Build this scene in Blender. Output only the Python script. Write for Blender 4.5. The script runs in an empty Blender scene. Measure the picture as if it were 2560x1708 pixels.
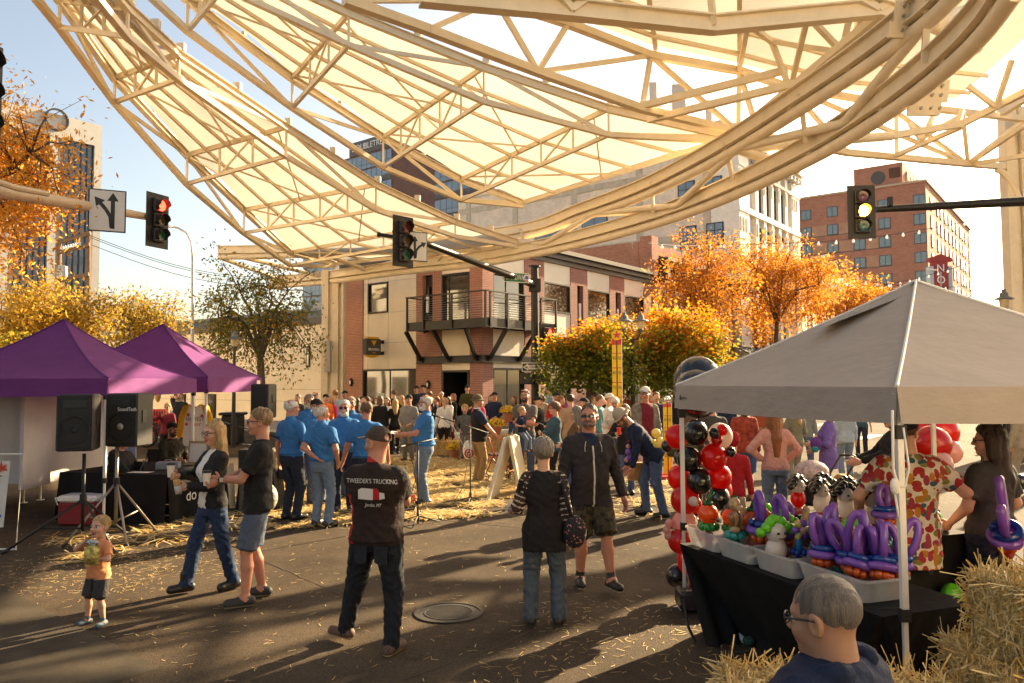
import bpy, bmesh, math, random
import numpy as np
from mathutils import Vector, Matrix
random.seed(7); rng = np.random.default_rng(7)
R_ = math.radians
SC = bpy.context.scene
COL = SC.collection
# ---------------------------------------------------------------- camera
F_PX, CAM_H, IW, IH = 1911.0, 2.1, 2560, 1708
PITCH, ROLL, YAW = R_(3.028), R_(0.263), R_(37.764)
_c, _s, _cr, _sr = math.cos(PITCH), math.sin(PITCH), math.cos(ROLL), math.sin(ROLL)
FW = np.array([0, _c, _s]); _zz = np.array([0, -_s, _c]); _xx = np.array([1., 0, 0])
RT = _cr*_xx - _sr*_zz; UP = _sr*_xx + _cr*_zz
EYE = np.array([0, 0, CAM_H])
cam_d = bpy.data.cameras.new('camera'); cam = bpy.data.objects.new('camera', cam_d); COL.objects.link(cam)
cam_d.sensor_width = 36; cam_d.lens = 36*F_PX/IW; cam_d.clip_start = .05; cam_d.clip_end = 3000
cam.matrix_world = Matrix(((RT[0], UP[0], -FW[0], 0), (RT[1], UP[1], -FW[1], 0), (RT[2], UP[2], -FW[2], CAM_H), (0, 0, 0, 1)))
SC.camera = cam
SC.render.resolution_x, SC.render.resolution_y = 1024, 683
# ---------------------------------------------------------------- sky and sun
SUN_AZ, SUN_EL = R_(44), R_(23.5)      # azimuth from +Y towards +X
W = bpy.data.worlds.new('World'); SC.world = W; W.use_nodes = True
nt = W.node_tree; nt.nodes.clear()
sky = nt.nodes.new('ShaderNodeTexSky'); sky.sky_type = 'NISHITA'; sky.sun_disc = False
sky.sun_elevation = SUN_EL; sky.sun_rotation = SUN_AZ; sky.air_density = 1.0; sky.dust_density = 6; sky.ozone_density = 0.3; sky.altitude = 900
bg = nt.nodes.new('ShaderNodeBackground'); bg.inputs[1].default_value = 0.068
wo = nt.nodes.new('ShaderNodeOutputWorld')
nt.links.new(sky.outputs[0], bg.inputs[0]); nt.links.new(bg.outputs[0], wo.inputs[0])
sl = bpy.data.lights.new('sun', 'SUN'); sl.energy = 5.0; sl.angle = R_(.53); sl.color = (1, .82, .58)
sun = bpy.data.objects.new('sun', sl); COL.objects.link(sun)
sun.location = (30, 30, 60)
_sd = Vector((math.sin(SUN_AZ)*math.cos(SUN_EL), math.cos(SUN_AZ)*math.cos(SUN_EL), math.sin(SUN_EL)))
sun.rotation_euler = _sd.to_track_quat('Z', 'Y').to_euler()
vs = SC.view_settings; vs.view_transform = 'Standard'; vs.look = 'None'; vs.exposure = 2.12; vs.gamma = 1.0; vs.use_curve_mapping = False
vs.use_white_balance = True; vs.white_balance_temperature = 7700; vs.white_balance_tint = 8
SC.cycles.max_bounces = 6; SC.cycles.transparent_max_bounces = 12; SC.cycles.diffuse_bounces = 3; SC.cycles.glossy_bounces = 3; SC.cycles.transmission_bounces = 4
SC.cycles.caustics_reflective = False; SC.cycles.caustics_refractive = False; SC.cycles.sample_clamp_indirect = 6
# ---------------------------------------------------------------- pixels of the photograph -> directions / points
def ray(x, y): return FW + RT*(x-1280)/F_PX - UP*(y-854)/F_PX
def G(x, y, z=0.0):
    d = ray(x, y); return EYE + d*(z-CAM_H)/d[2]
def D(x, y, Y):
    d = ray(x, y); return EYE + d*Y/d[1]
def PL(x, y, p0, n):
    d = ray(x, y); return EYE + d*(((np.array(p0)-EYE)@n)/(d@n))
UX = np.array([math.sin(YAW), math.cos(YAW), 0]); VX = np.array([-math.cos(YAW), math.sin(YAW), 0])
GRID = math.pi/2 - YAW               # street grid rotation: local x = UX, local y = VX
# ---------------------------------------------------------------- objects
WL = {}
def prop(o, label=None, cat=None, group=None, kind=None):
    if label: o['label'] = label
    if cat: o['category'] = cat
    if group: o['group'] = group
    if kind: o['kind'] = kind
    return o
def thing(name, label, cat, loc=(0, 0, 0), rz=0.0, group=None, local=False, kind=None, scale=None):
    o = bpy.data.objects.new(name, None); COL.objects.link(o); o.empty_display_size = .2
    o.location = loc; o.rotation_euler = (0, 0, rz)
    if scale: o.scale = (scale,)*3
    WL[o.name] = np.zeros(3) if (local or rz) else np.array(loc, float)
    return prop(o, label, cat, group, kind)
def link(name, me, parent=None, loc=None):
    o = bpy.data.objects.new(name, me); COL.objects.link(o)
    if parent is not None: o.parent = parent
    if loc is not None: o.location = loc
    return o
def mesh_obj(name, v, f, mats, parent=None, mi=None, smooth=False, angle=None):
    v = np.asarray(v, float).reshape(-1, 3)
    if parent is not None:
        off = WL[parent.name]; loc = None
    else:
        lo, hi = v.min(0), v.max(0); off = np.array([(lo[0]+hi[0])/2, (lo[1]+hi[1])/2, lo[2]]); loc = off
    me = bpy.data.meshes.new(name); me.from_pydata((v-off).tolist(), [], f if isinstance(f, list) else f.tolist())
    for m in (mats if isinstance(mats, (list, tuple)) else [mats]): me.materials.append(m)
    if mi is not None: me.polygons.foreach_set('material_index', np.asarray(mi, np.int32))
    if smooth: me.polygons.foreach_set('use_smooth', np.ones(len(me.polygons), bool))
    me.update()
    if angle: me.set_sharp_from_angle(angle=R_(angle))
    o = link(name, me, parent, loc); WL[o.name] = off
    return o
class MB:
    def __init__(s, T=None): s.v = []; s.f = []; s.m = []; s.T = T
    def _add(s, pts, faces, mi):
        b = len(s.v)
        if s.T is not None: pts = [tuple(s.T @ Vector(p)) for p in pts]
        s.v.extend([tuple(map(float, p)) for p in pts]); s.f.extend([tuple(b+i for i in q) for q in faces]); s.m.extend([mi]*len(faces))
        return s
    def poly(s, pts, mi=0): return s._add(pts, [tuple(range(len(pts)))], mi)
    def box(s, x0, x1, y0, y1, z0, z1, mi=0):
        p = [(x, y, z) for z in (z0, z1) for y in (y0, y1) for x in (x0, x1)]
        return s._add(p, [(0, 2, 3, 1), (4, 5, 7, 6), (0, 1, 5, 4), (2, 6, 7, 3), (0, 4, 6, 2), (1, 3, 7, 5)], mi)
    def rbox(s, x0, x1, y0, y1, z0, z1, r, mi=0):   # box with chamfered vertical and top/bottom edges
        rings = []
        for z, k in ((z0, r), (z0+r, 0), (z1-r, 0), (z1, r)):
            a0, a1, b0, b1 = x0+k, x1-k, y0+k, y1-k
            c = r
            rings.append([(a0+c, b0, z), (a1-c, b0, z), (a1, b0+c, z), (a1, b1-c, z), (a1-c, b1, z), (a0+c, b1, z), (a0, b1-c, z), (a0, b0+c, z)])
        pts = [p for q in rings for p in q]; fs = [tuple(range(7, -1, -1)), tuple(range(24, 32))]
        for i in range(3):
            for j in range(8): fs.append((i*8+j, i*8+(j+1) % 8, (i+1)*8+(j+1) % 8, (i+1)*8+j))
        return s._add(pts, fs, mi)
    def beam(s, p0, p1, w, h, mi=0, up=(0, 0, 1)):
        p0 = np.array(p0, float); p1 = np.array(p1, float); d = p1-p0; L = np.linalg.norm(d)
        if L < 1e-6: return s
        d /= L; u = np.array(up, float); sd = np.cross(d, u)
        if np.linalg.norm(sd) < 1e-4: sd = np.cross(d, (1., 0, 0))
        sd /= np.linalg.norm(sd); u = np.cross(sd, d)
        a, b = sd*w/2, u*h/2
        p = [q+x*a+y*b for q in (p0, p1) for x, y in ((-1, -1), (1, -1), (1, 1), (-1, 1))]
        return s._add(p, [(3, 2, 1, 0), (4, 5, 6, 7), (0, 1, 5, 4), (1, 2, 6, 5), (2, 3, 7, 6), (3, 0, 4, 7)], mi)
    def tube(s, pts, r, n=8, mi=0, caps=True):
        pts = [np.array(p, float) for p in pts]; k = len(pts); r = [r]*k if np.isscalar(r) else list(r)
        up = None; out = []
        for i in range(k):
            d = pts[min(i+1, k-1)]-pts[max(i-1, 0)]; d = d/(np.linalg.norm(d)+1e-9)
            if up is None:
                up = np.array([0, 0, 1.]) if abs(d[2]) < .9 else np.array([1., 0, 0])
            a = np.cross(d, up); a /= np.linalg.norm(a)+1e-9; up = np.cross(a, d)
            for j in range(n):
                t = 2*math.pi*j/n; out.append(pts[i]+r[i]*(math.cos(t)*a+math.sin(t)*up))
        fs = [(i*n+j, i*n+(j+1) % n, (i+1)*n+(j+1) % n, (i+1)*n+j) for i in range(k-1) for j in range(n)]
        if caps: fs += [tuple(range(n-1, -1, -1)), tuple(range((k-1)*n, k*n))]
        return s._add(out, fs, mi)
    def lathe(s, prof, c=(0, 0, 0), n=16, mi=0, closed=True):
        out = [(c[0]+r*math.cos(2*math.pi*j/n), c[1]+r*math.sin(2*math.pi*j/n), c[2]+z) for r, z in prof for j in range(n)]
        k = len(prof); fs = [(i*n+j, i*n+(j+1) % n, (i+1)*n+(j+1) % n, (i+1)*n+j) for i in range(k-1) for j in range(n)]
        if closed: fs += [tuple(range(n-1, -1, -1)), tuple(range((k-1)*n, k*n))]
        return s._add(out, fs, mi)
    def ball(s, c, r, nu=14, nv=9, mi=0, Rm=None):
        r = (r, r, r) if np.isscalar(r) else r; out = []
        for i in range(nv+1):
            a = math.pi*i/nv
            for j in range(nu):
                b = 2*math.pi*j/nu; p = np.array([r[0]*math.sin(a)*math.cos(b), r[1]*math.sin(a)*math.sin(b), -r[2]*math.cos(a)])
                if Rm is not None: p = Rm@p
                out.append(p+np.array(c))
        fs = [(i*nu+j, i*nu+(j+1) % nu, (i+1)*nu+(j+1) % nu, (i+1)*nu+j) for i in range(nv) for j in range(nu)]
        return s._add(out, fs, mi)
    def prism(s, pts2, y0, y1, mi=0):      # polygon in xz extruded along y
        n = len(pts2); p = [(x, y0, z) for x, z in pts2]+[(x, y1, z) for x, z in pts2]
        fs = [tuple(range(n)), tuple(range(2*n-1, n-1, -1))]+[(i, n+i, n+(i+1) % n, (i+1) % n) for i in range(n)]
        return s._add(p, fs, mi)
    def build(s, name, mats, parent=None, smooth=False, angle=None):
        return mesh_obj(name, s.v, s.f, mats, parent, s.m if isinstance(mats, (list, tuple)) else None, smooth, angle)
def copy_tree(o, parent=None):
    c = o.copy(); COL.objects.link(c); c.parent = parent; WL[c.name] = WL.get(o.name)
    for ch in [x for x in o.children]: copy_tree(ch, c)
    return c
def lerp(a, b, t): return np.array(a, float)*(1-t)+np.array(b, float)*t
# ---------------------------------------------------------------- materials
MATS = {}
def mat(name, col, rough=.65, metal=0.0, var=.12, vs=9.0, bump=0.0, bs=70.0, spec=.4, tl=0.0, emit=0.0, coat=0.0, alpha=1.0, wear=None, trans=0.0, sss=0.0, aniso=None, ecol=None):
    if name in MATS: return MATS[name]
    m = bpy.data.materials.new(name); MATS[name] = m; m.use_nodes = True; nt = m.node_tree; N = nt.nodes; L = nt.links
    b = N['Principled BSDF']; out = N['Material Output']
    b.inputs['Roughness'].default_value = rough; b.inputs['Metallic'].default_value = metal; b.inputs['Specular IOR Level'].default_value = spec
    tc = N.new('ShaderNodeTexCoord'); src = tc.outputs['Object']
    if aniso:
        mp = N.new('ShaderNodeMapping'); mp.inputs['Scale'].default_value = aniso; L.new(src, mp.inputs[0]); src = mp.outputs[0]
    c = tuple(col[:3])
    if var > 0:
        n = N.new('ShaderNodeTexNoise'); n.inputs['Scale'].default_value = vs; n.inputs['Detail'].default_value = 5; n.inputs['Roughness'].default_value = .65
        L.new(src, n.inputs['Vector'])
        r = N.new('ShaderNodeValToRGB'); e = r.color_ramp.elements
        e[0].position = .3; e[1].position = .7
        e[0].color = tuple(max(0, x*(1-var)) for x in c)+(1,); e[1].color = tuple(min(1, x*(1+var)) for x in c)+(1,)
        if wear: 
            k = e.new(wear[1]); k.color = tuple(wear[0])+(1,)
        L.new(n.outputs[0], r.inputs[0]); L.new(r.outputs[0], b.inputs['Base Color']); colsock = r.outputs[0]
    else:
        b.inputs['Base Color'].default_value = c+(1,); colsock = None
    if bump > 0:
        n2 = N.new('ShaderNodeTexNoise'); n2.inputs['Scale'].default_value = bs; n2.inputs['Detail'].default_value = 4; L.new(src, n2.inputs['Vector'])
        bp = N.new('ShaderNodeBump'); bp.inputs['Strength'].default_value = min(1, bump); bp.inputs['Distance'].default_value = .02*max(1, bump); L.new(n2.outputs[0], bp.inputs['Height']); L.new(bp.outputs[0], b.inputs['Normal'])
    if coat: b.inputs['Coat Weight'].default_value = coat; b.inputs['Coat Roughness'].default_value = .12
    if trans: b.inputs['Transmission Weight'].default_value = trans
    if sss:
        b.inputs['Subsurface Weight'].default_value = sss; b.inputs['Subsurface Radius'].default_value = (.02, .008, .004); b.inputs['Subsurface Scale'].default_value = .5
    if emit: b.inputs['Emission Color'].default_value = tuple(ecol or c)+(1,); b.inputs['Emission Strength'].default_value = emit
    if alpha < 1: b.inputs['Alpha'].default_value = alpha
    if tl > 0:
        t = N.new('ShaderNodeBsdfTranslucent'); mx = N.new('ShaderNodeMixShader'); mx.inputs[0].default_value = tl
        if colsock is not None: L.new(colsock, t.inputs[0])
        else: t.inputs[0].default_value = c+(1,)
        L.new(b.outputs[0], mx.inputs[1]); L.new(t.outputs[0], mx.inputs[2]); L.new(mx.outputs[0], out.inputs[0])
    return m
def brick_mat(name, c1, c2, mortar, bw=.21, bh=.072, rough=.85, msize=.009, bump=.4, stain=None):
    if name in MATS: return MATS[name]
    m = mat(name, c1, rough, var=0); nt = m.node_tree; N = nt.nodes; L = nt.links; b = N['Principled BSDF']
    tc = N.new('ShaderNodeTexCoord'); sp = N.new('ShaderNodeSeparateXYZ'); L.new(tc.outputs['Object'], sp.inputs[0])
    ad = N.new('ShaderNodeMath'); ad.operation = 'ADD'; L.new(sp.outputs[0], ad.inputs[0]); L.new(sp.outputs[1], ad.inputs[1])
    cb = N.new('ShaderNodeCombineXYZ'); L.new(ad.outputs[0], cb.inputs[0]); L.new(sp.outputs[2], cb.inputs[1])
    br = N.new('ShaderNodeTexBrick'); br.inputs['Scale'].default_value = 1; br.inputs['Brick Width'].default_value = bw; br.inputs['Row Height'].default_value = bh
    br.inputs['Mortar Size'].default_value = msize; br.inputs['Color1'].default_value = c1+(1,); br.inputs['Color2'].default_value = c2+(1,); br.inputs['Mortar'].default_value = mortar+(1,)
    br.inputs['Mortar Smooth'].default_value = .2
    L.new(cb.outputs[0], br.inputs['Vector'])
    no = N.new('ShaderNodeTexNoise'); no.inputs['Scale'].default_value = .9; no.inputs['Detail'].default_value = 6; L.new(cb.outputs[0], no.inputs['Vector'])
    hs = N.new('ShaderNodeHueSaturation'); mr = N.new('ShaderNodeMapRange'); mr.inputs[3].default_value = .72; mr.inputs[4].default_value = 1.25
    L.new(no.outputs[0], mr.inputs[0]); L.new(mr.outputs[0], hs.inputs['Value']); L.new(br.outputs[0], hs.inputs['Color']); col = hs.outputs[0]
    if stain:                       # paint flaking off or whitewash patches: (colour, threshold, scale)
        n2 = N.new('ShaderNodeTexNoise'); n2.inputs['Scale'].default_value = stain[2]; n2.inputs['Detail'].default_value = 9; n2.inputs['Roughness'].default_value = .7; L.new(cb.outputs[0], n2.inputs['Vector'])
        rp = N.new('ShaderNodeValToRGB'); rp.color_ramp.elements[0].position = stain[1]; rp.color_ramp.elements[1].position = stain[1]+.05; L.new(n2.outputs[0], rp.inputs[0])
        mx = N.new('ShaderNodeMixRGB'); L.new(rp.outputs[0], mx.inputs[0]); L.new(col, mx.inputs[1]); mx.inputs[2].default_value = stain[0]+(1,); col = mx.outputs[0]
    L.new(col, b.inputs['Base Color'])
    bp = N.new('ShaderNodeBump'); bp.inputs['Strength'].default_value = bump; bp.inputs['Distance'].default_value = .01; bp.invert = True; L.new(br.outputs['Fac'], bp.inputs['Height']); L.new(bp.outputs[0], b.inputs['Normal'])
    return m
def glass_mat(name, tint=(.03, .035, .04), rough=.04, spec=.9):
    return mat(name, tint, rough, var=.15, vs=.7, spec=spec, coat=.6)
def text(body, name, size, m, parent, M4, extr=.003, align='CENTER', shear=0, spacing=1.0, xs=1.0):
    cu = bpy.data.curves.new(name, 'FONT'); cu.body = body; cu.size = size; cu.extrude = extr; cu.align_x = align; cu.align_y = 'CENTER'; cu.shear = shear; cu.space_character = spacing; cu.resolution_u = 3
    t = bpy.data.objects.new('tmp', cu); COL.objects.link(t)
    dg = bpy.context.evaluated_depsgraph_get(); me = bpy.data.meshes.new_from_object(t.evaluated_get(dg)); bpy.data.objects.remove(t)
    me.name = name; me.transform(M4 @ Matrix.Diagonal((xs, 1, 1, 1)))
    if parent is not None: me.transform(Matrix.Translation(-Vector(WL[parent.name])))
    me.materials.clear(); me.materials.append(m)
    o = link(name, me, parent); WL[o.name] = WL[parent.name] if parent is not None else np.zeros(3)
    return o
def frame(o, x, z):     # matrix: text plane, local x -> x, local y -> z(up)
    x = Vector(x).normalized(); z = Vector(z).normalized(); y = x.cross(z)  # normal = x × z
    n = x.cross(z); return Matrix(((x[0], z[0], n[0], o[0]), (x[1], z[1], n[1], o[1]), (x[2], z[2], n[2], o[2]), (0, 0, 0, 1)))
# ================================================================ ground
def asphalt_mat():
    m = mat('asphalt', (.045, .042, .04), .85, var=0, spec=.1); nt = m.node_tree; N = nt.nodes; L = nt.links; b = N['Principled BSDF']
    tc = N.new('ShaderNodeTexCoord')
    def nz(sc, det=5, ro=.6):
        n = N.new('ShaderNodeTexNoise'); n.inputs['Scale'].default_value = sc; n.inputs['Detail'].default_value = det; n.inputs['Roughness'].default_value = ro; L.new(tc.outputs['Object'], n.inputs[0]); return n
    big = nz(.35, 6, .7); rp = N.new('ShaderNodeValToRGB'); e = rp.color_ramp.elements; e[0].position = .35; e[1].position = .68; e[0].color = (.036, .026, .018, 1); e[1].color = (.1, .074, .051, 1); L.new(big.outputs[0], rp.inputs[0])
    vo = N.new('ShaderNodeTexVoronoi'); vo.inputs['Scale'].default_value = 130; L.new(tc.outputs['Object'], vo.inputs[0])
    hs = N.new('ShaderNodeHueSaturation'); mr = N.new('ShaderNodeMapRange'); mr.inputs[3].default_value = .6; mr.inputs[4].default_value = 1.45
    sp = N.new('ShaderNodeSeparateColor'); L.new(vo.outputs['Color'], sp.inputs[0]); L.new(sp.outputs[0], mr.inputs[0]); L.new(mr.outputs[0], hs.inputs['Value']); L.new(rp.outputs[0], hs.inputs['Color'])
    # worn stains
    st = nz(1.7, 8, .75); r2 = N.new('ShaderNodeValToRGB'); r2.color_ramp.elements[0].position = .55; r2.color_ramp.elements[1].position = .75; L.new(st.outputs[0], r2.inputs[0])
    mx = N.new('ShaderNodeMixRGB'); mx.blend_type = 'MULTIPLY'; L.new(hs.outputs[0], mx.inputs[1]); mx.inputs[2].default_value = (.62, .6, .58, 1); L.new(r2.outputs[0], mx.inputs[0])
    L.new(mx.outputs[0], b.inputs['Base Color'])
    bp = N.new('ShaderNodeBump'); bp.inputs['Strength'].default_value = .55; bp.inputs['Distance'].default_value = .006; L.new(vo.outputs['Distance'], bp.inputs['Height']); L.new(bp.outputs[0], b.inputs['Normal'])
    return m
ASPHALT = asphalt_mat()
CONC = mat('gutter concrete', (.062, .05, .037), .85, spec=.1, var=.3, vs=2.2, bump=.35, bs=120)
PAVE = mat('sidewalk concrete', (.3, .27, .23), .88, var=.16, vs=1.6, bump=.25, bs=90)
mb = MB(); mb.poly([(-900, -60, 0), (900, -60, 0), (900, 1500, 0), (-900, 1500, 0)])
ground = mb.build('ground', ASPHALT); prop(ground, 'brown grey asphalt of the closed street intersection', kind='structure')
# concrete gutter apron, lower left: slabs between joints (pixel outline on the ground)
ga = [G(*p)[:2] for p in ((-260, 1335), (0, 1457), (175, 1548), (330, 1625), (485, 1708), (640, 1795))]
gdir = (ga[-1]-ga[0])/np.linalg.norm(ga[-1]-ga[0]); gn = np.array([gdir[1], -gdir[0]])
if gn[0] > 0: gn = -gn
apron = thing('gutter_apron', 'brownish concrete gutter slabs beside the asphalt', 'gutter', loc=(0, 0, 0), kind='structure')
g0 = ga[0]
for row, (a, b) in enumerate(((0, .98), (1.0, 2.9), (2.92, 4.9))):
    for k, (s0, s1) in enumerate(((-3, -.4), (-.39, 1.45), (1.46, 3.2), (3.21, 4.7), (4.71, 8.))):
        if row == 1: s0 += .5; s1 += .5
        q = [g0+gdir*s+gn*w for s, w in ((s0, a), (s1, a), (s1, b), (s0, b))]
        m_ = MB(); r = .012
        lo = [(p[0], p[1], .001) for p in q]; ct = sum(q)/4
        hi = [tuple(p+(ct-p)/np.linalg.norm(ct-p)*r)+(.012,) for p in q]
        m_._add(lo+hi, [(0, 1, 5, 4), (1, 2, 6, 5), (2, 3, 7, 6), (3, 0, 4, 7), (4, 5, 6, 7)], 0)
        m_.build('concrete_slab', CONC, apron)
# tar filled cracks in the asphalt
TAR = mat('crack filler', (.05, .03, .02), .7, var=.3, vs=30)
def crack(pix, w):
    pts = [G(*p) for p in pix]; out = []
    for a, b in zip(pts[:-1], pts[1:]):
        for t in np.linspace(0, 1, 14)[:-1]: out.append(lerp(a, b, t)+np.array([random.gauss(0, .008), random.gauss(0, .008), 0]))
    out.append(pts[-1]); mb = MB()
    for a, b in zip(out[:-1], out[1:]):
        d = (b-a)[:2]; d = d/np.linalg.norm(d); n = np.array([-d[1], d[0], 0])*w*random.uniform(.4, 1.2)/2
        z = np.array([0, 0, .004]); mb.poly([a-n+z, b-n+z, b+n+z, a+n+z])
    return mb.build('crack', TAR, ground)
crack([(1010, 1700), (1130, 1655), (1240, 1620), (1300, 1590), (1420, 1530)], .03)
crack([(1000, 1290), (1200, 1310), (1330, 1322), (1420, 1318)], .035)
crack([(440, 1300), (700, 1420), (860, 1490)], .02)
# manhole cover
MH = mat('cast iron cover', (.05, .045, .042), .6, metal=.35, var=.2, vs=6, bump=.2)
mh = G(1122, 1533)
cover = thing('manhole_cover', 'round ribbed iron manhole cover set in the asphalt', 'manhole cover', loc=tuple(mh))
mb = MB(); mb.lathe([(.315, .004), (.315, .012), (.285, .012), (.285, .006), (0.001, .006)], mh, 40, closed=False); mb.build('cover_ring', MH, cover, True, 30)
mb = MB()
for i in range(-9, 10):
    for j in range(-9, 10):
        x, y = i*.026+(j % 2)*.013, j*.024
        if x*x+y*y < .2**2: mb.box(mh[0]+x-.009, mh[0]+x+.009, mh[1]+y-.006, mh[1]+y+.006, .0065, .0105)
o = mb.build('tread_pattern', MH, cover); o['kind'] = 'stuff'
mb = MB(); mb.lathe([(.225, .006), (.225, .0115), (.21, .0115), (.21, .006)], mh, 40, closed=False); mb.build('inner_ring', MH, cover, True, 30)
# sidewalk in front of the bank, raised kerb, built on the street grid
C0 = D(1206.6, 900, 31); C0[2] = 0
def loc2w(x, y, z=0): return C0+UX*x+VX*y+np.array([0, 0, z])
KERB = mat('kerb stone', (.36, .33, .28), .85, var=.15, vs=3)
def sidewalk(name, poly, h=.13):
    mb = MB(); n = len(poly); P3 = [loc2w(*p) for p in poly]
    mb.poly([p+[0, 0, h] for p in P3], 0)
    for i in range(n):
        a, b = P3[i], P3[(i+1) % n]; mb.poly([a, b, b+[0, 0, h], a+[0, 0, h]], 1)
    o = mb.build(name, [PAVE, KERB]); return prop(o, kind='structure')
sidewalk('sidewalk', [(-4, -1.5), (-3.4, -3.0), (-2, -4.2), (150, -4.2), (150, 1), (1, 1), (1, 70), (-4, 70)])
# pavement joint lines as slabs' recesses
JT = mat('dark joint', (.14, .12, .1), .9, var=.1)  # dark even colour of the joints between paving slabs
mb = MB()
for s in np.arange(-1, 40, 1.5):
    a, b = loc2w(s, -4.15), loc2w(s, 0); mb.beam(a+[0, 0, .1335], b+[0, 0, .1335], .015, .004)
for s in np.arange(1, 40, 1.5):
    a, b = loc2w(-3.95, s), loc2w(0, s); mb.beam(a+[0, 0, .1335], b+[0, 0, .1335], .015, .004)
prop(mb.build('pavement_joint', JT), kind='structure')
sidewalk('sidewalk', [(-26, 6), (-26, 70), (-21.5, 70), (-21.5, 6)])
# painted markings on the far roadway
PAINT = mat('road paint', (.62, .6, .55), .7, var=.25, vs=14)
for a, b in (((-8.5, 2.5), (-8.5, 12)), ((-12.5, 8), (-12.5, 40)), ((8, -9), (60, -9)), ((8, -9.35), (60, -9.35))):
    mb = MB(); mb.beam(loc2w(*a, .004), loc2w(*b, .004), .12, .004); prop(mb.build('road_marking', PAINT), kind='structure')
for k in range(8):
    mb = MB(); mb.beam(loc2w(5.5+0*k, -5.2-k*1.1, .004), loc2w(8.2, -5.2-k*1.1, .004), .5, .004); prop(mb.build('road_marking', PAINT), kind='structure')
# ---------------------------------------------------------------- straw
STRAW = [mat('straw pale', (.62, .43, .17), .6, var=.2, vs=30, spec=.3), mat('straw gold', (.5, .31, .1), .6, var=.2, vs=30, spec=.3), mat('straw light', (.72, .55, .28), .55, var=.15, vs=30, spec=.3)]
def blades(P, L, w, z0, z1, seed, tilt=.06):
    r = np.random.default_rng(seed); n = len(P); a = r.uniform(0, 2*np.pi, n); l = L*r.uniform(.45, 1.25, n)/2
    d = np.stack([np.cos(a)*l, np.sin(a)*l, r.normal(0, tilt, n)*l], 1); s = np.stack([-np.sin(a), np.cos(a), 0*a], 1)*(w*r.uniform(.6, 1.3, n)/2)[:, None]
    c = np.stack([P[:, 0], P[:, 1], r.uniform(z0, z1, n)+np.abs(d[:, 2])], 1)
    bend = np.stack([-np.sin(a), np.cos(a), 0*a], 1)*(l*r.normal(0, .12, n))[:, None]
    v = np.stack([c-d-s, c-d+s, c+bend+s, c+bend-s, c+d+s, c+d-s], 1).reshape(-1, 3)
    i = np.arange(n)[:, None]*6; f = np.concatenate([i+np.array([[0, 3, 2, 1]]), i+np.array([[3, 5, 4, 2]])], 1).reshape(-1, 4)
    return v, f, np.repeat(r.integers(0, 3, n), 2)
def in_px(poly, n, seed, pw=1.0):     # random ground points inside a pixel quad
    r = np.random.default_rng(seed); q = [G(*p)[:2] for p in poly]; u = r.random(n); t = r.random(n)**pw
    a = q[0][None]*(1-u)[:, None]+q[1][None]*u[:, None]; b = q[3][None]*(1-u)[:, None]+q[2][None]*u[:, None]
    return a*(1-t)[:, None]+b*t[:, None]
def soft(P, seed, sc=1.2, th=0.0):
    from mathutils import noise
    k = [noise.noise(Vector((p[0]*sc, p[1]*sc, seed)))+.5*noise.noise(Vector((p[0]*sc*3, p[1]*sc*3, seed))) > th for p in P]
    return P[np.array(k)]
bed = np.concatenate([soft(in_px([(700, 1150), (1400, 1140), (1420, 1240), (700, 1275)], 26000, 1), 3, .8, -.3), soft(in_px([(650, 1250), (1260, 1240), (1240, 1290), (640, 1330)], 5000, 2), 5, 1.3, -.12), soft(in_px([(1400, 1180), (1700, 1180), (1660, 1300), (1350, 1300)], 3500, 4), 8, 1.3, .05), soft(in_px([(150, 1290), (640, 1230), (600, 1370), (100, 1420)], 2200, 14), 9, 1.3, .1)])
v, f, mi = blades(bed, .3, .016, .004, .035, 21, .1)
prop(mesh_obj('straw_bed', v, f, STRAW, mi=mi), 'loose yellow straw spread over the street behind the singers', 'straw', kind='stuff')
sp = np.concatenate([in_px([(-100, 1260), (2500, 1260), (2500, 1708), (-100, 1708)], 1300, 6), in_px([(1350, 1500), (2100, 1500), (2100, 1708), (1150, 1708)], 420, 7), in_px([(0, 1400), (420, 1380), (420, 1480), (0, 1500)], 420, 8), in_px([(300, 1380), (620, 1340), (620, 1440), (330, 1450)], 350, 9), in_px([(150, 1120), (2500, 1120), (2500, 1260), (150, 1260)], 2200, 10)])
v, f, mi = blades(sp, .07, .005, .003, .008, 22, .04)
prop(mesh_obj('straw_litter', v, f, STRAW, mi=mi), 'scattered bits of straw on the asphalt', 'straw', kind='stuff')
# ================================================================ buildings (local frame: x along the right-hand street front, y along the left-hand front)
BRICK = brick_mat('red brick', (.34, .12, .062), (.42, .16, .09), (.42, .3, .22))
BRICKD = brick_mat('dark red brick', (.27, .1, .075), (.34, .13, .1), (.36, .26, .22))
CREAM = mat('cream stucco', (.82, .68, .48), .85, var=.06, vs=1.2, bump=.08, bs=60)
CREAM2 = mat('skylit cream stucco', (.82, .75, .63), .85, var=.06, vs=.9, bump=.08, bs=60)  # right-front copy of the cream, paled for skylight; also on shop block walls
DARK = mat('dark bronze metal', (.022, .019, .017), .45, metal=.3, var=.15, vs=4)
GLASS = glass_mat('bronze tinted glass', (.05, .038, .025))
GLASSB = glass_mat('blue tinted glass', (.07, .1, .13))
TRIM0 = mat('pale trim', (.7, .62, .5), .8); WHITE = mat('white metal', (.8, .79, .76), .4, var=.04)
JOINT = mat('panel joint', (.4, .32, .22), .9, var=.1)
ROOFM = mat('flat roofing', (.2, .19, .18), .9, var=.2, vs=1)
def fb(mb, face, s0, s1, z0, z1, d0, d1, mi=0):
    return mb.box(d0, d1, s0, s1, z0, z1, mi) if face == 'L' else mb.box(s0, s1, d0, d1, z0, z1, mi)
def piece(name, m, parent, face, *boxes):
    mb = MB()
    for b in boxes: fb(mb, face, *b)
    return mb.build(name, m, parent)
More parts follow.
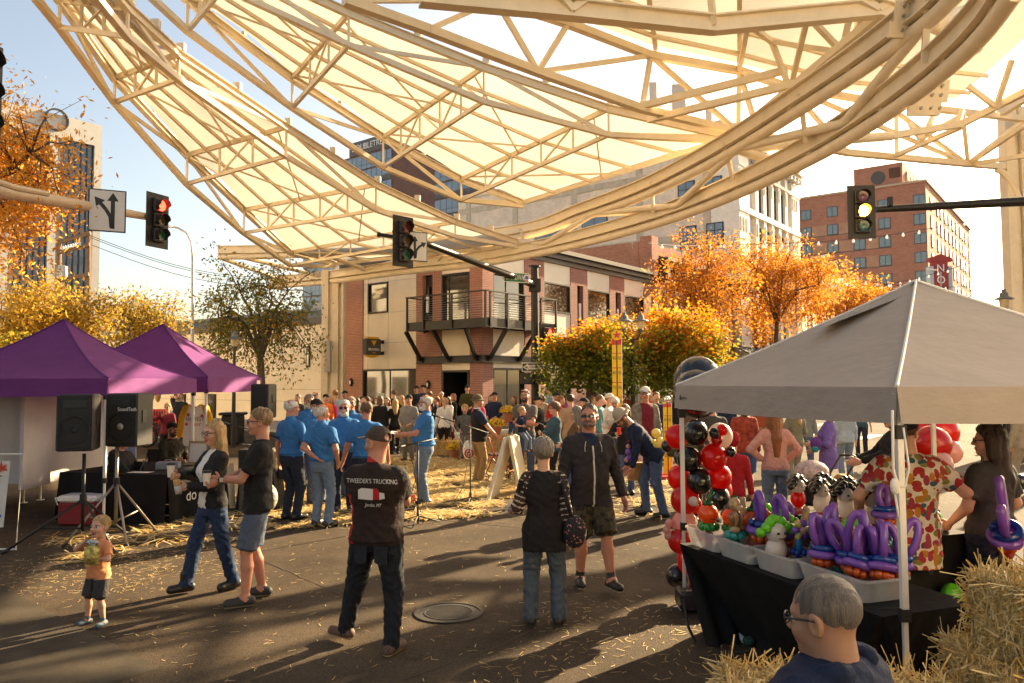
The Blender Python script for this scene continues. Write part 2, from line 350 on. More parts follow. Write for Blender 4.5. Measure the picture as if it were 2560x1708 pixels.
def window(parent, face, s0, s1, z0, z1, d=.1, fr=.06, cols=1, rows=1, gm=None, fm=None, name='window', proud=.0, bars=.035, fx=None):
    gm = gm or GLASS; fm = fm or DARK
    w = piece(name, fm, parent, face, (s0, s1, z0, z0+fr, -proud, d+.03), (s0, s1, z1-fr, z1, -proud, d+.03), (s0, s0+fr, z0+fr, z1-fr, -proud, d+.03), (s1-fr, s1, z0+fr, z1-fr, -proud, d+.03))
    ss = np.linspace(s0+fr, s1-fr, cols+1) if fx is None else fx; zs = np.linspace(z0+fr, z1-fr, rows+1)
    for i in range(len(ss)-1):
        for j in range(rows): piece('pane', gm, w, face, (ss[i]+(bars/2 if i else 0), ss[i+1]-(bars/2 if i < len(ss)-2 else 0), zs[j]+(bars/2 if j else 0), zs[j+1]-(bars/2 if j < rows-1 else 0), d, d+.02))
    if len(ss) > 2 or rows > 1:
        mb = MB()
        for x in ss[1:-1]: fb(mb, face, x-bars/2, x+bars/2, z0+fr, z1-fr, d-.03, d+.025)
        for z in zs[1:-1]: fb(mb, face, s0+fr, s1-fr, z-bars/2, z+bars/2, d-.028, d+.023)
        mb.build('mullion', fm, w)
    return w
bank = thing('bank_building', 'two storey brick and cream corner bank with black steel balcony', 'building', loc=tuple(C0), rz=GRID)
TH = .35; ZT = 7.55
def pier(face, s0, s1, z0=0, z1=ZT, m=BRICK, slot=None):
    if slot is None: return piece('brick_pier', m, bank, face, (s0, s1, z0, z1, 0, TH))
    a, b, zl, zh = slot
    o = piece('brick_pier', m, bank, face, (s0, a, z0, z1, 0, TH), (b, s1, z0, z1, 0, TH), (a, b, z0, zl, 0, TH), (a, b, zh, z1, 0, TH))
    piece('slot_recess', DARK, bank, face, (a, b, zl, zh, .22, TH-.01))
    c = (a+b)/2+.05
    l = piece('wall_light', DARK, bank, face, (c-.05, c+.05, zl+.35, zh-.5, .1, .22)); piece('light_tube', WHITE, l, face, (c-.06, c+.06, zl+.45, zh-.85, .03, .1))
    return o
# corner pier belongs to both fronts
mb = MB(); mb.box(0, .68, 0, .69, 0, ZT); mb.build('corner_pier', BRICKD, bank)
# --- left front
pier('L', 2.28, 3.79, slot=(2.80, 3.40, 4.66, 6.73)); pier('L', 7.27, 8.74, m=BRICK)
piece('stucco_panel', CREAM, bank, 'L', (.69, 2.28, 6.68, ZT, .04, TH)); piece('stucco_panel', CREAM, bank, 'L', (.69, 2.28, 3.19, 4.3, .04, TH)); piece('stucco_panel', CREAM, bank, 'L', (.69, 2.28, 2.6, 2.91, .04, TH))
window(bank, 'L', .69, 2.28, 4.6, 6.68, .14, .08, fx=[.78, 1.95, 2.2], rows=2, name='balcony_door')
zs = [2.7, 3.89, 5.27, 6.68, ZT]
for i in range(4):      # stucco panels of the cream bay, joints recessed
    for a, b in ((3.79, 5.6), (5.62, 6.94), (6.96, 7.27)):
        if i == 2 and a == 5.62: continue
        piece('stucco_panel', CREAM, bank, 'L', (a, b-.008, zs[i]+.008, zs[i+1]-.008, .05, TH))
piece('panel_backing', JOINT, bank, 'L', (3.8, 5.61, 2.7, ZT, .07, TH-.01), (6.95, 7.26, 2.7, ZT, .07, TH-.01), (5.61, 6.95, 2.7, 5.27, .07, TH-.01), (5.61, 6.95, 6.68, ZT, .07, TH-.01))
window(bank, 'L', 5.62, 6.94, 5.28, 6.67, .1, .06)
window(bank, 'L', 3.79, 7.27, .05, 2.69, .12, .07, cols=2, rows=2, name='storefront_window')
# entrance recess
mb = MB(); mb.box(.69, 2.9, 2.28, 2.4, 0, 2.6); mb.box(1.9, 2.0, .69, 2.28, 0, 2.6); mb.build('entrance_wall', BRICK, bank)
window(bank, 'L', .75, 2.25, .02, 2.6, 1.75, .08, cols=2, name='entrance_door')
# --- right front
for a, b, sl in ((2.88, 4.35, (3.35, 3.95, 4.66, 6.73)), (6.52, 8.02, (7.1, 7.63, 4.66, 6.73)), (10.19, 11.68, (10.75, 11.3, 4.66, 6.73)), (13.86, 14.69, None)): pier('R', a, b, m=BRICKD, slot=sl)
piece('stucco_panel', CREAM2, bank, 'R', (.68, 2.88, 6.68, ZT, .04, TH)); piece('stucco_panel', CREAM2, bank, 'R', (.68, 2.88, 3.19, 4.3, .04, TH)); piece('stucco_panel', CREAM2, bank, 'R', (.68, 2.88, 2.69, 2.91, .04, TH))
window(bank, 'R', .68, 2.88, 4.6, 6.68, .14, .08, fx=[.76, 1.7, 2.8], rows=2, name='balcony_door')
window(bank, 'R', .68, 2.88, .05, 2.68, .14, .08, cols=2, name='storefront_window')
for a, b in ((4.35, 6.52), (8.02, 10.19), (11.68, 13.86)):
    piece('stucco_panel', CREAM2, bank, 'R', (a, b, 6.67, ZT, .04, TH)); piece('stucco_panel', CREAM2, bank, 'R', (a, b, 2.7, 5.28, .04, TH))
    window(bank, 'R', a, b, 5.29, 6.66, .1, .07); window(bank, 'R', a, b, .05, 2.69, .12, .07, cols=2, name='storefront_window')
mb = MB(); mb.box(TH+.02, 14.6, TH+.02, 8.7, 0, 2.55) if False else None
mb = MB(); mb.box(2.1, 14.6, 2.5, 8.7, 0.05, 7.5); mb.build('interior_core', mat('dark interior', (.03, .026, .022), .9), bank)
mb = MB()
for y0, y1, z0, z1, e in ((0, 0, ZT, 7.78, .06), (0, 0, 7.78, 8.02, .16), (0, 0, 8.02, 8.22, .3)):
    mb.box(-e, 15.0, -e, 8.9, z0+.001, z1, 0)
mb.build('cornice', DARK, bank)
mb = MB(); mb.box(14.35, 14.69, .36, 8.9, 0, ZT); mb.box(.36, 14.3, 8.42, 8.72, 0, ZT); mb.build('rear_wall', BRICKD, bank)
# steel beam band over ground floor
mb = MB(); mb.box(-.1, .0, -.1, 2.75+.9, 2.92, 3.18); mb.box(0, 3.6, -.1, 0, 2.92, 3.18); mb.box(-.16, 0, -.16, 3.65, 3.16, 3.2); mb.box(0, 3.6, -.16, 0, 3.16, 3.2); mb.box(-.16, 0, -.16, 3.65, 2.9, 2.94); mb.box(0, 3.6, -.16, 0, 2.9, 2.94); mb.build('steel_band', DARK, bank)
# balcony
BO = 1.15; bl = float((PL(1019, 750, C0-BO*UX, UX)-C0)@VX); brr = float((PL(1388, 756, C0-BO*VX, VX)-C0)@UX)
mb = MB(); mb.box(-BO, 0, -BO, bl, 4.5, 4.6); mb.box(0.001, brr, -BO, -.001, 4.5, 4.6); mb.build('balcony_deck', DARK, bank)
mb = MB(); mb.box(-BO, -BO+.08, -BO, bl, 4.26, 4.5); mb.box(-BO+.08, brr, -BO, -BO+.08, 4.26, 4.5); mb.box(-BO, 0, bl-.08, bl, 4.26, 4.499); mb.box(brr-.08, brr, -BO, 0, 4.26, 4.499)
mb.box(-BO-.05, -BO+.13, -BO-.05, bl+.02, 4.235, 4.27); mb.box(-BO+.13, brr, -BO-.05, -BO+.13, 4.235, 4.27); mb.build('balcony_beam', DARK, bank)
def post(x, y): 
    m_ = MB(); m_.box(x-.035, x+.035, y-.035, y+.035, 4.2, 5.64); m_.build('railing_post', DARK, bank)
for y in (-BO+.02, .62, 2.2, bl): post(-BO-.03, y)
for x in (-.93, .15, 1.3, 2.45, brr): post(x, -BO-.03)
post(-.15, bl); post(brr, -.15)
mb = MB(); mb.box(-BO-.08, -BO+.03, -BO-.05, bl+.05, 5.62, 5.67); mb.box(-BO+.03, brr+.05, -BO-.08, -BO+.03, 5.62, 5.67); mb.box(-BO, 0, bl-.05, bl+.05, 5.621, 5.668); mb.box(brr-.05, brr+.05, -BO, 0, 5.621, 5.668); mb.build('top_rail', DARK, bank)
STEEL = mat('brushed steel', (.45, .44, .42), .35, metal=.8, var=.1)
mb = MB()
for k in range(10):
    z = 4.68+k*.092
    mb.tube([(-BO-.03, bl, z), (-BO-.03, -BO, z), (brr, -BO-.03, z)], .007, 4); mb.tube([(-BO, bl, z), (-.1, bl, z)], .007, 4)
o = mb.build('railing_cable', STEEL, bank); o['kind'] = 'stuff'
for a, b in (((-1.05, 3.35, 4.25), (-.1, 3.35, 3.0)), ((-1.05, 1.75, 4.25), (-.1, 1.75, 3.0)), ((-1.0, .05, 4.25), (-.1, .25, 3.0)), ((.25, -1.05, 4.25), (.3, -.1, 3.0)), ((2.3, -1.05, 4.25), (2.3, -.1, 3.0))):
    mb = MB(); mb.beam(a, b, .1, .16); mb.box(b[0]-.1, b[0]+.02, b[1]-.09, b[1]+.09, 2.97, 3.1); mb.build('balcony_strut', DARK, bank)
# oval wall lamps on the brick
LAMPG = mat('frosted lamp glass', (.75, .72, .65), .3, var=.05)
for s, z in ((8.0, 2.12), (3.0, 2.0)):
    mb = MB(); mb.ball((-.06, s, z), (.07, .11, .2), 14, 8); w = mb.build('wall_lamp', DARK, bank, True)
    mb = MB(); mb.ball((-.1, s, z-.01), (.05, .06, .11), 10, 6); mb.build('lamp_glass', LAMPG, w, True)
# white lettering decal band on the storefront
DECAL = mat('frosted window film', (.62, .6, .52), .6, var=.1)
piece('window_film', DECAL, bank, 'L', (4.0, 7.1, .95, 1.18, .105, .118), (4.0, 4.5, 1.18, 1.55, .105, .118), (5.9, 6.4, 1.18, 1.62, .105, .118), (5.0, 5.3, 1.18, 1.5, .105, .118))
# blade sign
sign = thing('blade_sign', 'dark grey bank sign box with yellow caps on the cream wall', 'sign', loc=tuple(C0), rz=GRID)
SGREY = mat('sign grey', (.06, .056, .05), .5, var=.08); SYEL = mat('sign yellow', (.75, .42, .02), .45, var=.06)
sy = float((PL(960, 866, C0, UX)-C0)@VX)
mb = MB(); mb.rbox(-1.05, -.2, sy-.02, sy+.26, 3.33, 4.05, .012); mb.build('sign_box', SGREY, sign)
mb = MB(); mb.box(-.95, -.28, sy+.02, sy+.22, 4.05, 4.14); mb.build('yellow_cap', SYEL, sign); mb = MB(); mb.prism([(-.95, 3.33), (-.28, 3.33), (-.28, 3.28), (-.6, 3.2), (-.95, 3.26)], sy+.02, sy+.22); mb.build('yellow_cap', SYEL, sign)
for z in (3.42, 3.93):
    mb = MB(); mb.box(-.2, .05, sy+.06, sy+.18, z-.035, z+.035); mb.box(-.08, -.0, sy+.0, sy+.24, z-.08, z+.08); mb.build('bracket', DARK, sign)
text('BRAVERA', 'lettering', .17, WHITE, sign, frame((-.62, sy-.024, 3.57), (1, 0, 0), (0, 0, 1)), xs=.92)
text('BANK', 'lettering', .07, SYEL, sign, frame((-.62, sy-.024, 3.43), (1, 0, 0), (0, 0, 1)))
mb = MB()     # winged emblem
for sgn in (1, -1):
    for k, (w, z) in enumerate(((.16, 3.93), (.14, 3.88), (.1, 3.83))): mb.prism([(-.62, z-.03), (-.62+sgn*w, z+.02), (-.62+sgn*(w-.03), z+.045), (-.62, z)], sy-.026, sy-.021)
mb.prism([(-.67, 3.86), (-.62, 3.7), (-.57, 3.86), (-.62, 3.9)], sy-.027, sy-.022); mb.prism([(-.66, 3.93), (-.58, 3.93), (-.6, 3.99), (-.62, 3.96), (-.64, 3.99)], sy-.027, sy-.022)
mb.build('emblem', SYEL, sign)
# sunlit fronts across the two streets, outside the frame; they throw light back on the shaded walls
for nm, lab, y0, y1, z in (('cream_shop_block', 'sunlit cream shop block across the street left of the frame', 0, 60, 12), ('buff_shop_block', 'sunlit buff shop block behind the photographer', -70, -24, 11)):
    o = thing(nm, lab, 'building', loc=tuple(C0), rz=GRID); mb = MB(); mb.box(-45, -24, y0, y1, 0, z); mb.build('wall', CREAM2, o); mb = MB(); mb.box(-45, -23.6, y0, y1, z+.001, z+.6); mb.build('cornice', TRIM0, o)
    for k in range(int((y1-y0)/4)):
        for zz_ in (.4, 4.6, 8.2): mb = MB(); mb.box(-24, -23.95, y0+1+k*4, y0+3+k*4, zz_, zz_+2.2); mb.build('window', GLASS, o)
# ---------------------------------------------------------------- painted red brick building next door
REDP = brick_mat('painted red brick', (.42, .13, .08), (.5, .17, .1), (.4, .16, .11), stain=((.45, .36, .28), .66, 1.1))
REDL = brick_mat('weathered party wall brick', (.4, .13, .07), (.5, .2, .12), (.42, .28, .2), stain=((.5, .43, .34), .6, .9))
TRIM = mat('cream window surround', (.66, .55, .4), .8, var=.1, vs=5); GREEN = mat('green painted cornice', (.04, .065, .035), .6, var=.2, vs=5)
red = thing('red_building', 'red painted brick building with arched windows and green cornice', 'building', loc=tuple(C0), rz=GRID)
X0, X1 = 15.0, 27.3
mb = MB(); mb.box(X0, X1, .2, 18, 0, 9.3, 0); mb.build('wall', REDP, red)
mb = MB(); mb.box(X0, X0+.4, .2, 18, 9.31, 10.1); mb.box(X0-.05, X0+.75, .05, .8, 8.3, 10.35); mb.build('party_wall_parapet', REDL, red)
mb = MB(); mb.box(X0-.02, X0-.005, .9, 18, 8.2, 10.05); mb.build('party_wall_face', REDL, red)
mb = MB(); mb.box(X0+.8, X1, .1, .5, 9.31, 9.9); mb.build('parapet', REDP, red)
mb = MB(); mb.box(X0+.9, X1, -.5, .2, 8.95, 9.2); mb.box(X0+.9, X1, -.3, .2, 8.75, 8.95); mb.box(X0+.95, X0+1.3, -.42, .2, 7.9, 8.75); mb.box(X0+.98, X0+1.27, -.3, .2, 7.7, 7.95); mb.box(X1-.5, X1-.1, -.42, .2, 7.9, 8.75)
mb.build('cornice', GREEN, red)
for k in range(9):
    mb = MB(); x = X0+2.2+k*1.2; mb.box(x, x+.2, -.35, .2, 8.4, 8.75); mb.build('cornice_bracket', GREEN, red)
def arch(parent, x, z0, zs_, w, trim, face_y=.2, d=.08):
    n = 10; pts = [(x-w/2, z0), (x-w/2, zs_)]+[(x-w/2*math.cos(math.pi*i/n), zs_+w/2*.75*math.sin(math.pi*i/n)) for i in range(1, n)]+[(x+w/2, zs_), (x+w/2, z0)]
    w2 = w/2+.28
    po = [(x-w2, z0), (x-w2, zs_)]+[(x-w2*math.cos(math.pi*i/n), zs_+w2*.85*math.sin(math.pi*i/n)) for i in range(1, n)]+[(x+w2, zs_), (x+w2, z0)]
    mb = MB(); k = len(pts)
    for i in range(k-1):
        a, b, c, e = po[i], po[i+1], pts[i+1], pts[i]
        mb._add([(a[0], face_y-d, a[1]), (b[0], face_y-d, b[1]), (c[0], face_y-d, c[1]), (e[0], face_y-d, e[1])], [(0, 1, 2, 3)], 0)
        mb._add([(a[0], face_y, a[1]), (b[0], face_y, b[1]), (b[0], face_y-d, b[1]), (a[0], face_y-d, a[1])], [(0, 1, 2, 3)], 0)
        mb._add([(e[0], face_y-d, e[1]), (c[0], face_y-d, c[1]), (c[0], face_y-.01, c[1]), (e[0], face_y-.01, e[1])], [(0, 1, 2, 3)], 0)
    wn = mb.build('window_surround', trim, parent)
    mb = MB(); mb.prism([(x-.2, zs_+w2*.8), (x+.2, zs_+w2*.8), (x+.13, zs_+w2+.25), (x-.13, zs_+w2+.25)], face_y-d-.05, face_y); mb.build('keystone', trim, wn)
    mb = MB(); mb.prism(pts[2:-2], face_y-.03, face_y-.005) ; mb.build('tympanum', trim, wn)
    mb = MB(); mb.box(x-w/2+.08, x+w/2-.08, face_y-.035, face_y-.008, z0+.08, zs_-.05); mb.build('pane', GLASS, wn)
    mb = MB(); mb.box(x-w/2, x+w/2, face_y-.045, face_y-.006, z0, z0+.08); mb.box(x-w/2, x-w/2+.08, face_y-.045, face_y-.006, z0+.08, zs_-.05); mb.box(x+w/2-.08, x+w/2, face_y-.045, face_y-.006, z0+.08, zs_-.05); mb.box(x-w/2, x+w/2, face_y-.045, face_y-.006, zs_-.05, zs_); mb.box(x-.03, x+.03, face_y-.042, face_y-.007, z0+.08, zs_-.05); mb.build('sash', GREEN, wn)
for k in range(5): arch(red, X0+1.35+k*2.35, 5.1, 6.85, 1.15, TRIM)
for k in range(4): window(red, 'R', X0+.6+k*3.05, X0+3.1+k*3.05, .3, 3.0, .18, .1, cols=2, name='shop_window', proud=-.1)
# ribbed shop awning
aw = thing('shop_awning', 'dark ribbed metal awning over the shop front behind the trees', 'awning', loc=tuple(C0), rz=GRID)
AWN = mat('ribbed awning metal', (.07, .08, .09), .5, metal=.4, var=.1)
mb = MB()
for k in range(44):
    x = 26.2+k*.115; mb._add([(x, 0, 4.6), (x+.06, 0, 4.6), (x+.06, -1.9, 3.6), (x, -1.9, 3.6), (x, 0, 4.55), (x+.06, 0, 4.55), (x+.06, -1.9, 3.55), (x, -1.9, 3.55)], [(0, 1, 2, 3), (4, 7, 6, 5), (3, 2, 6, 7), (0, 3, 7, 4), (1, 5, 6, 2)], 0)
o = mb.build('awning_rib', AWN, aw); o['kind'] = 'stuff'
mb = MB(); mb._add([(26.2, 0, 4.52), (31.3, 0, 4.52), (31.3, -1.9, 3.52), (26.2, -1.9, 3.52)], [(0, 1, 2, 3)], 0); mb.box(26.2, 31.3, -1.93, -1.9, 3.3, 3.6); mb.build('awning_sheet', DARK, aw)
# ---------------------------------------------------------------- tall white-washed building
WBR = brick_mat('whitewashed brick', (.66, .55, .45), (.78, .68, .57), (.7, .6, .5), bw=.24, bh=.08, stain=((.36, .13, .08), .73, 1.3))
TERRA = mat('white glazed terracotta', (.76, .71, .63), .5, var=.1, vs=2.5, bump=.1, bs=20)
TERJ = mat('terracotta joint', (.5, .44, .36), .8, var=.1)
tall = thing('white_building', 'tall whitewashed brick building with ornate terracotta street front', 'building', loc=tuple(C0), rz=GRID)
TX, TE, TZ = 27.64, 40.9, 18.6
mb = MB(); mb.box(TX, TE, 1.9, 26, 0, TZ); mb.build('side_wall', WBR, tall)
mb = MB(); mb.box(TX-.12, TX+.6, 1.95, 26, TZ+.001, TZ+.35); mb.box(TX-.2, TX+.5, .6, 1.9, 19.6, 20.6); mb.build('parapet', WBR, tall)
CONCB = mat('exposed concrete frame', (.5, .43, .34), .9, var=.2, vs=2)
for y in (1.9, 7.3, 13.2, 19.2, 24.5):
    mb = MB(); mb.box(TX-.06, TX, y, y+.55, 8, TZ); mb.build('concrete_column', CONCB, tall)
for z in (12.3, 17.2):
    mb = MB(); mb.box(TX-.05, TX, 2.5, 26, z, z+.5); mb.build('concrete_band', CONCB, tall)
WG = glass_mat('pale grey glass', (.1, .12, .14))
for s0, s1, z0, z1, c, r in ((3.07, 4.39, 14.9, 16.65, 2, 3), (1.02, 2.3, 14.9, 16.65, 2, 3), (3.0, 4.3, 11.7, 13.35, 2, 3), (.95, 2.25, 11.7, 13.35, 2, 3), (10.37, 12.75, 13.1, 15.3, 2, 1), (14.2, 17.4, 13.1, 15.3, 6, 3), (18.3, 19.4, 13.1, 15.3, 2, 3), (20.2, 23.3, 13.1, 15.3, 6, 3), (10.4, 13.2, 10.0, 12.0, 2, 2), (14.5, 17.5, 10.0, 12.0, 2, 2), (18.5, 21.5, 10, 12, 2, 2)):
    mb = window(tall, 'L', TX+0, TX+0, 0, 0, 0, 0) if False else None
    w = MB(); w.box(TX-.07, TX-.012, s0, s1, z0, z1)
    fr = thing_part = w.build('window', DARK, tall)
    ss = np.linspace(s0+.05, s1-.05, c+1); zz = np.linspace(z0+.05, z1-.05, r+1)
    for i in range(c):
        for j in range(r):
            p = MB(); p.box(TX-.08, TX-.071, ss[i]+.03, ss[i+1]-.03, zz[j]+.03, zz[j+1]-.03); p.build('pane', WG, fr)
# terracotta front
mb = MB(); mb.box(TX, TE, 0.05, 1.9, 0, 18.7); mb.build('terracotta_wall', TERRA, tall)
for x in (TX-.1, TX+3.1, TX+4.75, TX+6.4, TX+8.05, TX+9.7, TE-1.9):
    w = 1.9 if x in (TX-.1, TE-1.9) else .55
    mb = MB(); mb.box(x, x+w, -.25, .05, 0, 18.2); mb.build('pilaster', TERRA, tall)
    for k in range(3):
        mb = MB(); 
        for z in (16.0, 12.6, 9.2): mb.box(x+.2+k*(w-.4)/3, x+.2+k*(w-.4)/3+.08*w, -.28, -.24, z, z+1.0)
        mb.build('fluting', TERJ, tall)
for z, e, h in ((18.7, .5, .25), (18.95, .75, .35), (19.3, .5, .9), (14.0, .32, .4), (10.4, .32, .4), (17.2, .3, .25)):
    mb = MB(); mb.box(TX-.15, TE+.1, -e, 1.2 if z > 18 else .05, z+.001, z+h); mb.build('cornice', TERRA, tall)
for k in range(16):
    mb = MB(); x = TX+.4+k*.82; mb.box(x, x+.3, -.62, -.1, 18.3, 18.69); mb.build('cornice_bracket', TERRA, tall)
mb = MB(); mb.box(TX+4, TX+9, -.3, .9, 20.2, 21.0); mb.build('parapet_crest', TERRA, tall)
for k in range(4):
    for z0, z1 in ((14.6, 16.9), (11.0, 13.4), (7.2, 9.8), (4.4, 6.8)):
        x = TX+3.7+k*1.65; w = window(tall, 'R', x, x+1.0, z0, z1, -.02, .07, cols=1, rows=2, gm=WG, proud=.06)
LET = mat('dark lettering', (.05, .045, .04), .6, var=0)
text('THE M', 'lettering', .85, LET, tall, frame((TX+2.2, -.31, 17.62), (1, 0, 0), (0, 0, 1)), extr=.03, align='LEFT', xs=.8)
# rooftop antennas
ANT = mat('antenna panel', (.6, .53, .46), .6, var=.06)
for px, y0, y1, w in ((1633, 207, 275, .55), (1697, 212, 285, 1.0), (1772, 252, 300, .4)):
    a = PL(px, y1, C0+UX*(TX+2.2), UX); b = PL(px, y0, C0+UX*(TX+2.2), UX); o = thing('rooftop_antenna', {1633: 'slim tan antenna panel on the white building roof', 1697: 'wide tan antenna cabinet on the white building roof', 1772: 'short tan antenna panel near the white building corner'}[px], 'antenna', loc=tuple(a[:2])+(18.6,))
    mb = MB(); mb.box(a[0]-w/2, a[0]+w/2, a[1]-.15, a[1]+.15, a[2]-.2, b[2]); mb.build('panel', ANT, o)
    mb = MB(); mb.tube([(a[0], a[1]+.2, 18.6), (a[0], a[1]+.2, b[2]-.3)], .06, 6); mb.build('mast', DARK, o)
rk = thing('antenna_rack', 'cluster of small rooftop antennas on a steel rail', 'antenna', loc=tuple(PL(1665, 290, C0+UX*(TX+2), UX)[:2])+(18.6,))
for i in range(14):
    px = 1600+i*14; a = PL(px, 300, C0+UX*(TX+2.5), UX); h = random.uniform(.4, 1.7); mb = MB(); mb.tube([(a[0], a[1], 18.6), (a[0], a[1], 18.8+h)], .03, 5)
    if i % 2: mb.box(a[0]-.14, a[0]+.14, a[1]-.1, a[1]+.1, 18.7+h*.4, 18.9+h)
    mb.build('mast', ANT if i % 2 else DARK, rk)
a, b = PL(1620, 268, C0+UX*(TX+2.5), UX), PL(1720, 262, C0+UX*(TX+2.5), UX); mb = MB(); mb.beam(a, b, .08, .08); mb.build('rail', ANT, rk)
# ---------------------------------------------------------------- street wall further down
far = thing('white_cornice_building', 'low white building with projecting cornice seen behind orange trees', 'building', loc=tuple(C0), rz=GRID)
mb = MB(); mb.box(41.2, 72, .3, 20, 0, 11.2); mb.build('wall', TERRA, far)
mb = MB(); mb.box(41.1, 72.2, -.5, 1, 11.21, 11.8); mb.box(41.1, 72.2, -.25, 1, 10.7, 11.2); mb.build('cornice', TERRA, far)
for k in range(10): window(far, 'R', 42.5+k*2.9, 44.3+k*2.9, 6.0, 8.8, .28, .1, cols=2, gm=WG, proud=-.22)
# ---------------------------------------------------------------- brick hotel
N0 = D(2328, 900, 120); N0[2] = 0
HB = brick_mat('hotel brick', (.42, .17, .11), (.5, .22, .14), (.45, .24, .17), bw=.5, bh=.16, msize=.02); HB2 = brick_mat('hotel brick buff', (.5, .27, .16), (.56, .31, .19), (.48, .28, .2), bw=.5, bh=.16, msize=.02)
hotel = thing('brick_hotel', 'large red brick hotel block with square green grey windows', 'building', loc=tuple(N0), rz=GRID)
def NL(x, y): q = PL(x, y, N0, UX); return float((q-N0)@VX), float(q[2])
def NR(x, y): q = PL(x, y, N0, VX); return float((q-N0)@UX), float(q[2])
HZ = NL(2326, 452)[1]; HY = NL(1985, 500)[0]; HX = NR(2425, 600)[0]
mb = MB(); mb.box(0, HX, 0, HY+14, 0, HZ); mb.build('wall', HB, hotel)
mb = MB(); mb.box(-.25, HX+.2, -.25, HY+14, HZ+.001, HZ+.35); mb.build('coping', mat('hotel coping', (.55, .42, .3), .8), hotel)
HG = glass_mat('green grey glass', (.12, .15, .14), .12)
def NLc(cx, cy): return NL(1980+cx/4.052, 380+cy/4.052)
rowz = [(NLc(1290, 432)[1], NLc(1290, 545)[1])]; dz = (NLc(1290, 432)[1]-NLc(1320, 1203)[1])/4; HF = mat('bronze frame', (.1, .09, .08), .5)
cols = [(NLc(1225, 500)[0], NLc(1355, 500)[0]), (NLc(875, 720)[0], NLc(1000, 720)[0]), (NLc(627, 940)[0], NLc(746, 940)[0]), (NLc(352, 600)[0], NLc(464, 600)[0]), (NLc(90, 640)[0], NLc(195, 640)[0])]
cols.append((cols[-1][0]*2-cols[-2][0], cols[-1][1]*2-cols[-2][1]))
for r in range(9):
    z1 = rowz[0][0]-r*dz; z0 = z1-(rowz[0][0]-rowz[0][1])
    if z0 < 3: continue
    for i, (a, b) in enumerate(cols):
        a, b = min(a, b), max(a, b)
        m_ = MB(); m_.box(-.06, .0, a, b, z0, z1); fr = m_.build('window', HF, hotel)
        m_ = MB(); m_.box(-.09, -.061, a+.12, (a+b)/2-.05, z0+.12, z1-.12); m_.build('pane', HG, fr)
        m_ = MB(); m_.box(-.09, -.061, (a+b)/2+.05, b-.12, z0+.12, z1-.12); m_.build('pane', HG, fr)
    if r:
        m_ = MB(); m_.box(-.03, 0, cols[1][1]+.0, cols[-1][0]+.5, z0-.12, z0); m_.build('belt_course', HF, hotel)
        for i in range(1, len(cols)-1):
            m_ = MB(); m_.box(-.04, 0, max(cols[i])+.1, min(cols[i+1])-.1, z0, z1); m_.build('buff_panel', HB2, hotel)
HW = mat('hotel window reflection glass', (.3, .32, .34), .05, spec=1.0, coat=1.0, var=.2, vs=.3)
xs_ = [NR(1980+(c+5)/4.052, 600)[0] for c in (1408, 1470, 1505, 1545, 1585, 1622, 1655, 1695, 1720, 1745, 1782)]
for r in range(9):
    z1 = rowz[0][0]-r*dz+.3; z0 = z1-2.1
    if z0 < 3: continue
    for i, x in enumerate(xs_):
        if x > HX-1: continue
        m_ = MB(); m_.box(x, x+1.35, -.09, -.0, z0, z1); fr = m_.build('window', HF, hotel)
        m_ = MB(); m_.box(x+.1, x+1.2, -.12, -.091, z0+.1, z1-.1); m_.build('pane', HW, fr)
a, b = NLc(1112, 88)[1], 0
pt = thing('hotel_penthouse', 'brick rooftop block of the hotel with louvre and round vent', 'rooftop block', loc=tuple(N0), rz=GRID)
pz = HZ+ (NLc(1112, 88)[1]-NLc(1112, 330)[1]); y0, y1 = NLc(1112, 200)[0], NLc(617, 250)[0]
mb = MB(); mb.box(.5, 22, y0, y1, HZ+.36, pz); mb.build('wall', HB, pt)
mb = MB()
zc = (NLc(1030, 150)[1], NLc(1030, 255)[1]); yc = (NLc(1090, 200)[0], NLc(975, 200)[0])
for k in range(12):
    z = zc[1]+(zc[0]-zc[1])*k/12; mb.box(.38, .5, yc[0], yc[1], z, z+(zc[0]-zc[1])/20)
o = mb.build('louvre_slat', mat('louvre brown', (.16, .08, .06), .7), pt)
cy, cz = NLc(866, 257); mb = MB(); mb.tube([(.35, cy, cz), (.5, cy, cz)], 1.1, 20); mb.build('round_vent', HF, pt)
text('NORTHERN', 'lettering', 2.3, mat('weathered white letter', (.55, .55, .52), .5), pt, frame((3.0, y0-.15, pz-1.9), (1, 0, 0), (0, 0, 1)), extr=.12, align='LEFT', xs=1.0)
# vertical blade sign of the hotel
bs = thing('hotel_blade_sign', 'tall red and silver vertical hotel sign with arched top', 'sign', loc=tuple(D(2355, 900, 95)[:2])+(4,))
SRED = mat('sign red', (.35, .05, .04), .5); bc = D(2355, 900, 95)
z1 = D(2355, 655, 95)[2]; z0 = 4.5
mb = MB(); mb.box(bc[0]-.9, bc[0]+.9, bc[1]-.4, bc[1]+.4, z0, z1); mb.build('sign_body', SRED, bs)
for s in (-1, 1): mb = MB(); mb.box(bc[0]+s*1.15-.22, bc[0]+s*1.15+.22, bc[1]-.5, bc[1]+.5, z0-.3, z1-.6); mb.build('side_trim', mat('silver trim', (.5, .5, .5), .4, metal=.4), bs)
mb = MB(); mb.prism([(bc[0]-1.5, z1), (bc[0]-1.3, z1+.5), (bc[0], z1+.9), (bc[0]+1.3, z1+.5), (bc[0]+1.5, z1)], bc[1]-.5, bc[1]+.5); mb.build('sign_top', SRED, bs)
for i, ch in enumerate('NORTHERN'): text(ch, 'lettering', 1.35, WHITE, bs, frame((bc[0], bc[1]-.42, z1-.9-i*1.45), (1, 0, 0), (0, 0, 1)), extr=.02)
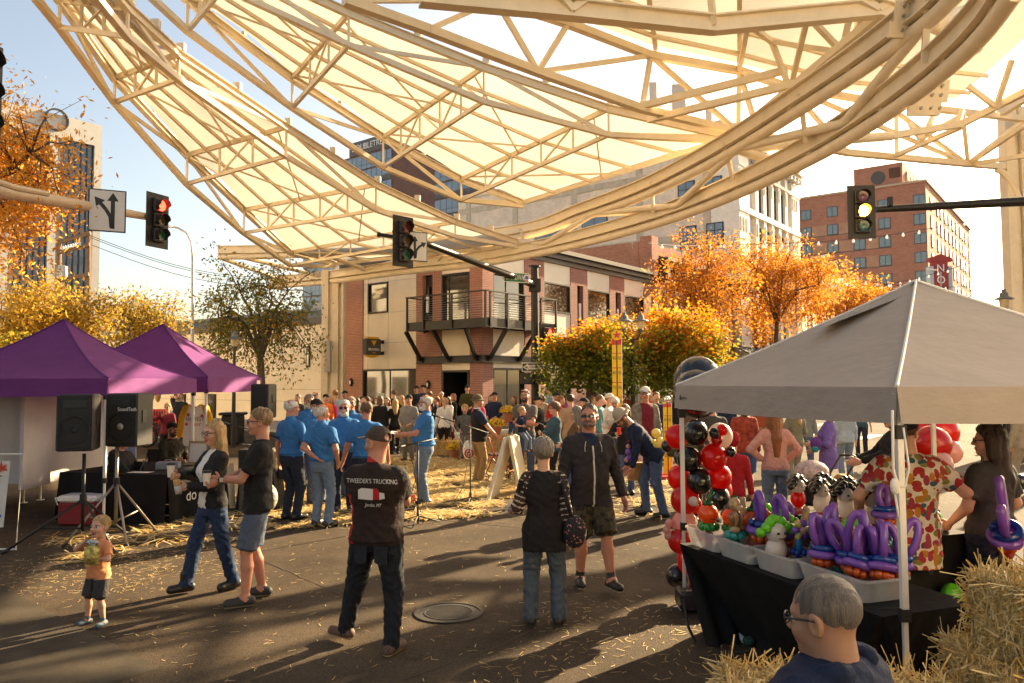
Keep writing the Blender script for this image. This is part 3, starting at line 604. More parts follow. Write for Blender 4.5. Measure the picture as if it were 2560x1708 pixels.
# ---------------------------------------------------------------- dark banded hotel tower with sign
T0 = D(1200, 900, 142); T0[2] = 0
TB = brick_mat('purple brown brick', (.17, .085, .07), (.21, .11, .09), (.2, .12, .1), bw=.5, bh=.2, msize=.02); TBAND = mat('dark spandrel', (.13, .12, .115), .6, var=.1); TGL = glass_mat('steel blue glass', (.17, .22, .27), .06)
tw = thing('hotel_tower', 'dark glass and brown brick hotel tower behind the sails', 'building', loc=tuple(T0), rz=GRID)
def TL(x, y): q = PL(x, y, T0, UX); return float((q-T0)@VX), float(q[2])
tz = TL(930, 345)[1]; ty = TL(845, 390)[0]
mb = MB(); mb.box(0, 2.5, 0, ty+12, 0, tz-3); mb.build('wall', TB, tw)
mb = MB(); mb.box(-.2, 2.5, TL(952, 380)[0]-4.0, TL(875, 380)[0], tz-3+.01, tz); mb.build('sign_band', TBAND, tw)
b0, b1, b2 = TL(1130, 500)[0], TL(980, 500)[0], ty+12
k = 0; z = tz-3.3
while z > 14:
    for (sa, sb) in ((.6, TL(1088, 600)[0]), (b1, b2)):
        n = max(2, int((sb-sa)/1.5)); 
        m_ = MB(); m_.box(-.1, 0, sa, sb, z-3.1, z-.05); fr = m_.build('window_band', TBAND, tw)
        for i in range(n):
            q = MB(); a = sa+(sb-sa)*i/n; q.box(-.16, -.101, a+.06, a+(sb-sa)/n-.06, z-2.1, z-.15); q.build('pane', TGL, fr)
            q = MB(); q.box(-.14, -.102, a+.06, a+(sb-sa)/n-.06, z-3.0, z-2.2); q.build('spandrel_panel', TBAND if k % 2 else TGL, fr)
    z -= 3.25; k += 1
s0 = TL(876, 385)[0]
text('DOUBLETREE', 'lettering', 1.85, WHITE, tw, frame((-.32, s0-.8, tz-1.5), (0, -1, 0), (0, 0, 1)), extr=.08, align='LEFT', xs=.95)
# ---------------------------------------------------------------- grey office tower, far left (its front recedes to the right)
O0 = D(241, 900, 150); O0[2] = 0
OW = mat('pale precast concrete', (.62, .58, .52), .8, var=.06, vs=.5); OD = mat('dark glass mullion', (.05, .05, .055), .4); OG = glass_mat('grey office glass', (.09, .1, .115), .05); OSP = mat('grey spandrel', (.3, .3, .3), .5, var=.06)
office = thing('office_tower', 'pale framed grey glass office tower behind the orange tree', 'building', loc=tuple(O0), rz=GRID)
oz = float(PL(241, 311, O0, VX)[2]); L_ = 46
def OR(x, y): q = PL(x, y, O0, VX); return float((q-O0)@UX), float(q[2])
zc = OR(240, 365)[1]
mb = MB(); mb.box(-L_, 0, .8, 26, 0, oz); mb.build('wall', OW, office)
mb = MB(); mb.box(-L_, 0, 0, .79, zc, oz); mb.build('top_panel', OW, office)
ribs = sorted([-1.3, OR(133, 500)[0]-.8, OR(12, 600)[0]-.8, -L_])
for x in ribs: mb = MB(); mb.box(x, x+1.4, 0, .79, 0, zc-.01); mb.build('concrete_fin', OW, office)
for a, b in zip(ribs[:-1], ribs[1:]):
    n = 6; sa, sb = a+1.5, b-.1
    for i in range(n+1): mb = MB(); x = sa+(sb-sa)*i/n; mb.box(x-.12, x+.12, .5, .8, 0, zc-.02); mb.build('mullion', OD, office)
    z = zc-.3; k = 0
    while z > 12:
        q = MB(); q.box(sa, sb, .66, .79, z-2.3, z); q.build('glass_band', OG, office)
        q = MB(); q.box(sa, sb, .64, .785, z-3.9, z-2.3); q.build('spandrel_panel', OSP, office); z -= 3.95
lx, lz = OR(141, 300); mb = MB()
for i in range(24):
    t0, t1 = 2*math.pi*i/24, 2*math.pi*(i+1)/24; mb.beam((lx+2.0*math.cos(t0), -.1, lz+2.0*math.sin(t0)), (lx+2.0*math.cos(t1), -.1, lz+2.0*math.sin(t1)), .3, .55, up=(0, 1, 0))
mb.build('ring_logo', OD, office)
# ---------------------------------------------------------------- low cream building left of the bank
low = thing('cream_building', 'low cream stucco building with grey parapet behind the bare tree', 'building', loc=tuple(C0), rz=GRID)
def LL(x, y, off=.5): q = PL(x, y, C0+off*UX, UX); return float((q-C0)@VX), float(q[2])
lz = LL(800, 793)[1]
mb = MB(); mb.box(.5, 18, 8.95, 60, 0, lz-.35); mb.build('wall', CREAM, low)
mb = MB(); mb.box(.35, 18, 8.95, 60, lz-.349, lz); mb.build('parapet', mat('grey brown flashing', (.13, .11, .09), .7, var=.1), low)
for z in (1.15, 1.75): mb = MB(); mb.box(.49, .5, 8.95, 60, z, z+.02); mb.build('wall_joint', JOINT, low)
for x, ya, yb, w in ((772, 865, 918, .25), (528, 985, 1045, 1.0), (655, 985, 1040, .9), (450, 985, 1045, 1.3)):
    s, za = LL(x, yb); _, zb = LL(x, ya); m_ = MB(); m_.box(.44, .5, s-w/2, s+w/2, za, zb); fr = m_.build('window', DARK, low)
    m_ = MB(); m_.box(.42, .439, s-w/2+.06, s+w/2-.06, za+.06, zb-.06); m_.build('pane', GLASS, fr)
bk = thing('grey_rooftop_block', 'grey green flat roofed building rising behind the cream wall', 'building', loc=tuple(C0), rz=GRID)
mb = MB(); mb.box(22, 40, 22, 70, 0, LL(560, 800, 22)[1]); mb.build('wall', mat('grey green cladding', (.2, .2, .18), .8, var=.1), bk)
mb = MB(); mb.box(21.8, 40, 22, 70, LL(560, 800, 22)[1]+.01, LL(560, 800, 22)[1]+.3); mb.build('coping', mat('grey coping', (.3, .29, .27), .7), bk)
for i in range(5): mb = MB(); mb.box(24+i, 26+i, 26+i*6, 28+i*6, LL(560, 800, 22)[1]+.3, LL(560, 800, 22)[1]+1.3+.3*(i % 2)); mb.build('roof_unit', mat('roof unit grey', (.35, .34, .32), .6), bk)
# ================================================================ steel and fabric street canopy
CST = mat('cream painted steel', (.76, .63, .45), .5, var=.08, vs=2.5, spec=.35)
FAB = mat('cream sail fabric', (.6, .56, .48), .75, var=.06, vs=.9, tl=.4, bump=.1, bs=3, aniso=(1, 1, 1))
BOLT = mat('galvanised bolt', (.4, .36, .3), .45, metal=.5, var=.1)
def chord(parent, name, pts, w, h, m=CST):
    for a, b in zip(pts[:-1], pts[1:]): mb = MB(); mb.beam(a, b, w, h); mb.build(name, m, parent)
def ibeam(mb, pts, w, h, t=.025):
    pts = [np.array(p) for p in pts]
    for i in range(len(pts)-1):
        a, b = pts[i], pts[i+1]; e = (b-a)/np.linalg.norm(b-a)*.01; b = b+e
        z = np.array([0, 0, h/2-t/2]); mb.beam(a+z, b+z, w, t); mb.beam(a-z, b-z, w, t); mb.beam(a, b, t, h-2*t)
def ibm(parent, name, pts, w, h): mb = MB(); ibeam(mb, pts, w, h); mb.build(name, CST, parent)
def smooth_px(pix, z, n=8):      # Catmull-Rom through ray hits on a level plane
    P = [G(x, y, z) for x, y in pix]; P = [2*P[0]-P[1]]+P+[2*P[-1]-P[-2]]; out = []
    for i in range(1, len(P)-2):
        for t in np.linspace(0, 1, n, endpoint=False):
            a, b, c, d = P[i-1], P[i], P[i+1], P[i+2]
            out.append(.5*((2*b)+(-a+c)*t+(2*a-5*b+4*c-d)*t*t+(-a+3*b-3*c+d)*t**3))
    out.append(P[-2]); return out
LO = [(675, 700), (800, 690), (1000, 663), (1200, 640), (1400, 600), (1600, 545), (1750, 492), (1900, 425), (2050, 345), (2200, 247), (2330, 145), (2440, 35), (2520, -80)]
HI = [(545, 625), (700, 622), (1000, 608), (1300, 572), (1450, 522), (1600, 466), (1740, 396), (1860, 325), (2000, 232), (2120, 150), (2230, 68), (2320, -5), (2400, -90)]
ZL, ZU = 6.8, 7.6
lo = smooth_px(LO, ZL, 5); hi = smooth_px(HI, ZU, 5)
rt = thing('rail_truss', 'curved cream steel rail truss sweeping over the intersection', 'steel truss', loc=(-8.4, 33.4, 0))
def offs(pts, side, dz):
    out = []
    for i, p in enumerate(pts):
        d = pts[min(i+1, len(pts)-1)]-pts[max(i-1, 0)]; n = np.array([d[1], -d[0], 0]); n /= np.linalg.norm(n); n = n if n@(p-np.array([-9, 12, p[2]])) > 0 else -n
        out.append(p+n*side+np.array([0, 0, dz]))
    return out
for nm, pts in (('lower_rail', lo), ('upper_rail', hi)):
    ibm(rt, nm, pts, .22, .32)
    tb = offs(pts, .07, -.285); mb = MB(); mb.tube(tb, .12, 12); t_ = mb.build('rail_tube', CST, rt, True, 40)
    for i in range(3, len(pts), 6):
        mb = MB(); mb.beam(pts[i]-[0, 0, .15], tb[i]+[0, 0, .05], .14, .05); mb.build('bracket', CST, rt)
tl_, th_ = offs(lo, .07, -.285), offs(hi, .07, -.285)
def near(pts, x, y):       # rail point closest to a pixel direction
    d = ray(x, y); d = d/np.linalg.norm(d); q = [np.linalg.norm(np.cross(p-EYE, d)) for p in pts]; return pts[int(np.argmin(q))]
lp = lo; 
zz = [(near(lp, 1345, 612), near(th_, 1480, 520)), (near(th_, 1480, 520), near(lp, 1700, 515)), (near(lp, 1700, 515), near(th_, 1845, 400)), (near(th_, 1845, 400), near(lp, 2110, 310)), (near(lp, 2110, 310), near(th_, 2330, 60)), (near(lp, 1120, 650), near(th_, 1270, 590)), (near(lp, 1345, 612), near(th_, 1270, 590)), (near(lp, 900, 680), near(th_, 1120, 605)), (near(lp, 1120, 650), near(th_, 1120, 605)), (near(lp, 900, 680), near(th_, 790, 622)), (near(lp, 700, 698), near(th_, 560, 630)), (near(lp, 790, 690), near(th_, 600, 626))]
for a, b in zz: mb = MB(); mb.tube([a, b], .09, 10); mb.build('diagonal_tube', CST, rt, True, 40)
for a, b in ((near(th_, 1480, 520), near(tl_, 1720, 520)+[.5, .6, .3]), (near(th_, 1845, 400), D(1995, 425, 17.6)), (near(th_, 1845, 400), D(2230, 340, 18.5)), (D(2330, 60, 11.2), D(2470, 10, 11.8)), (D(2330, 60, 11.2), D(2440, 120, 12.5))): mb = MB(); mb.tube([a, b], .11, 10); mb.build('strut_tube', CST, rt, True, 40)
for (x, y0, y1) in ((1640, 470, 545), (1845, 410, 475), (2035, 270, 372), (2362, 60, 235), (1320, 570, 610), (1100, 610, 650)):
    a = near(hi, x, y0); b = near(lo, x, y1); b = np.array([a[0]*.3+b[0]*.7, a[1]*.3+b[1]*.7, ZL]); mb = MB(); mb.beam(a, b, .09, .09); mb.build('hanger', CST, rt)
for (x, y, Y) in ((2290, 45, 11.3), (2335, 240, 11.9)):      # bolted gusset plates on the rail nodes
    c = D(x, y, Y); g = MB(); ex = np.array([.93, .3, .1]); ex /= np.linalg.norm(ex); ez = np.array([0, -.3, 1.]); ez /= np.linalg.norm(ez)
    M_ = Matrix(((ex[0], 0, ez[0], c[0]), (ex[1], 1, ez[1], c[1]), (ex[2], 0, ez[2], c[2]), (0, 0, 0, 1)))
    g = MB(M_); g.box(-.42, .28, -.02, .02, -.1, .24); g.box(-.5, .16, -.03, .03, -.3, -.08); gp = g.build('gusset_plate', CST, rt)
    for bx_ in (-.2, 0, .18):
        for bz in (-.2, 0, .14): g = MB(M_); g.tube([(bx_-.06, -.06, bz), (bx_-.06, .0, bz)], .028, 6); g.build('bolt', BOLT, gp)
# columns with round holes in the web
def column(x, y_top, Y, w, zt, label, px2=None):
    b = D(x, 900, Y); c = thing('canopy_column', label, 'column', loc=(b[0], b[1], 0))
    ux, vx = np.array([1., 0, 0]), np.array([0, 1., 0])
    def bx(name, x0, x1, y0, y1, z0=0, z1=zt): mb = MB(); mb.box(b[0]+x0, b[0]+x1, b[1]+y0, b[1]+y1, z0, z1); return mb.build(name, CST, c)
    bx('flange', -w/2, -w/2+.28, -.02, .35); bx('flange', w/2-.42, w/2-.14, -.02, .35); bx('web', -w/2+.29, w/2-.43, .1, .16); bx('flange', w/2, w/2+.1, -.1, .4); bx('web', w/2-.13, w/2-.01, .1, .16)
    bx('base_plate', -w/2-.2, w/2+.25, -.3, .6, 0.001, .05)
    for z in np.arange(1.2, zt-.4, 1.65):
        for xx_, sc in ((-w/2+.42, 1), (w/2-.07, .45)):
            mb = MB(); n = 14
            for i in range(n):
                t0, t1 = 2*math.pi*i/n, 2*math.pi*(i+1)/n; r = .11
                mb.beam((b[0]+xx_+r*sc*math.cos(t0), b[1]+.09, z+r*math.sin(t0)), (b[0]+xx_+r*sc*math.cos(t1), b[1]+.09, z+r*math.sin(t1)), .05, .03, up=(0, 1, 0))
            mb.build('web_hole_ring', CST, c)
    return c, b
col1, b1 = column(828, 690, 33.0, .86, 7.0, 'cream built-up steel column beside the bank brick pier')
mb = MB(); mb.box(b1[0]-.2, b1[0]+.02, b1[1]-.35, b1[1]-.03, 2.55, 3.9); mb.build('junction_box', mat('box grey', (.45, .4, .33), .6), col1)
col2, b2 = column(2572, 300, 22.3, .86, 10.2, 'pale cream steel column near the edge beyond the white tent')
ar = [D(2490+i*9, 425+3.2*i*i*.55, 22.3) for i in range(0, 8)]; mb = MB(); mb.tube([a-np.array([0, 0, 0]) for a in ar], .09, 6); mb.build('arched_bracket', CST, col2, True, 40)
# sails
def sail(label, A, B, dep, npur, seed, wmain=.2):
    base = (A[-1]+B[-1])/2; s = thing('fabric_sail', label, 'canopy sail', loc=(base[0], base[1], 0))
    n = len(A); dz = [np.array([0, 0, -d]) for d in dep]
    for i in range(n-1):
        a0, a1, b0, b1 = A[i], A[i+1], B[i], B[i+1]; U_, V_ = 8, 10; v = []; r = np.random.default_rng(seed+i)
        for u in range(U_+1):
            for w in range(V_+1):
                t, q = w/V_, u/U_; p = lerp(lerp(a0, a1, q), lerp(b0, b1, q), t+(.0))
                sc = .16*math.sin(math.pi*q)*(max(0, 1-t*6))       # scalloped free edge
                p = p+(b0-a0)/np.linalg.norm(b0-a0)*sc; p[2] += .1+.05*math.sin(q*math.pi)*math.sin(t*math.pi*npur)
                v.append(p)
        f = [(u*(V_+1)+w, (u+1)*(V_+1)+w, (u+1)*(V_+1)+w+1, u*(V_+1)+w+1) for u in range(U_) for w in range(V_)]
        mesh_obj('fabric_panel', v, f, FAB, s, smooth=True)
        for k in range(1, npur+1):          # purlins under the cloth
            t = k/(npur+1); p0, p1 = lerp(a0, b0, t), lerp(a1, b1, t); mb = MB(); mb.beam(p0-[0, 0, .02], p1-[0, 0, .02], .065, .09); mb.build('purlin', CST, s)
        mb = MB(); mb.beam(lerp(a0, b0, .08)-[0, 0, .06], lerp(a1, b1, .55)-[0, 0, .06], .035, .05); mb.build('brace_rod', CST, s)
        mb = MB(); mb.beam(lerp(a0, b0, .92)-[0, 0, .06], lerp(a1, b1, .45)-[0, 0, .06], .035, .05); mb.build('brace_rod', CST, s)
    for i in range(n):
        d = (B[i]-A[i]); L = np.linalg.norm(d)
        mb = MB(); mb.beam(A[i], B[i], .09, .13); mb.build('cross_beam', CST, s)
        if dep[i] > .15:
            mb = MB(); mb.beam(A[i]+dz[i], B[i]+dz[i], .09, .1); mb.build('cross_chord', CST, s)
            m = 3 if L < 4.5 else 5
            for k in range(m+1):
                t = k/m; p = lerp(A[i], B[i], t); mb = MB(); mb.beam(p, p+dz[i], .055, .055, up=(1, 0, 0)); mb.build('truss_post', CST, s)
                if k < m:
                    q = lerp(A[i], B[i], (k+1)/m); a_, b_ = (p, q+dz[i]) if k % 2 == 0 else (p+dz[i], q); mb = MB(); mb.beam(a_, b_, .045, .045); mb.build('truss_diagonal', CST, s)
    for E in (A, B):
        for i in range(n-1):
            mb = MB(); ibeam(mb, [E[i], E[i+1]], .15, .21, .025); mb.build('edge_beam', CST, s)
            mb = MB(); mb.beam(E[i]+dz[i], E[i+1]+dz[i+1], .15, .13); mb.build('edge_chord', CST, s)
            a_, b_ = (E[i], E[i+1]+dz[i+1]) if i % 2 else (E[i]+dz[i], E[i+1]); mb = MB(); mb.beam(a_, b_, .05, .1); mb.build('edge_diagonal', CST, s)
    for i in range(n-1):                    # fabric clamp blocks along the inner edge, tension rings along the free edge
        for t in (0.02, .5):
            p = lerp(B[i], B[i+1], t)+[0, 0, .2]; mb = MB(); mb.box(p[0]-.09, p[0]+.09, p[1]-.07, p[1]+.07, p[2]-.09, p[2]+.09); mb.build('clamp_block', CST, s)
            p = lerp(A[i], A[i+1], t)+[0, 0, .16]; mb = MB(); mb.tube([p, p+[0, 0, .08]], .07, 8); mb.build('tension_ring', BOLT, s)
    return s
A = [D(-60, -260, 13.0), D(150, 0, 16), D(287, 196, 19), D(468, 388, 22), D(610, 525, 26), D(725, 632, 30), D(838, 660, 32.3)]
B = [D(120, -230, 12.5), D(320, 20, 15.2), D(447, 135, 17.9), D(716, 318, 21.6), D(940, 462, 23.6), D(1138, 555, 26), D(1312, 612, 27.0)]
sail('cream fabric sail sloping down to the left bank corner column', A, B, [.5, .6, .62, .85, .8, .5, .12], 4, 3)
A = [D(250, -200, 15), D(470, 0, 17.5), D(731, 196, 20), D(958, 344, 22.5), D(1153, 449, 24.5), D(1307, 507, 25.7)]
B = [D(350, -170, 16.5), D(560, -110, 17), D(872, 33, 18.2), D(1209, 168, 19.2), D(1521, 272, 19.2), D(1832, 342, 18.9)]
sail('cream fabric sail spread above the street centre', A, B, [.6, .75, .8, .9, .68, .12], 4, 9)
# third sail over the near right, deep edge trusses
s3 = thing('fabric_sail', 'cream fabric sail high at the upper right with deep trusses', 'canopy sail', loc=(9, 19, 0))
E_ = [D(860, 0, 12.5), D(1070, 75, 13.6), D(1345, 180, 15.6), D(1605, 272, 17.4), D(1845, 330, 18.9), D(2119, 382, 20.6), D(2417, 410, 22), D(2560, 421, 22.6)]
F_ = [D(1130, -20, 14.9), D(1240, 0, 15.3), D(1420, 59, 16.2), D(1627, 139, 17.6), D(1848, 177, 18.6), D(1970, 218, 19.4), D(2210, 258, 20.7), D(2560, 298, 21.8)]
for P in (E_, F_):
    for a, b in zip(P[:-1], P[1:]): mb = MB(); mb.beam(a, b, .17, .16); mb.build('edge_chord', CST, s3)
for i in range(len(E_)-1):
    for a, b in ((E_[i], F_[i+1]), (E_[i+1], F_[i+1])) if i % 2 == 0 else ((F_[i], E_[i+1]), (E_[i+1], F_[i+1])): mb = MB(); mb.beam(a, b, .1, .1); mb.build('truss_diagonal', CST, s3)
NB = [D(1050, -12, 11), D(1430, 24, 11.8), D(1785, 62, 12.6), D(2195, 22, 12.9), D(2260, 40, 12.9)]
for a, b in zip(NB[:-1], NB[1:]): mb = MB(); ibeam(mb, [a, b], .22, .3, .03); mb.build('edge_beam', CST, s3)
NT = [D(1200, -260, 10.8), D(1750, -220, 12.0), D(2500, -120, 13.2)]
for a, b in zip(NT[:-1], NT[1:]): mb = MB(); mb.beam(a, b, .2, .2); mb.build('edge_chord', CST, s3)
for a, b in ((NB[0], NT[0]), (NB[1], NT[0]), (NB[1], NT[1]), (NB[2], NT[1]), (NB[3], NT[1]), (NB[3], NT[2])): mb = MB(); mb.beam(a, b, .1, .12); mb.build('truss_diagonal', CST, s3)
# webs seen between the deep chords, upper right
Q = [D(1848, 177, 18.6), D(2090, 170, 15.5), D(1975, 225, 16.5), D(1870, 60, 15.2), D(2020, 40, 14.2), D(2105, 130, 14.6), D(1930, 105, 16.4), D(2130, 15, 14.0), D(1885, 300, 18.2)]
for i, j in ((0, 3), (0, 2), (2, 4), (2, 6), (5, 4), (5, 7), (6, 3), (0, 8), (2, 8), (6, 5), (1, 5), (3, 7)): mb = MB(); mb.beam(Q[i], Q[j], .1, .1); mb.build('truss_diagonal', CST, s3)
for a, b in ((D(1620, 300, 18), D(2190, 160, 14.5)), (D(1845, 330, 18.9), D(2195, 40, 13.0)), (D(1605, 265, 17.4), D(1968, 175, 16.5))): mb = MB(); mb.beam(a, b, .13, .15); mb.build('lower_chord', CST, s3)
R2 = [D(1900, 372, 17.3), D(2040, 350, 17.6), D(2198, 345, 18.5), D(2405, 310, 19), D(2500, 262, 18.5), D(2640, 190, 17.5)]
for a, b in zip(R2[:-1], R2[1:]): mb = MB(); mb.beam(a, b, .15, .16); mb.build('lower_chord', CST, s3)
R3 = [D(2240, 389, 21), D(2405, 317, 19), D(2490, 268, 18.5), D(2530, 150, 17.8), D(2420, 215, 18.6), D(2400, 310, 19)]
for a, b in ((R3[0], R3[1]), (R3[2], R3[3]), (R3[2], R3[4]), (D(2305, 352, 19), D(2340, 275, 20)), (D(2305, 352, 19), D(2275, 310, 20.5)), (D(2406, 275, 20.8), D(2420, 408, 22)), (D(2425, 408, 22), D(2560, 315, 20)), (D(2430, 410, 22), D(2570, 388, 20)), (D(2240, 270, 20.8), D(2242, 388, 21.2)), (D(2405, 275, 20), D(2395, 310, 19.5)), (D(2320, 335, 19), D(2410, 285, 20.5))): mb = MB(); mb.beam(a, b, .11, .11); mb.build('truss_diagonal', CST, s3)
# fabric of the third sail
fe = [D(1130, -25, 14.9), D(1240, 5, 15.5), D(1420, 52, 16.4), D(1640, 128, 17.8), D(1848, 170, 18.8), D(2090, 235, 20.4), D(2390, 258, 21.0)]
ne = [G(x, y, 10.4) for x, y in ((900, -900), (1080, -760), (1300, -640), (1560, -520), (1850, -420), (2250, -300), (2800, -140))]
for i in range(6):
    v = []; U_, V_ = 6, 12
    for u in range(U_+1):
        for w in range(V_+1):
            p = lerp(lerp(fe[i], fe[i+1], u/U_), lerp(ne[i], ne[i+1], u/U_), w/V_); p[2] += .12-.25*math.sin(math.pi*w/V_)*.6+.18*math.sin(math.pi*u/U_)*math.sin(math.pi*w/V_); v.append(p)
    f = [(u*(V_+1)+w, (u+1)*(V_+1)+w, (u+1)*(V_+1)+w+1, u*(V_+1)+w+1) for u in range(U_) for w in range(V_)]
    mesh_obj('fabric_panel', v, f, FAB, s3, smooth=True)
    if i: mb = MB(); mb.beam(lerp(fe[i], ne[i], .0), lerp(fe[i], ne[i], .5)-[0, 0, .1], .1, .14); mb.build('purlin', CST, s3); mb = MB(); mb.beam(lerp(fe[i], ne[i], .5)-[0, 0, .1], ne[i], .1, .14); mb.build('purlin', CST, s3)
shade_xy = [(14.0, 15.4), (16.3, 15.6), (18.6, 15.8)]  # added panels beyond the view, placed to shade the white tent
for i in range(2):
    mesh_obj('fabric_panel', [np.array([lerp(shade_xy[i], shade_xy[i+1], u/4)[0], lerp(shade_xy[i], shade_xy[i+1], u/4)[1]+w*1.05, 10.1-.12*math.sin(w*.8)]) for u in range(5) for w in range(5)], [(u*5+w, u*5+w+1, u*5+w+6, u*5+w+5) for u in range(4) for w in range(4)], FAB, s3, smooth=True)
    mb = MB(); mb.beam(np.array([*shade_xy[i], 9.95]), np.array([*shade_xy[i+1], 9.95]), .15, .18); mb.build('edge_beam', CST, s3)
mb = MB(); mb.beam(np.array([14, 15.4, 9.9]), np.array([14, 21.4, 9.7]), .15, .18); mb.build('edge_beam', CST, s3)
for t in (.12, .26):
    for i in range(6): mb = MB(); mb.beam(lerp(fe[i], ne[i], t)-[0, 0, .1], lerp(fe[i+1], ne[i+1], t)-[0, 0, .1], .07, .09); mb.build('purlin', CST, s3)
# ================================================================ trees
BARK = mat('grey brown bark', (.1, .075, .055), .9, var=.35, vs=18, bump=.6, bs=50)
def leafm(n, c): return mat(n, c, .6, var=.25, vs=1.5, tl=.62, spec=.2)
LO_ = [leafm('leaf orange', (.55, .2, .03)), leafm('leaf amber', (.58, .27, .045)), leafm('leaf rust', (.42, .13, .03))]
LOB = [leafm('leaf vivid orange', (.78, .34, .05)), leafm('leaf light amber', (.82, .46, .09)), leafm('leaf deep orange', (.62, .22, .04))]
LY_ = [leafm('leaf gold', (.5, .3, .045)), leafm('leaf ochre', (.4, .25, .05)), leafm('leaf olive', (.2, .19, .04))]
LG_ = [leafm('leaf green', (.13, .17, .03)), leafm('leaf yellow green', (.27, .25, .035)), leafm('leaf bright orange', (.64, .23, .02))]
def tree(label, base, h, crown_c, crown_r, nleaf, lsize, mats, seed, trunk_r=.14, ntip=70, droop=.35, spread=.5, bare=0.0, mixw=None, elong=2.4, zmix=None, tipr=.42):
    r = np.random.default_rng(seed); base = np.array(base, float); cc = np.array(crown_c, float); cr = np.array(crown_r, float)
    root = thing('street_tree', label, 'tree', loc=tuple(base)); mb = MB(); tips = []
    fork = base+(cc-base)*.42; fork[2] = base[2]+max(1.2, (cc[2]-cr[2]*.75-base[2])); tk = [base, lerp(base, fork, .5)+[r.normal(0, .06), r.normal(0, .06), 0], fork]
    mb.tube(tk, [trunk_r*1.25, trunk_r, trunk_r*.85], 8)
    nl = 7; limbs = []
    for i in range(nl):
        a = 2*math.pi*i/nl+r.normal(0, .25); e = cc+cr*np.array([math.cos(a)*.55, math.sin(a)*.55, r.uniform(-.1, .5)]); m = lerp(fork, e, .5)+[0, 0, .25*cr[2]]
        mb.tube([fork, lerp(fork, m, .5), m, e], [trunk_r*.6, trunk_r*.45, trunk_r*.32, trunk_r*.16], 6, caps=False); limbs += [(m, trunk_r*.3), (lerp(m, e, .5), trunk_r*.22), (e, trunk_r*.16)]
    L0 = np.array([q[0] for q in limbs])
    for i in range(ntip):
        while True:
            p = r.uniform(-1, 1, 3)
            if .35 < np.linalg.norm(p) < 1: break
        t = cc+cr*p*r.uniform(.6, 1.18); k = int(np.argmin(np.linalg.norm(L0-t, axis=1))); s_, rr = limbs[k]; m = lerp(s_, t, .5)+np.array([r.normal(0, .1), r.normal(0, .1), .12*np.linalg.norm(t-s_)])
        mb.tube([s_, m, t], [min(rr, .035)*.8, .018, .007], 4, caps=False); tips += [t, lerp(m, t, .5)]
        for _ in range(2):
            t2 = t+r.normal(0, .22, 3)*cr.mean()*.6+[0, 0, -.1*droop]; mb.tube([lerp(m, t, .6), t2], [.01, .004], 3, caps=False); tips.append(t2)
    mb.build('trunk', BARK, root, True)
    tips = np.array(tips); keep = r.random(len(tips)) > bare; tips = tips[keep]
    ci = r.integers(0, len(tips), nleaf); P = tips[ci]+r.normal(0, 1, (nleaf, 3))*tipr*np.array([1, 1, .7]); P[:, 2] -= np.abs(r.normal(0, droop*.5, nleaf))
    th = r.uniform(0, 2*np.pi, nleaf); ph = r.normal(-.5 if droop > .2 else 0, .5, nleaf); d = np.stack([np.cos(th)*np.cos(ph), np.sin(th)*np.cos(ph), np.sin(ph)], 1)
    n = r.normal(0, 1, (nleaf, 3)); s_ = np.cross(d, n); s_ /= np.linalg.norm(s_, axis=1)[:, None]; l = lsize*r.uniform(.6, 1.4, nleaf)[:, None]; w = l/elong
    v = np.stack([P-d*l/2, P+s_*w/2, P+d*l/2, P-s_*w/2], 1).reshape(-1, 3); f = np.arange(nleaf*4).reshape(-1, 4)
    cl = r.random(len(tips)); mw = np.array(mixw or (.45, .35, .2)); u = np.clip(cl[ci]*.6+r.random(nleaf)*.4, 0, .999)
    if zmix: u = np.clip(u*.55+.45*np.clip((P[:, 2]-cc[2])/cr[2]*.5+.5, 0, 1), 0, .999)
    mi = np.searchsorted(np.cumsum(mw/mw.sum()), u); o = mesh_obj('crown', v, f, mats, root, np.clip(mi, 0, 2)); return root
def tb(px, Y): p = D(px, 900, Y); return (p[0], p[1], 0.)
def tc(px, py, Y): return D(px, py, Y)
tree('big vivid orange locust tree hanging in from the upper left edge', tb(-130, 15.5), 8.5, tc(-55, 430, 15), (1.7, 2.2, 2.3), 15000, .12, LOB, 31, .2, 150, .5, tipr=.32, elong=3)
tree('golden tree behind the first purple tent at the left edge', tb(110, 27), 6, tc(110, 800, 27), (2.5, 2.2, 1.35), 11000, .15, LY_, 12, .13, 80, .25, tipr=.32)
tree('smaller golden brown tree between the two tent peaks', tb(370, 34), 6, tc(360, 805, 34), (2.2, 2.2, 1.3), 6500, .17, LY_, 13, .12, 70, .25, mixw=(.2, .5, .3), tipr=.35)
tree('half bare yellow green tree beside the canopy column', tb(660, 27.5), 7, tc(640, 790, 27.5), (2.55, 2.0, 2.1), 6500, .14, [LY_[0], LY_[2], LG_[0]], 14, .15, 120, .3, bare=.45, mixw=(.35, .3, .35), tipr=.3)
tree('round maple turning from green to orange left of the yellow tower game', tb(1470, 24.5), 5, tc(1480, 890, 24.5), (1.6, 1.4, 1.15), 17000, .11, LG_, 15, .1, 90, .1, elong=1.4, zmix=True, mixw=(.42, .24, .34), tipr=.22)
tree('wide maple turning orange behind the twin lamp post', tb(1690, 26.5), 5, tc(1685, 880, 26.5), (2.1, 1.6, 1.5), 20000, .12, LG_, 16, .11, 100, .1, elong=1.4, zmix=True, mixw=(.34, .26, .4), tipr=.25)
tree('tall narrow orange locust in front of the arched windows', tb(1765, 39), 9, tc(1760, 705, 39), (2.4, 2.0, 3.1), 9500, .17, LO_, 17, .14, 90, .4, tipr=.3, mixw=(.5, .3, .2))
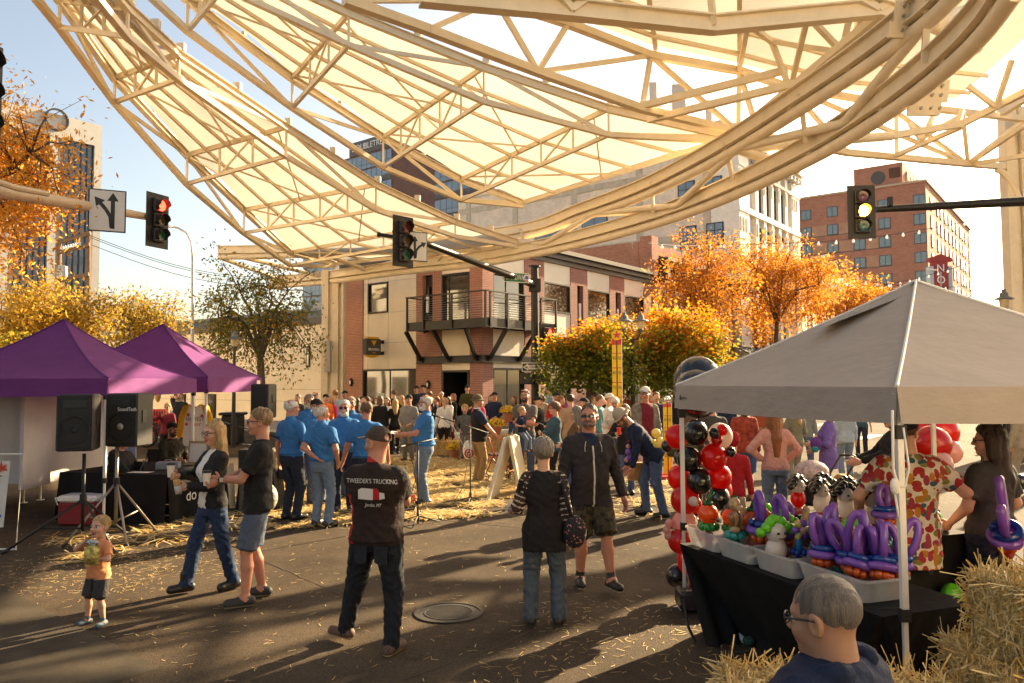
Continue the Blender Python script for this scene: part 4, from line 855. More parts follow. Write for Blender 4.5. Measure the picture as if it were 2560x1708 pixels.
tree('broad orange locust in front of the white terracotta building', tb(1930, 46), 10, tc(1960, 705, 46), (3.9, 2.8, 3.3), 13000, .19, LO_, 18, .17, 110, .4, tipr=.36)
tree('farther orange locust lower down the street beside the hotel', tb(2120, 62), 10, tc(2110, 755, 62), (4.3, 3, 2.4), 9000, .26, LO_, 19, .16, 80, .4, tipr=.6, mixw=(.6, .3, .1))
tree('distant orange tree peeking over the white tent slope', tb(1830, 56), 8, tc(1850, 800, 56), (2.5, 2.5, 2.3), 5000, .28, LO_, 20, .15, 60, .4, tipr=.6)
tree('small yellow leaved sapling at the left edge behind the tent', tb(30, 24), 4, tc(35, 880, 24), (.6, .6, .8), 1400, .12, [LY_[0], LG_[1], LG_[1]], 22, .05, 25, .1, elong=1.5, tipr=.2)
# ================================================================ street furniture
BLK = mat('black street metal', (.018, .017, .016), .45, metal=.2, var=.2, vs=6); SIGB = mat('signal housing', (.03, .026, .022), .5, var=.15); BEI = mat('beige mast paint', (.62, .46, .29), .5, var=.06)
SGNW = mat('sign face white', (.72, .68, .6), .5, var=.06, vs=3); SGNK = mat('sign black', (.03, .03, .03), .5, var=0); SGNG = mat('street sign green', (.01, .17, .08), .45, var=.05)
LR = mat('red lens off', (.16, .01, .01), .2, var=.1, coat=.6); LRO = mat('red lens lit', (.6, .03, .02), .3, var=0, emit=2.2, ecol=(1, .05, .03)); LYO = mat('amber lens lit', (.9, .4, .05), .3, var=0, emit=9, ecol=(1, .42, .06)); LYF = mat('amber lens off', (.09, .05, .015), .25, coat=.6); LGF = mat('green lens off', (.01, .1, .05), .2, var=.1, coat=.6)
def signal(label, c, rz, lit=None, s=1.0, back=True, greenish=LGF):
    t = thing('traffic_signal', label, 'traffic signal', loc=(c[0], c[1], c[2]), rz=rz, local=True, scale=s)
    if back: mb = MB(); mb.rbox(-.33, .33, .0, .02, -.66, .66, .006); mb.build('backplate', SIGB, t)
    for i, (z, off, on) in enumerate(((.36, LR, LRO), (0, LYF, LYO), (-.36, greenish, LGF))):
        mb = MB(); mb.rbox(-.17, .17, -.1, -.002, z-.172, z+.172, .02); hb = mb.build('signal_section', SIGB, t)
        mb = MB(); mb.lathe([(.001, 0), (.08, -.012), (.135, 0)], (0, 0, 0), 20, closed=False); l = mb.build('lens', on if lit == i else off, None, True)
        COL.objects.unlink(l); COL.objects.link(l); l.data.transform(Matrix.Rotation(R_(90), 4, 'X')); l.location = (0, -.105, z); l.parent = hb
        mb = MB(); n = 16       # tunnel visor, open below
        for k in range(n):
            a0, a1 = R_(-50+280*k/n), R_(-50+280*(k+1)/n); q = lambda a, y, r: (r*math.cos(a), y, z+r*math.sin(a))
            y0, y1 = -.1, lambda a: -.28 if math.sin(a) > -.2 else -.2
            mb._add([q(a0, y0, .15), q(a1, y0, .15), q(a1, y1(a1), .15), q(a0, y1(a0), .15), q(a0, y0, .143), q(a1, y0, .143), q(a1, y1(a1), .143), q(a0, y1(a0), .143)], [(0, 1, 2, 3), (7, 6, 5, 4), (3, 2, 6, 7)], 0)
        mb.build('visor', SIGB, hb, True, 40)
    return t
def mast(mb, pts, r): mb.tube(pts, r, 12)
def sign_panel(name, label, c, rz, w, h, face, edge, cat='sign', tilt=0):
    t = thing(name, label, cat, loc=tuple(c), rz=rz, local=True)
    mb = MB(); mb.rbox(-w/2, w/2, 0, .012, -h/2, h/2, .004); mb.build('panel', edge, t)
    mb = MB(); e = .025; mb.rbox(-w/2+e, w/2-e, -.004, -.001, -h/2+e, h/2-e, .001); mb.build('sign_face', face, t)
    return t
def arrow(t, pts, w, m, hd=.12):
    mb = MB(); P = [np.array([x, -.007, z]) for x, z in pts]
    for a, b in zip(P[:-1], P[1:]): mb.beam(a, b+(b-a)/np.linalg.norm(b-a)*.01, w, .003, up=(0, 1, 0)) if False else mb._add([a+n for n in _strip(a, b, w)]+[b+n for n in _strip(a, b, w)], [(0, 1, 3, 2)], 0)
    d = P[-1]-P[-2]; d /= np.linalg.norm(d); n = np.array([-d[2], 0, d[0]]); tip = P[-1]+d*hd; mb.poly([P[-1]+n*hd*.62, P[-1]-n*hd*.62, tip]); mb.build('arrow', m, t)
def _strip(a, b, w):
    d = b-a; d /= np.linalg.norm(d); n = np.array([-d[2], 0, d[0]])*w/2; return [-n, n]
# --- left mast arm (beige)
ml = thing('mast_arm', 'beige signal mast arm reaching in from the left edge', 'mast arm', loc=tuple(tb(-330, 11)))
pb = np.array(tb(-330, 11)); mb = MB(); mb.tube([pb, pb+[0, 0, 5.6]], .17, 14); mb.build('pole', BEI, ml, True, 40)
a0, a1 = D(-330, 420, 11), D(385, 545, 17.0); mb = MB(); mb.tube([a0, lerp(a0, a1, .5), a1], [.15, .12, .075], 12); mb.build('arm', BEI, ml, True, 40)
mb = MB(); mb.tube([D(-330, 340, 11), D(-80, 430, 12.1), D(40, 470, 12.8), D(120, 485, 13.4)], [.07, .06, .055, .05], 8); mb.build('brace', BEI, ml, True, 40)
FR = lambda dx, dy: math.atan2(dx, -dy)       # rotation so that the local front (-y) looks along (dx, dy)
signal('traffic signal with lit red lamp on the beige mast arm', D(394, 552, 16.85), FR(.92, -.4), 0, .92)
signal('traffic signal cut off by the left edge, seen side on', D(-62, 232, 8.6), FR(.95, -.3), None)
mb = MB(); p = D(-62, 232, 8.6); mb.tube([p+[-.1, .15, .0], p+[-2.6, .2, .0]], .07, 8); o = mb.build('signal_bracket_arm', BLK); prop(o, 'short black arm holding the signal at the left edge', 'bracket')
sg = sign_panel('lane_sign', 'white lane sign with straight and left curving arrows', D(268, 527, 15.2), FR(.42, -.9), .68, .86, SGNW, SGNK)
arrow(sg, [(.1, -.36), (.1, .2)], .075, SGNK, .17); arrow(sg, [(.08, -.34), (.06, -.12), (-.02, .02), (-.12, .14)], .07, SGNK, .17)
# --- centre pole with mast arm
pc = np.array(tb(1338, 25.9)); mc = thing('signal_pole', 'black signal pole with long mast arm in front of the bank', 'signal pole', loc=tuple(pc))
ztop = D(1338, 668, 25.9)[2]; mb = MB(); mb.tube([pc+[0, 0, .13], pc+[0, 0, ztop]], [.15, .125], 14); mb.lathe([(.3, .13), (.3, .2), (.17, .3)], pc, 14); mb.lathe([(.2, ztop), (.2, ztop+.05)], pc, 12); mb.build('pole', BLK, mc, True, 40)
aa = D(1335, 712, 25.8); ab = D(985, 578, 19.4); mb = MB(); mb.tube([aa, lerp(aa, ab, .5), ab], [.12, .1, .065], 12); mb.build('arm', BLK, mc, True, 40)
mb = MB(); mb.box(pc[0]-.2, pc[0]+.2, pc[1]-.2, pc[1]+.2, aa[2]-.22, aa[2]+.2); mb.build('clamp', BLK, mc)
signal('dark traffic signal at the tip of the centre mast arm', D(1008, 604, 19.55), FR(.72, -.7), None)
mb = MB(); p = D(985, 592, 19.4); mb.tube([p, p+[-.34, -.05, .04]], .05, 8); mb.tube([p+[-.34, -.05, .04], p+[-.42, -.06, .05]], .065, 8); o = mb.build('detector_camera', BLK); prop(o, 'small black camera behind the centre mast arm signal', 'camera')
sg = sign_panel('lane_sign', 'white lane sign with straight and right turning arrows', D(1046, 617, 19.75), FR(.45, -.9), .5, .78, SGNW, SGNK)
arrow(sg, [(-.1, -.32), (-.1, .14)], .06, SGNK, .14); arrow(sg, [(-.08, -.3), (-.06, -.1), (.02, .0), (.1, .05)], .06, SGNK, .13)
st = sign_panel('street_name_sign', 'green street name sign on the centre mast arm', D(1291, 694, 24.55), FR(.45, -.9), .92, .32, SGNG, SGNW)
text('N BROADWAY', 'lettering', .27, SGNW, st, frame((-.09, -.012, 0), (1, 0, 0), (0, 0, 1)), extr=.002, xs=.47)
mb = MB(); mb.lathe([(.115, 0), (.115, .003), (.001, .003)], (0, 0, 0), 20, closed=False); e = mb.build('emblem', [mat('emblem white', (.75, .72, .75), .5)], None); e.data.transform(Matrix.Rotation(R_(90), 4, 'X')); e.parent = st; e.location = (.36, -.006, .0)
mb = MB(); mb.prism([(.28, -.04), (.3, .05), (.36, .08), (.42, .05), (.44, -.04)], -.013, -.011); mb.build('emblem_art', mat('emblem blue', (.05, .12, .5), .5), st); mb = MB(); mb.box(.27, .45, -.0135, -.0115, -.1, -.06); mb.build('emblem_band', mat('emblem pink', (.6, .2, .2), .5), st)
signal('traffic signal with dim red lamp on the centre pole', D(1367, 857, 25.6), FR(.6, -.8), 0, .95)
ow = sign_panel('one_way_sign', 'black one way sign with white left arrow on the pole', D(1338, 918, 25.55), FR(-.05, -1), .9, .3, SGNK, SGNW)
mb = MB(); mb.prism([(-.41, 0), (-.24, .12), (-.24, .075), (.38, .075), (.38, -.075), (-.24, -.075), (-.24, -.12)], -.007, -.005); mb.build('arrow', SGNW, ow)
text('ONE WAY', 'lettering', .12, SGNK, ow, frame((.07, -.009, 0), (1, 0, 0), (0, 0, 1)), extr=.001, xs=.95)
for px, lab in ((1317, 'pedestrian signal box facing away on the centre pole'), (1360, 'pedestrian signal box on the street side of the centre pole')):
    p = D(px, 947, 25.6); t = thing('pedestrian_signal', lab, 'signal', loc=tuple(p)); mb = MB(); mb.rbox(p[0]-.21, p[0]+.21, p[1]-.12, p[1]+.12, p[2]-.19, p[2]+.19, .02); mb.build('housing', SIGB, t); mb = MB(); mb.box(p[0]-.16, p[0]+.16, p[1]-.135, p[1]-.125, p[2]-.15, p[2]+.13); mb.build('screen', SGNK, t)
# --- right mast arm
mr_ = thing('mast_arm', 'black signal mast arm reaching in from the right edge', 'mast arm', loc=tuple(tb(2700, 18.2))); pr = np.array(tb(2700, 18.2))
mb = MB(); mb.tube([pr, pr+[0, 0, 7]], .15, 12); mb.build('pole', BLK, mr_, True, 40); mb = MB(); mb.tube([D(2700, 496, 18.2), D(2190, 524, 18.6)], [.13, .08], 12); mb.build('arm', BLK, mr_, True, 40)
mb = MB(); p = D(2225, 505, 18.5); mb.box(p[0]-.05, p[0]+.05, p[1]-.05, p[1]+.05, p[2]-.1, p[2]+.12); mb.build('sensor', BLK, mr_)
signal('traffic signal with glowing amber lamp on the right mast arm', D(2154, 530, 18.5), FR(-.1, -1), 1)
# --- lamps
LG = mat('lamp globe', (.8, .68, .45), .25, var=.05, tl=.4); LGRY = mat('lamp grey', (.12, .13, .14), .5, metal=.3)
def lamp_head(t, c, s=1.0):
    mb = MB(); mb.lathe([(.02, .34), (.05, .34), (.06, .26), (.1, .24), (.12, .14), (.24, .08), (.25, .06)], c, 16); mb.build('lamp_cap', LGRY, t, True, 30)
    mb = MB(); mb.lathe([(.07, -.18), (.12, -.12), (.13, .06)], c, 16); mb.build('lamp_globe', LG, t, True, 40)
    mb = MB(); mb.lathe([(.03, -.36), (.05, -.28), (.09, -.2), (.07, -.18)], c, 10); mb.build('lamp_neck', LGRY, t, True, 40)
p = np.array(tb(1582, 24.2)); tw_ = thing('street_lamp', 'twin globe street lamp behind the yellow tower game', 'street lamp', loc=tuple(p))
zl = D(1582, 808, 24.2)[2]; mb = MB(); mb.tube([p, p+[0, 0, zl-.45]], [.09, .06], 10); mb.tube([p+[-.26, 0, zl-.3], p+[-.15, 0, zl-.5], p+[0, 0, zl-.55], p+[.15, 0, zl-.5], p+[.26, 0, zl-.3]], .03, 8); mb.build('post', BLK, tw_, True, 40)
for s in (-1, 1): lamp_head(tw_, p+[s*.26, 0, zl])
for px, py, Y, lab in ((2516, 745, 21, 'single lantern street lamp behind the white tent roof'), (586, 845, 25, 'slim lantern street lamp among bare tree branches')):
    p = np.array(tb(px, Y)); t = thing('street_lamp', lab, 'street lamp', loc=tuple(p)); z = D(px, py, Y)[2]; lamp_head(t, p+[0, 0, z-.1]); mb = MB(); mb.tube([p, p+[0, 0, z-.4]], [.08, .045], 8); mb.build('post', BLK, t, True, 40)
GALV = mat('galvanised steel', (.4, .38, .36), .45, metal=.5, var=.1)
def cobra(label, px, base_y, Y, pts, r=.08):
    p = np.array(tb(px, Y)); t = thing('street_light', label, 'street light', loc=tuple(p)); P = [p]+[D(x, y, Y) for x, y in pts]; mb = MB(); mb.tube(P, [r]*2+[r*.6]*(len(P)-2), 8); mb.build('pole', GALV, t, True, 40)
    e = P[-1]; d = P[-1]-P[-2]; d /= np.linalg.norm(d); mb = MB(); mb.beam(e-d*.1, e+d*.7, .3, .14); mb.build('lamp_head', WHITE, t)
cobra('tall curved street light rising behind the second purple tent', 482, 850, 44, [(482, 640), (478, 605), (466, 582), (445, 570), (428, 567)], .1)
cobra('cobra street light in front of the orange locust', 1990, 900, 46, [(1990, 660), (2010, 652), (2040, 645)], .06)
cobra('farther cobra street light above the tent slope', 2210, 900, 70, [(2210, 742), (2225, 735), (2240, 728)], .08)
cobra('white hotel parking light beside the blade sign', 2352, 900, 85, [(2352, 680), (2345, 676), (2335, 675)], .08)
# --- wooden utility frame
WOOD = mat('weathered pole wood', (.2, .13, .085), .9, var=.3, vs=5); ut = thing('utility_pole', 'wooden two pole utility frame with crossarms and insulators', 'utility pole', loc=tuple(tb(185, 70)))
for x, y0 in ((149, 600), (223, 580)): mb = MB(); b = np.array(tb(x, 70)); mb.tube([b, D(x-1, y0, 70)], .22, 8); mb.build('pole', WOOD, ut)
for (a, b) in (((143, 607), (226, 583)), ((143, 632), (224, 612)), ((143, 703), (222, 686))): mb = MB(); mb.beam(D(*a, 69.7), D(*b, 69.7), .2, .35); mb.build('crossarm', WOOD, ut)
for i in range(8):
    c = D(158+i*6, 626-i*1.6, 69.5); mb = MB(); mb.lathe([(.06, 0), (.12, .1), (.05, .2), (.1, .3), (.03, .4)], c, 8); mb.build('insulator', WHITE, ut, True)
for i in range(3): c = D(149+i*5, 683, 69.3); mb = MB(); mb.lathe([(.3, -.5), (.35, 0), (.3, .6), (.1, .7)], c, 10); mb.build('transformer', GALV, ut, True, 40)
for k, (ya, yb) in enumerate(((588, 609), (593, 614), (610, 632))):
    mb = MB(); P = [lerp(D(223, ya, 70), D(900, yb+60, 72), t)-np.array([0, 0, 2.2*math.sin(math.pi*t)]) for t in np.linspace(0, 1, 14)]; mb.tube(P, .025, 4); o = mb.build('overhead_wire', BLK); prop(o, ('highest', 'middle', 'lowest')[k]+' of three thin wires running right from the utility frame', 'wire', 'wires from the utility frame')
# --- string lights across the street
BULB = mat('glass bulb', (.85, .82, .75), .2, var=0, emit=.15)
def strings(label, a, b, sag, n):
    t = thing('string_lights', label, 'string lights', loc=tuple(lerp(a, b, .5)*[1, 1, 0])); P = [lerp(a, b, u)-np.array([0, 0, sag*4*u*(1-u)]) for u in np.linspace(0, 1, n)]
    mb = MB(); mb.tube(P, .02, 4); mb.build('wire', BLK, t)
    for p in P[1:-1]: mb = MB(); mb.ball(p-[0, 0, .16], .09, 7, 5); mb.tube([p-[0, 0, .1], p], .05, 6); mb.build('bulb', BULB, t, True)
strings('string of bulbs sagging past the hotel upper windows', D(1760, 610, 42), D(2620, 500, 52), .9, 22)
strings('second string of bulbs low across the hotel front', D(1990, 670, 60), D(2640, 690, 62), 1.2, 24)
strings('third string of bulbs rising to the right sky', D(2090, 735, 64), D(2640, 580, 60), .6, 24)
strings('string of bulbs in front of the red building', D(1620, 608, 42), D(1850, 602, 52), .25, 9)
# --- tall strength tester games
YEL = mat('game yellow', (.8, .5, .02), .45, var=.06); RDD = mat('game red', (.6, .03, .03), .45, var=.05); NUMB = mat('game black print', (.06, .04, .02), .6, var=0)
def striker(label, px, Y, ytop, w, base, bell):
    p = np.array(tb(px, Y)); t = thing('strength_game', label, 'game tower', loc=tuple(p)); zt = D(px, ytop, Y)[2]
    for s in (-1, 1): mb = MB(); mb.box(p[0]+s*w*.29-w*.21, p[0]+s*w*.29+w*.21, p[1]-.03, p[1]+.03, .05, zt-.35*w*3); mb.build('board', YEL, t); mb = MB(); mb.box(p[0]+s*w*.29-w*.21, p[0]+s*w*.29+w*.21, p[1]-.03, p[1]+.03, zt-.35*w*3+.001, zt-.1); mb.build('top_board', RDD, t)
    mb = MB(); mb.box(p[0]-w*.07, p[0]+w*.07, p[1]-.02, p[1]+.04, .05, zt-.1); mb.build('slot', mat('slot dark', (.12, .07, .03), .6), t); mb = MB(); mb.box(p[0]+w*.5+.001, p[0]+w*.56, p[1]-.05, p[1]+.05, 0, zt-.1); mb.build('side_rail', WHITE, t)
    mb = MB(); mb.box(p[0]-w*1.4, p[0]+w*1.4, p[1]-.5, p[1]+.3, 0, .06); mb.build('base', RDD, t)
    if bell == 'star':
        mb = MB(); mb.tube([p+[0, -.04, zt], p+[0, .04, zt]], w*.56, 20); mb.build('bell_disc', YEL, t)
        mb = MB(); mb.poly([p+[w*(.5 if k % 2 == 0 else .2)*math.sin(math.pi*k/5), -.05, zt+w*(.5 if k % 2 == 0 else .2)*math.cos(math.pi*k/5)] for k in range(10)]); mb.build('star', RDD, t)
    else: mb = MB(); mb.ball(p+[0, 0, zt], w*.42, 14, 9); mb.build('bell', mat('chrome', (.7, .7, .7), .12, metal=1), t, True)
    n = int((zt-.8)/(w*1.15)); z = zt-.35*w*3-.1
    for k, s in enumerate(('90', '80', '70', '60', '50', '40', '30', '20')):
        zz_ = z-.32*w/.3-k*w*1.55
        if zz_ < .3: break
        text(s, 'number', w*.5, NUMB, t, frame((p[0]-w*.29, p[1]-.034, zz_), (1, 0, 0), (0, 0, 1)), extr=.001, xs=.7); text('00', 'number', w*.5, NUMB, t, frame((p[0]+w*.29, p[1]-.034, zz_), (1, 0, 0), (0, 0, 1)), extr=.001, xs=.7)
        mb = MB(); mb.box(p[0]-w*.5, p[0]-w*.08, p[1]-.033, p[1]-.031, zz_+w*.5, zz_+w*.58); mb.box(p[0]+w*.08, p[0]+w*.5, p[1]-.033, p[1]-.031, zz_+w*.5, zz_+w*.58); mb.build('scale_line', RDD, t)
striker('tall yellow strength tester tower with red star top', 1542, 22, 838, .27, True, 'star')
striker('short yellow strength tester with silver bell by the tent', 1666, 17, 998, .17, True, 'bell')
# --- litter bin
p = np.array(tb(585, 26.5)); t = thing('litter_bin', 'square black slatted litter bin near the cream wall', 'bin', loc=tuple(p)); mb = MB(); mb.rbox(p[0]-.3, p[0]+.3, p[1]-.3, p[1]+.3, .03, 1.0, .03); mb.build('bin_body', BLK, t); mb = MB(); mb.rbox(p[0]-.38, p[0]+.38, p[1]-.38, p[1]+.38, 1.0, 1.1, .03); mb.build('bin_lid', BLK, t)
for i in range(6): mb = MB(); mb.box(p[0]-.28+i*.1, p[0]-.23+i*.1, p[1]-.33, p[1]-.301, .1, .92); mb.build('slat', BLK, t)
# ================================================================ figure builder: one smooth skin per figure polygonised from blended limbs
def _rot(ax, a):
    c, s = math.cos(a), math.sin(a)
    return np.array({'x': [[1, 0, 0], [0, c, -s], [0, s, c]], 'y': [[c, 0, s], [0, 1, 0], [-s, 0, c]], 'z': [[c, -s, 0], [s, c, 0], [0, 0, 1]]}[ax], float)
class Field:
    def __init__(s, lo, hi, h):
        s.h = h; s.lo = np.array(lo)-2*h; s.n = np.ceil((np.array(hi)-s.lo)/h).astype(int)+3
        s.D = np.full(s.n, 9., np.float32); s.B = np.full(s.n, 9., np.float32); s.T = np.zeros(s.n, np.int16)
        s.ax = [(s.lo[i]+np.arange(s.n[i])*h).astype(np.float32) for i in range(3)]
    def add(s, fn, lo, hi, tag, k=.02, cut=False, pri=0.0, paint=False):
        m = k+3*s.h; a = np.clip(np.floor((np.array(lo)-m-s.lo)/s.h).astype(int), 0, s.n-1); b = np.clip(np.ceil((np.array(hi)+m-s.lo)/s.h).astype(int)+1, 1, s.n)
        if np.any(b <= a): return
        sl = tuple(slice(a[i], b[i]) for i in range(3)); X, Y, Z = np.meshgrid(*[s.ax[i][sl[i]] for i in range(3)], indexing='ij')
        r = fn(X, Y, Z); d, t = r if isinstance(r, tuple) else (r, None)
        D = s.D[sl]
        if paint: s.T[sl] = np.where(d < 0, tag, s.T[sl]); return
        if cut:
            hh = np.maximum(k-np.abs(D+d), 0)/max(k, 1e-5); s.D[sl] = np.maximum(D, -d)+hh*hh*k*.25; return
        hh = np.maximum(k-np.abs(D-d), 0)/max(k, 1e-5); s.D[sl] = np.minimum(D, d)-hh*hh*k*.25
        w = (d-pri) < s.B[sl]; s.B[sl] = np.where(w, d-pri, s.B[sl]); s.T[sl] = np.where(w, tag if t is None else t, s.T[sl])
    def mesh(s):
        D = s.D; n = np.array(D.shape)-1; ins = D < 0
        cnt = sum(ins[i:i+n[0], j:j+n[1], k:k+n[2]].astype(np.int8) for i in (0, 1) for j in (0, 1) for k in (0, 1)); act = (cnt > 0) & (cnt < 8)
        I = np.argwhere(act); idx = np.full(n, -1, np.int64); idx[act] = np.arange(len(I)); acc = np.zeros((len(I), 3)); num = np.zeros(len(I))
        cs = [(i, j, k) for i in (0, 1) for j in (0, 1) for k in (0, 1)]
        val = {c: D[I[:, 0]+c[0], I[:, 1]+c[1], I[:, 2]+c[2]].astype(float) for c in cs}
        for c in cs:
            for ax in range(3):
                if c[ax] == 0:
                    e = list(c); e[ax] = 1; e = tuple(e); a, b = val[c], val[e]; m = (a < 0) != (b < 0); t = np.where(m, a/np.where(m, a-b, 1), 0)
                    p = np.tile(np.array(c, float), (len(I), 1)); p[:, ax] += t; acc += p*m[:, None]; num += m
        V = s.lo+(I+acc/np.maximum(num, 1)[:, None])*s.h; Fs = []
        for ax in range(3):
            o1, o2 = (ax+1) % 3, (ax+2) % 3; sl0 = [slice(None)]*3; sl1 = [slice(None)]*3; sl0[ax] = slice(0, -1); sl1[ax] = slice(1, None)
            a, b = ins[tuple(sl0)], ins[tuple(sl1)]; e = np.argwhere(a != b)
            e = e[(e[:, o1] > 0) & (e[:, o2] > 0) & (e[:, o1] < n[o1]) & (e[:, o2] < n[o2])]
            fl = a[tuple(e.T)]; q = []
            for u, v in ((1, 1), (0, 1), (0, 0), (1, 0)):
                c = e.copy(); c[:, o1] -= u; c[:, o2] -= v; q.append(idx[tuple(c.T)])
            q = np.stack(q, 1); q[~fl] = q[~fl][:, ::-1]; Fs.append(q)
        Fq = np.concatenate(Fs); ct = V[Fq].mean(1); ii = np.clip(np.rint((ct-s.lo)/s.h).astype(int), 0, np.array(s.T.shape)-1)
        return V, Fq, s.T[tuple(ii.T)]
def cone(a, b, ra, rb, wr=0):
    a, b = np.array(a, float), np.array(b, float); d = b-a; L2 = float(d@d)+1e-9
    def fn(X, Y, Z):
        px, py, pz = X-a[0], Y-a[1], Z-a[2]; t = np.clip((px*d[0]+py*d[1]+pz*d[2])/L2, 0, 1); r = ra+(rb-ra)*t
        dd = np.sqrt((px-t*d[0])**2+(py-t*d[1])**2+(pz-t*d[2])**2)-r
        if wr: dd = dd+wr*np.sin(31*Z+9*np.sin(13*X+7*Y))*np.cos(17*X-23*Y+6*np.sin(11*Z))
        return dd
    m = max(ra, rb)+abs(wr); return fn, np.minimum(a, b)-m, np.maximum(a, b)+m
def cyl(a, b, ra, rb, wr=0):            # flat ended sleeve or trouser leg
    a, b = np.array(a, float), np.array(b, float); d = b-a; L = np.linalg.norm(d); d /= L
    def fn(X, Y, Z):
        px, py, pz = X-a[0], Y-a[1], Z-a[2]; s = px*d[0]+py*d[1]+pz*d[2]; t = np.clip(s/L, 0, 1); r = ra+(rb-ra)*t
        s0 = np.maximum(s, 0); q = np.sqrt((px-s0*d[0])**2+(py-s0*d[1])**2+(pz-s0*d[2])**2)-r
        if wr: q = q+wr*np.sin(36*s+8*np.sin(15*X+11*Y))*np.cos(9*X+14*Y+25*s)
        return np.maximum(q, s-L)
    m = max(ra, rb)+abs(wr)+.01; return fn, np.minimum(a, b)-m, np.maximum(a, b)+m
def ell(c, r, R=None):
    c, r = np.array(c, float), np.array(r, float)
    def fn(X, Y, Z):
        x, y, z = X-c[0], Y-c[1], Z-c[2]
        if R is not None: x, y, z = R[0, 0]*x+R[1, 0]*y+R[2, 0]*z, R[0, 1]*x+R[1, 1]*y+R[2, 1]*z, R[0, 2]*x+R[1, 2]*y+R[2, 2]*z
        k0 = np.sqrt((x/r[0])**2+(y/r[1])**2+(z/r[2])**2); k1 = np.sqrt((x/r[0]**2)**2+(y/r[1]**2)**2+(z/r[2]**2)**2)+1e-6
        return k0*(k0-1)/k1
    m = r.max() if R is not None else r; return fn, c-m, c+m
def loft(secs, R, o, wr=0, tagfn=None):   # torso from stacked ellipses, leaned by R about o
    z = np.array([q[0] for q in secs]); A = np.array([q[1] for q in secs]); B = np.array([q[2] for q in secs]); Y0 = np.array([q[3] for q in secs])
    def fn(X, Y, Z):
        x, y, w = X-o[0], Y-o[1], Z-o[2]; x, y, w = R[0, 0]*x+R[1, 0]*y+R[2, 0]*w, R[0, 1]*x+R[1, 1]*y+R[2, 1]*w, R[0, 2]*x+R[1, 2]*y+R[2, 2]*w; w = w+o[2]; x = x+o[0]; y = y+o[1]
        a = np.interp(w, z, A); b = np.interp(w, z, B); yo = np.interp(w, z, Y0); k = ((np.abs(x)/a)**2.3+(np.abs(y-yo)/b)**2.3)**(1/2.3)
        d = (k-1)*np.minimum(a, b)
        if wr: d = d+wr*np.sin(21*w+7*np.sin(9*x)+4*y)*np.cos(11*x+5*np.sin(13*w))
        d = np.maximum(d, np.maximum(z[0]-w, w-z[-1]))
        return (d, tagfn(x, y-yo, w)) if tagfn else d
    pts = np.array([[sx*A.max(), sy*(B.max()+abs(Y0).max()), q] for sx in (-1, 1) for sy in (-1, 1) for q in (z[0], z[-1])])
    P = (R@(pts-o).T).T+o; return fn, P.min(0), P.max(0)
def ik(S, T, l1, l2, pole):
    S, T = np.array(S, float), np.array(T, float); d = T-S; L = np.linalg.norm(d); Lm = (l1+l2)*.998
    if L > Lm: T = S+d/L*Lm; d = T-S; L = Lm
    u = d/L; a = (l1*l1-l2*l2+L*L)/(2*L); h = math.sqrt(max(0, l1*l1-a*a)); p = np.array(pole, float); p = p-u*(p@u); p /= np.linalg.norm(p)+1e-9
    return S+u*a+p*h, T
SKIN = mat('skin light', (.56, .3, .2), .5, var=.1, vs=14, spec=.35, sss=.12); SKIN2 = mat('skin ruddy', (.5, .22, .14), .5, var=.1, vs=14, spec=.35, sss=.12); SKIN3 = mat('skin tan', (.36, .19, .12), .5, var=.1, vs=14, spec=.35, sss=.1); LIP = mat('lips', (.36, .11, .09), .45, var=0); EYE_M = mat('eye dark', (.025, .018, .015), .2, var=0); BROW = mat('brow hair', (.13, .08, .05), .8, var=.1)
EYEW = mat('eye white', (.6, .55, .5), .3, var=0)
def cloth(name, c, rough=.85, var=.12, vs=30, bump=.6, bs=24, **k): return mat(name, c, rough, var=var, vs=vs, bump=bump, bs=bs, spec=.2, **k)
def hairm(name, c): return mat(name, c, .5, var=.45, vs=60, bump=.6, bs=240, aniso=(1, 1, .12), spec=.4)
TORSO_M = [(.86, .172, .132, 0), (.95, .168, .128, 0), (1.05, .163, .124, .006), (1.15, .168, .125, .006), (1.27, .186, .13, .004), (1.35, .19, .12, -.004), (1.405, .17, .1, -.012), (1.445, .115, .082, -.02), (1.475, .066, .062, -.022)]
TORSO_F = [(.86, .17, .13, 0), (.95, .166, .124, 0), (1.05, .138, .106, .004), (1.13, .138, .108, .006), (1.24, .16, .128, .014), (1.32, .165, .115, 0), (1.39, .145, .09, -.012), (1.435, .095, .074, -.02), (1.465, .058, .055, -.022)]
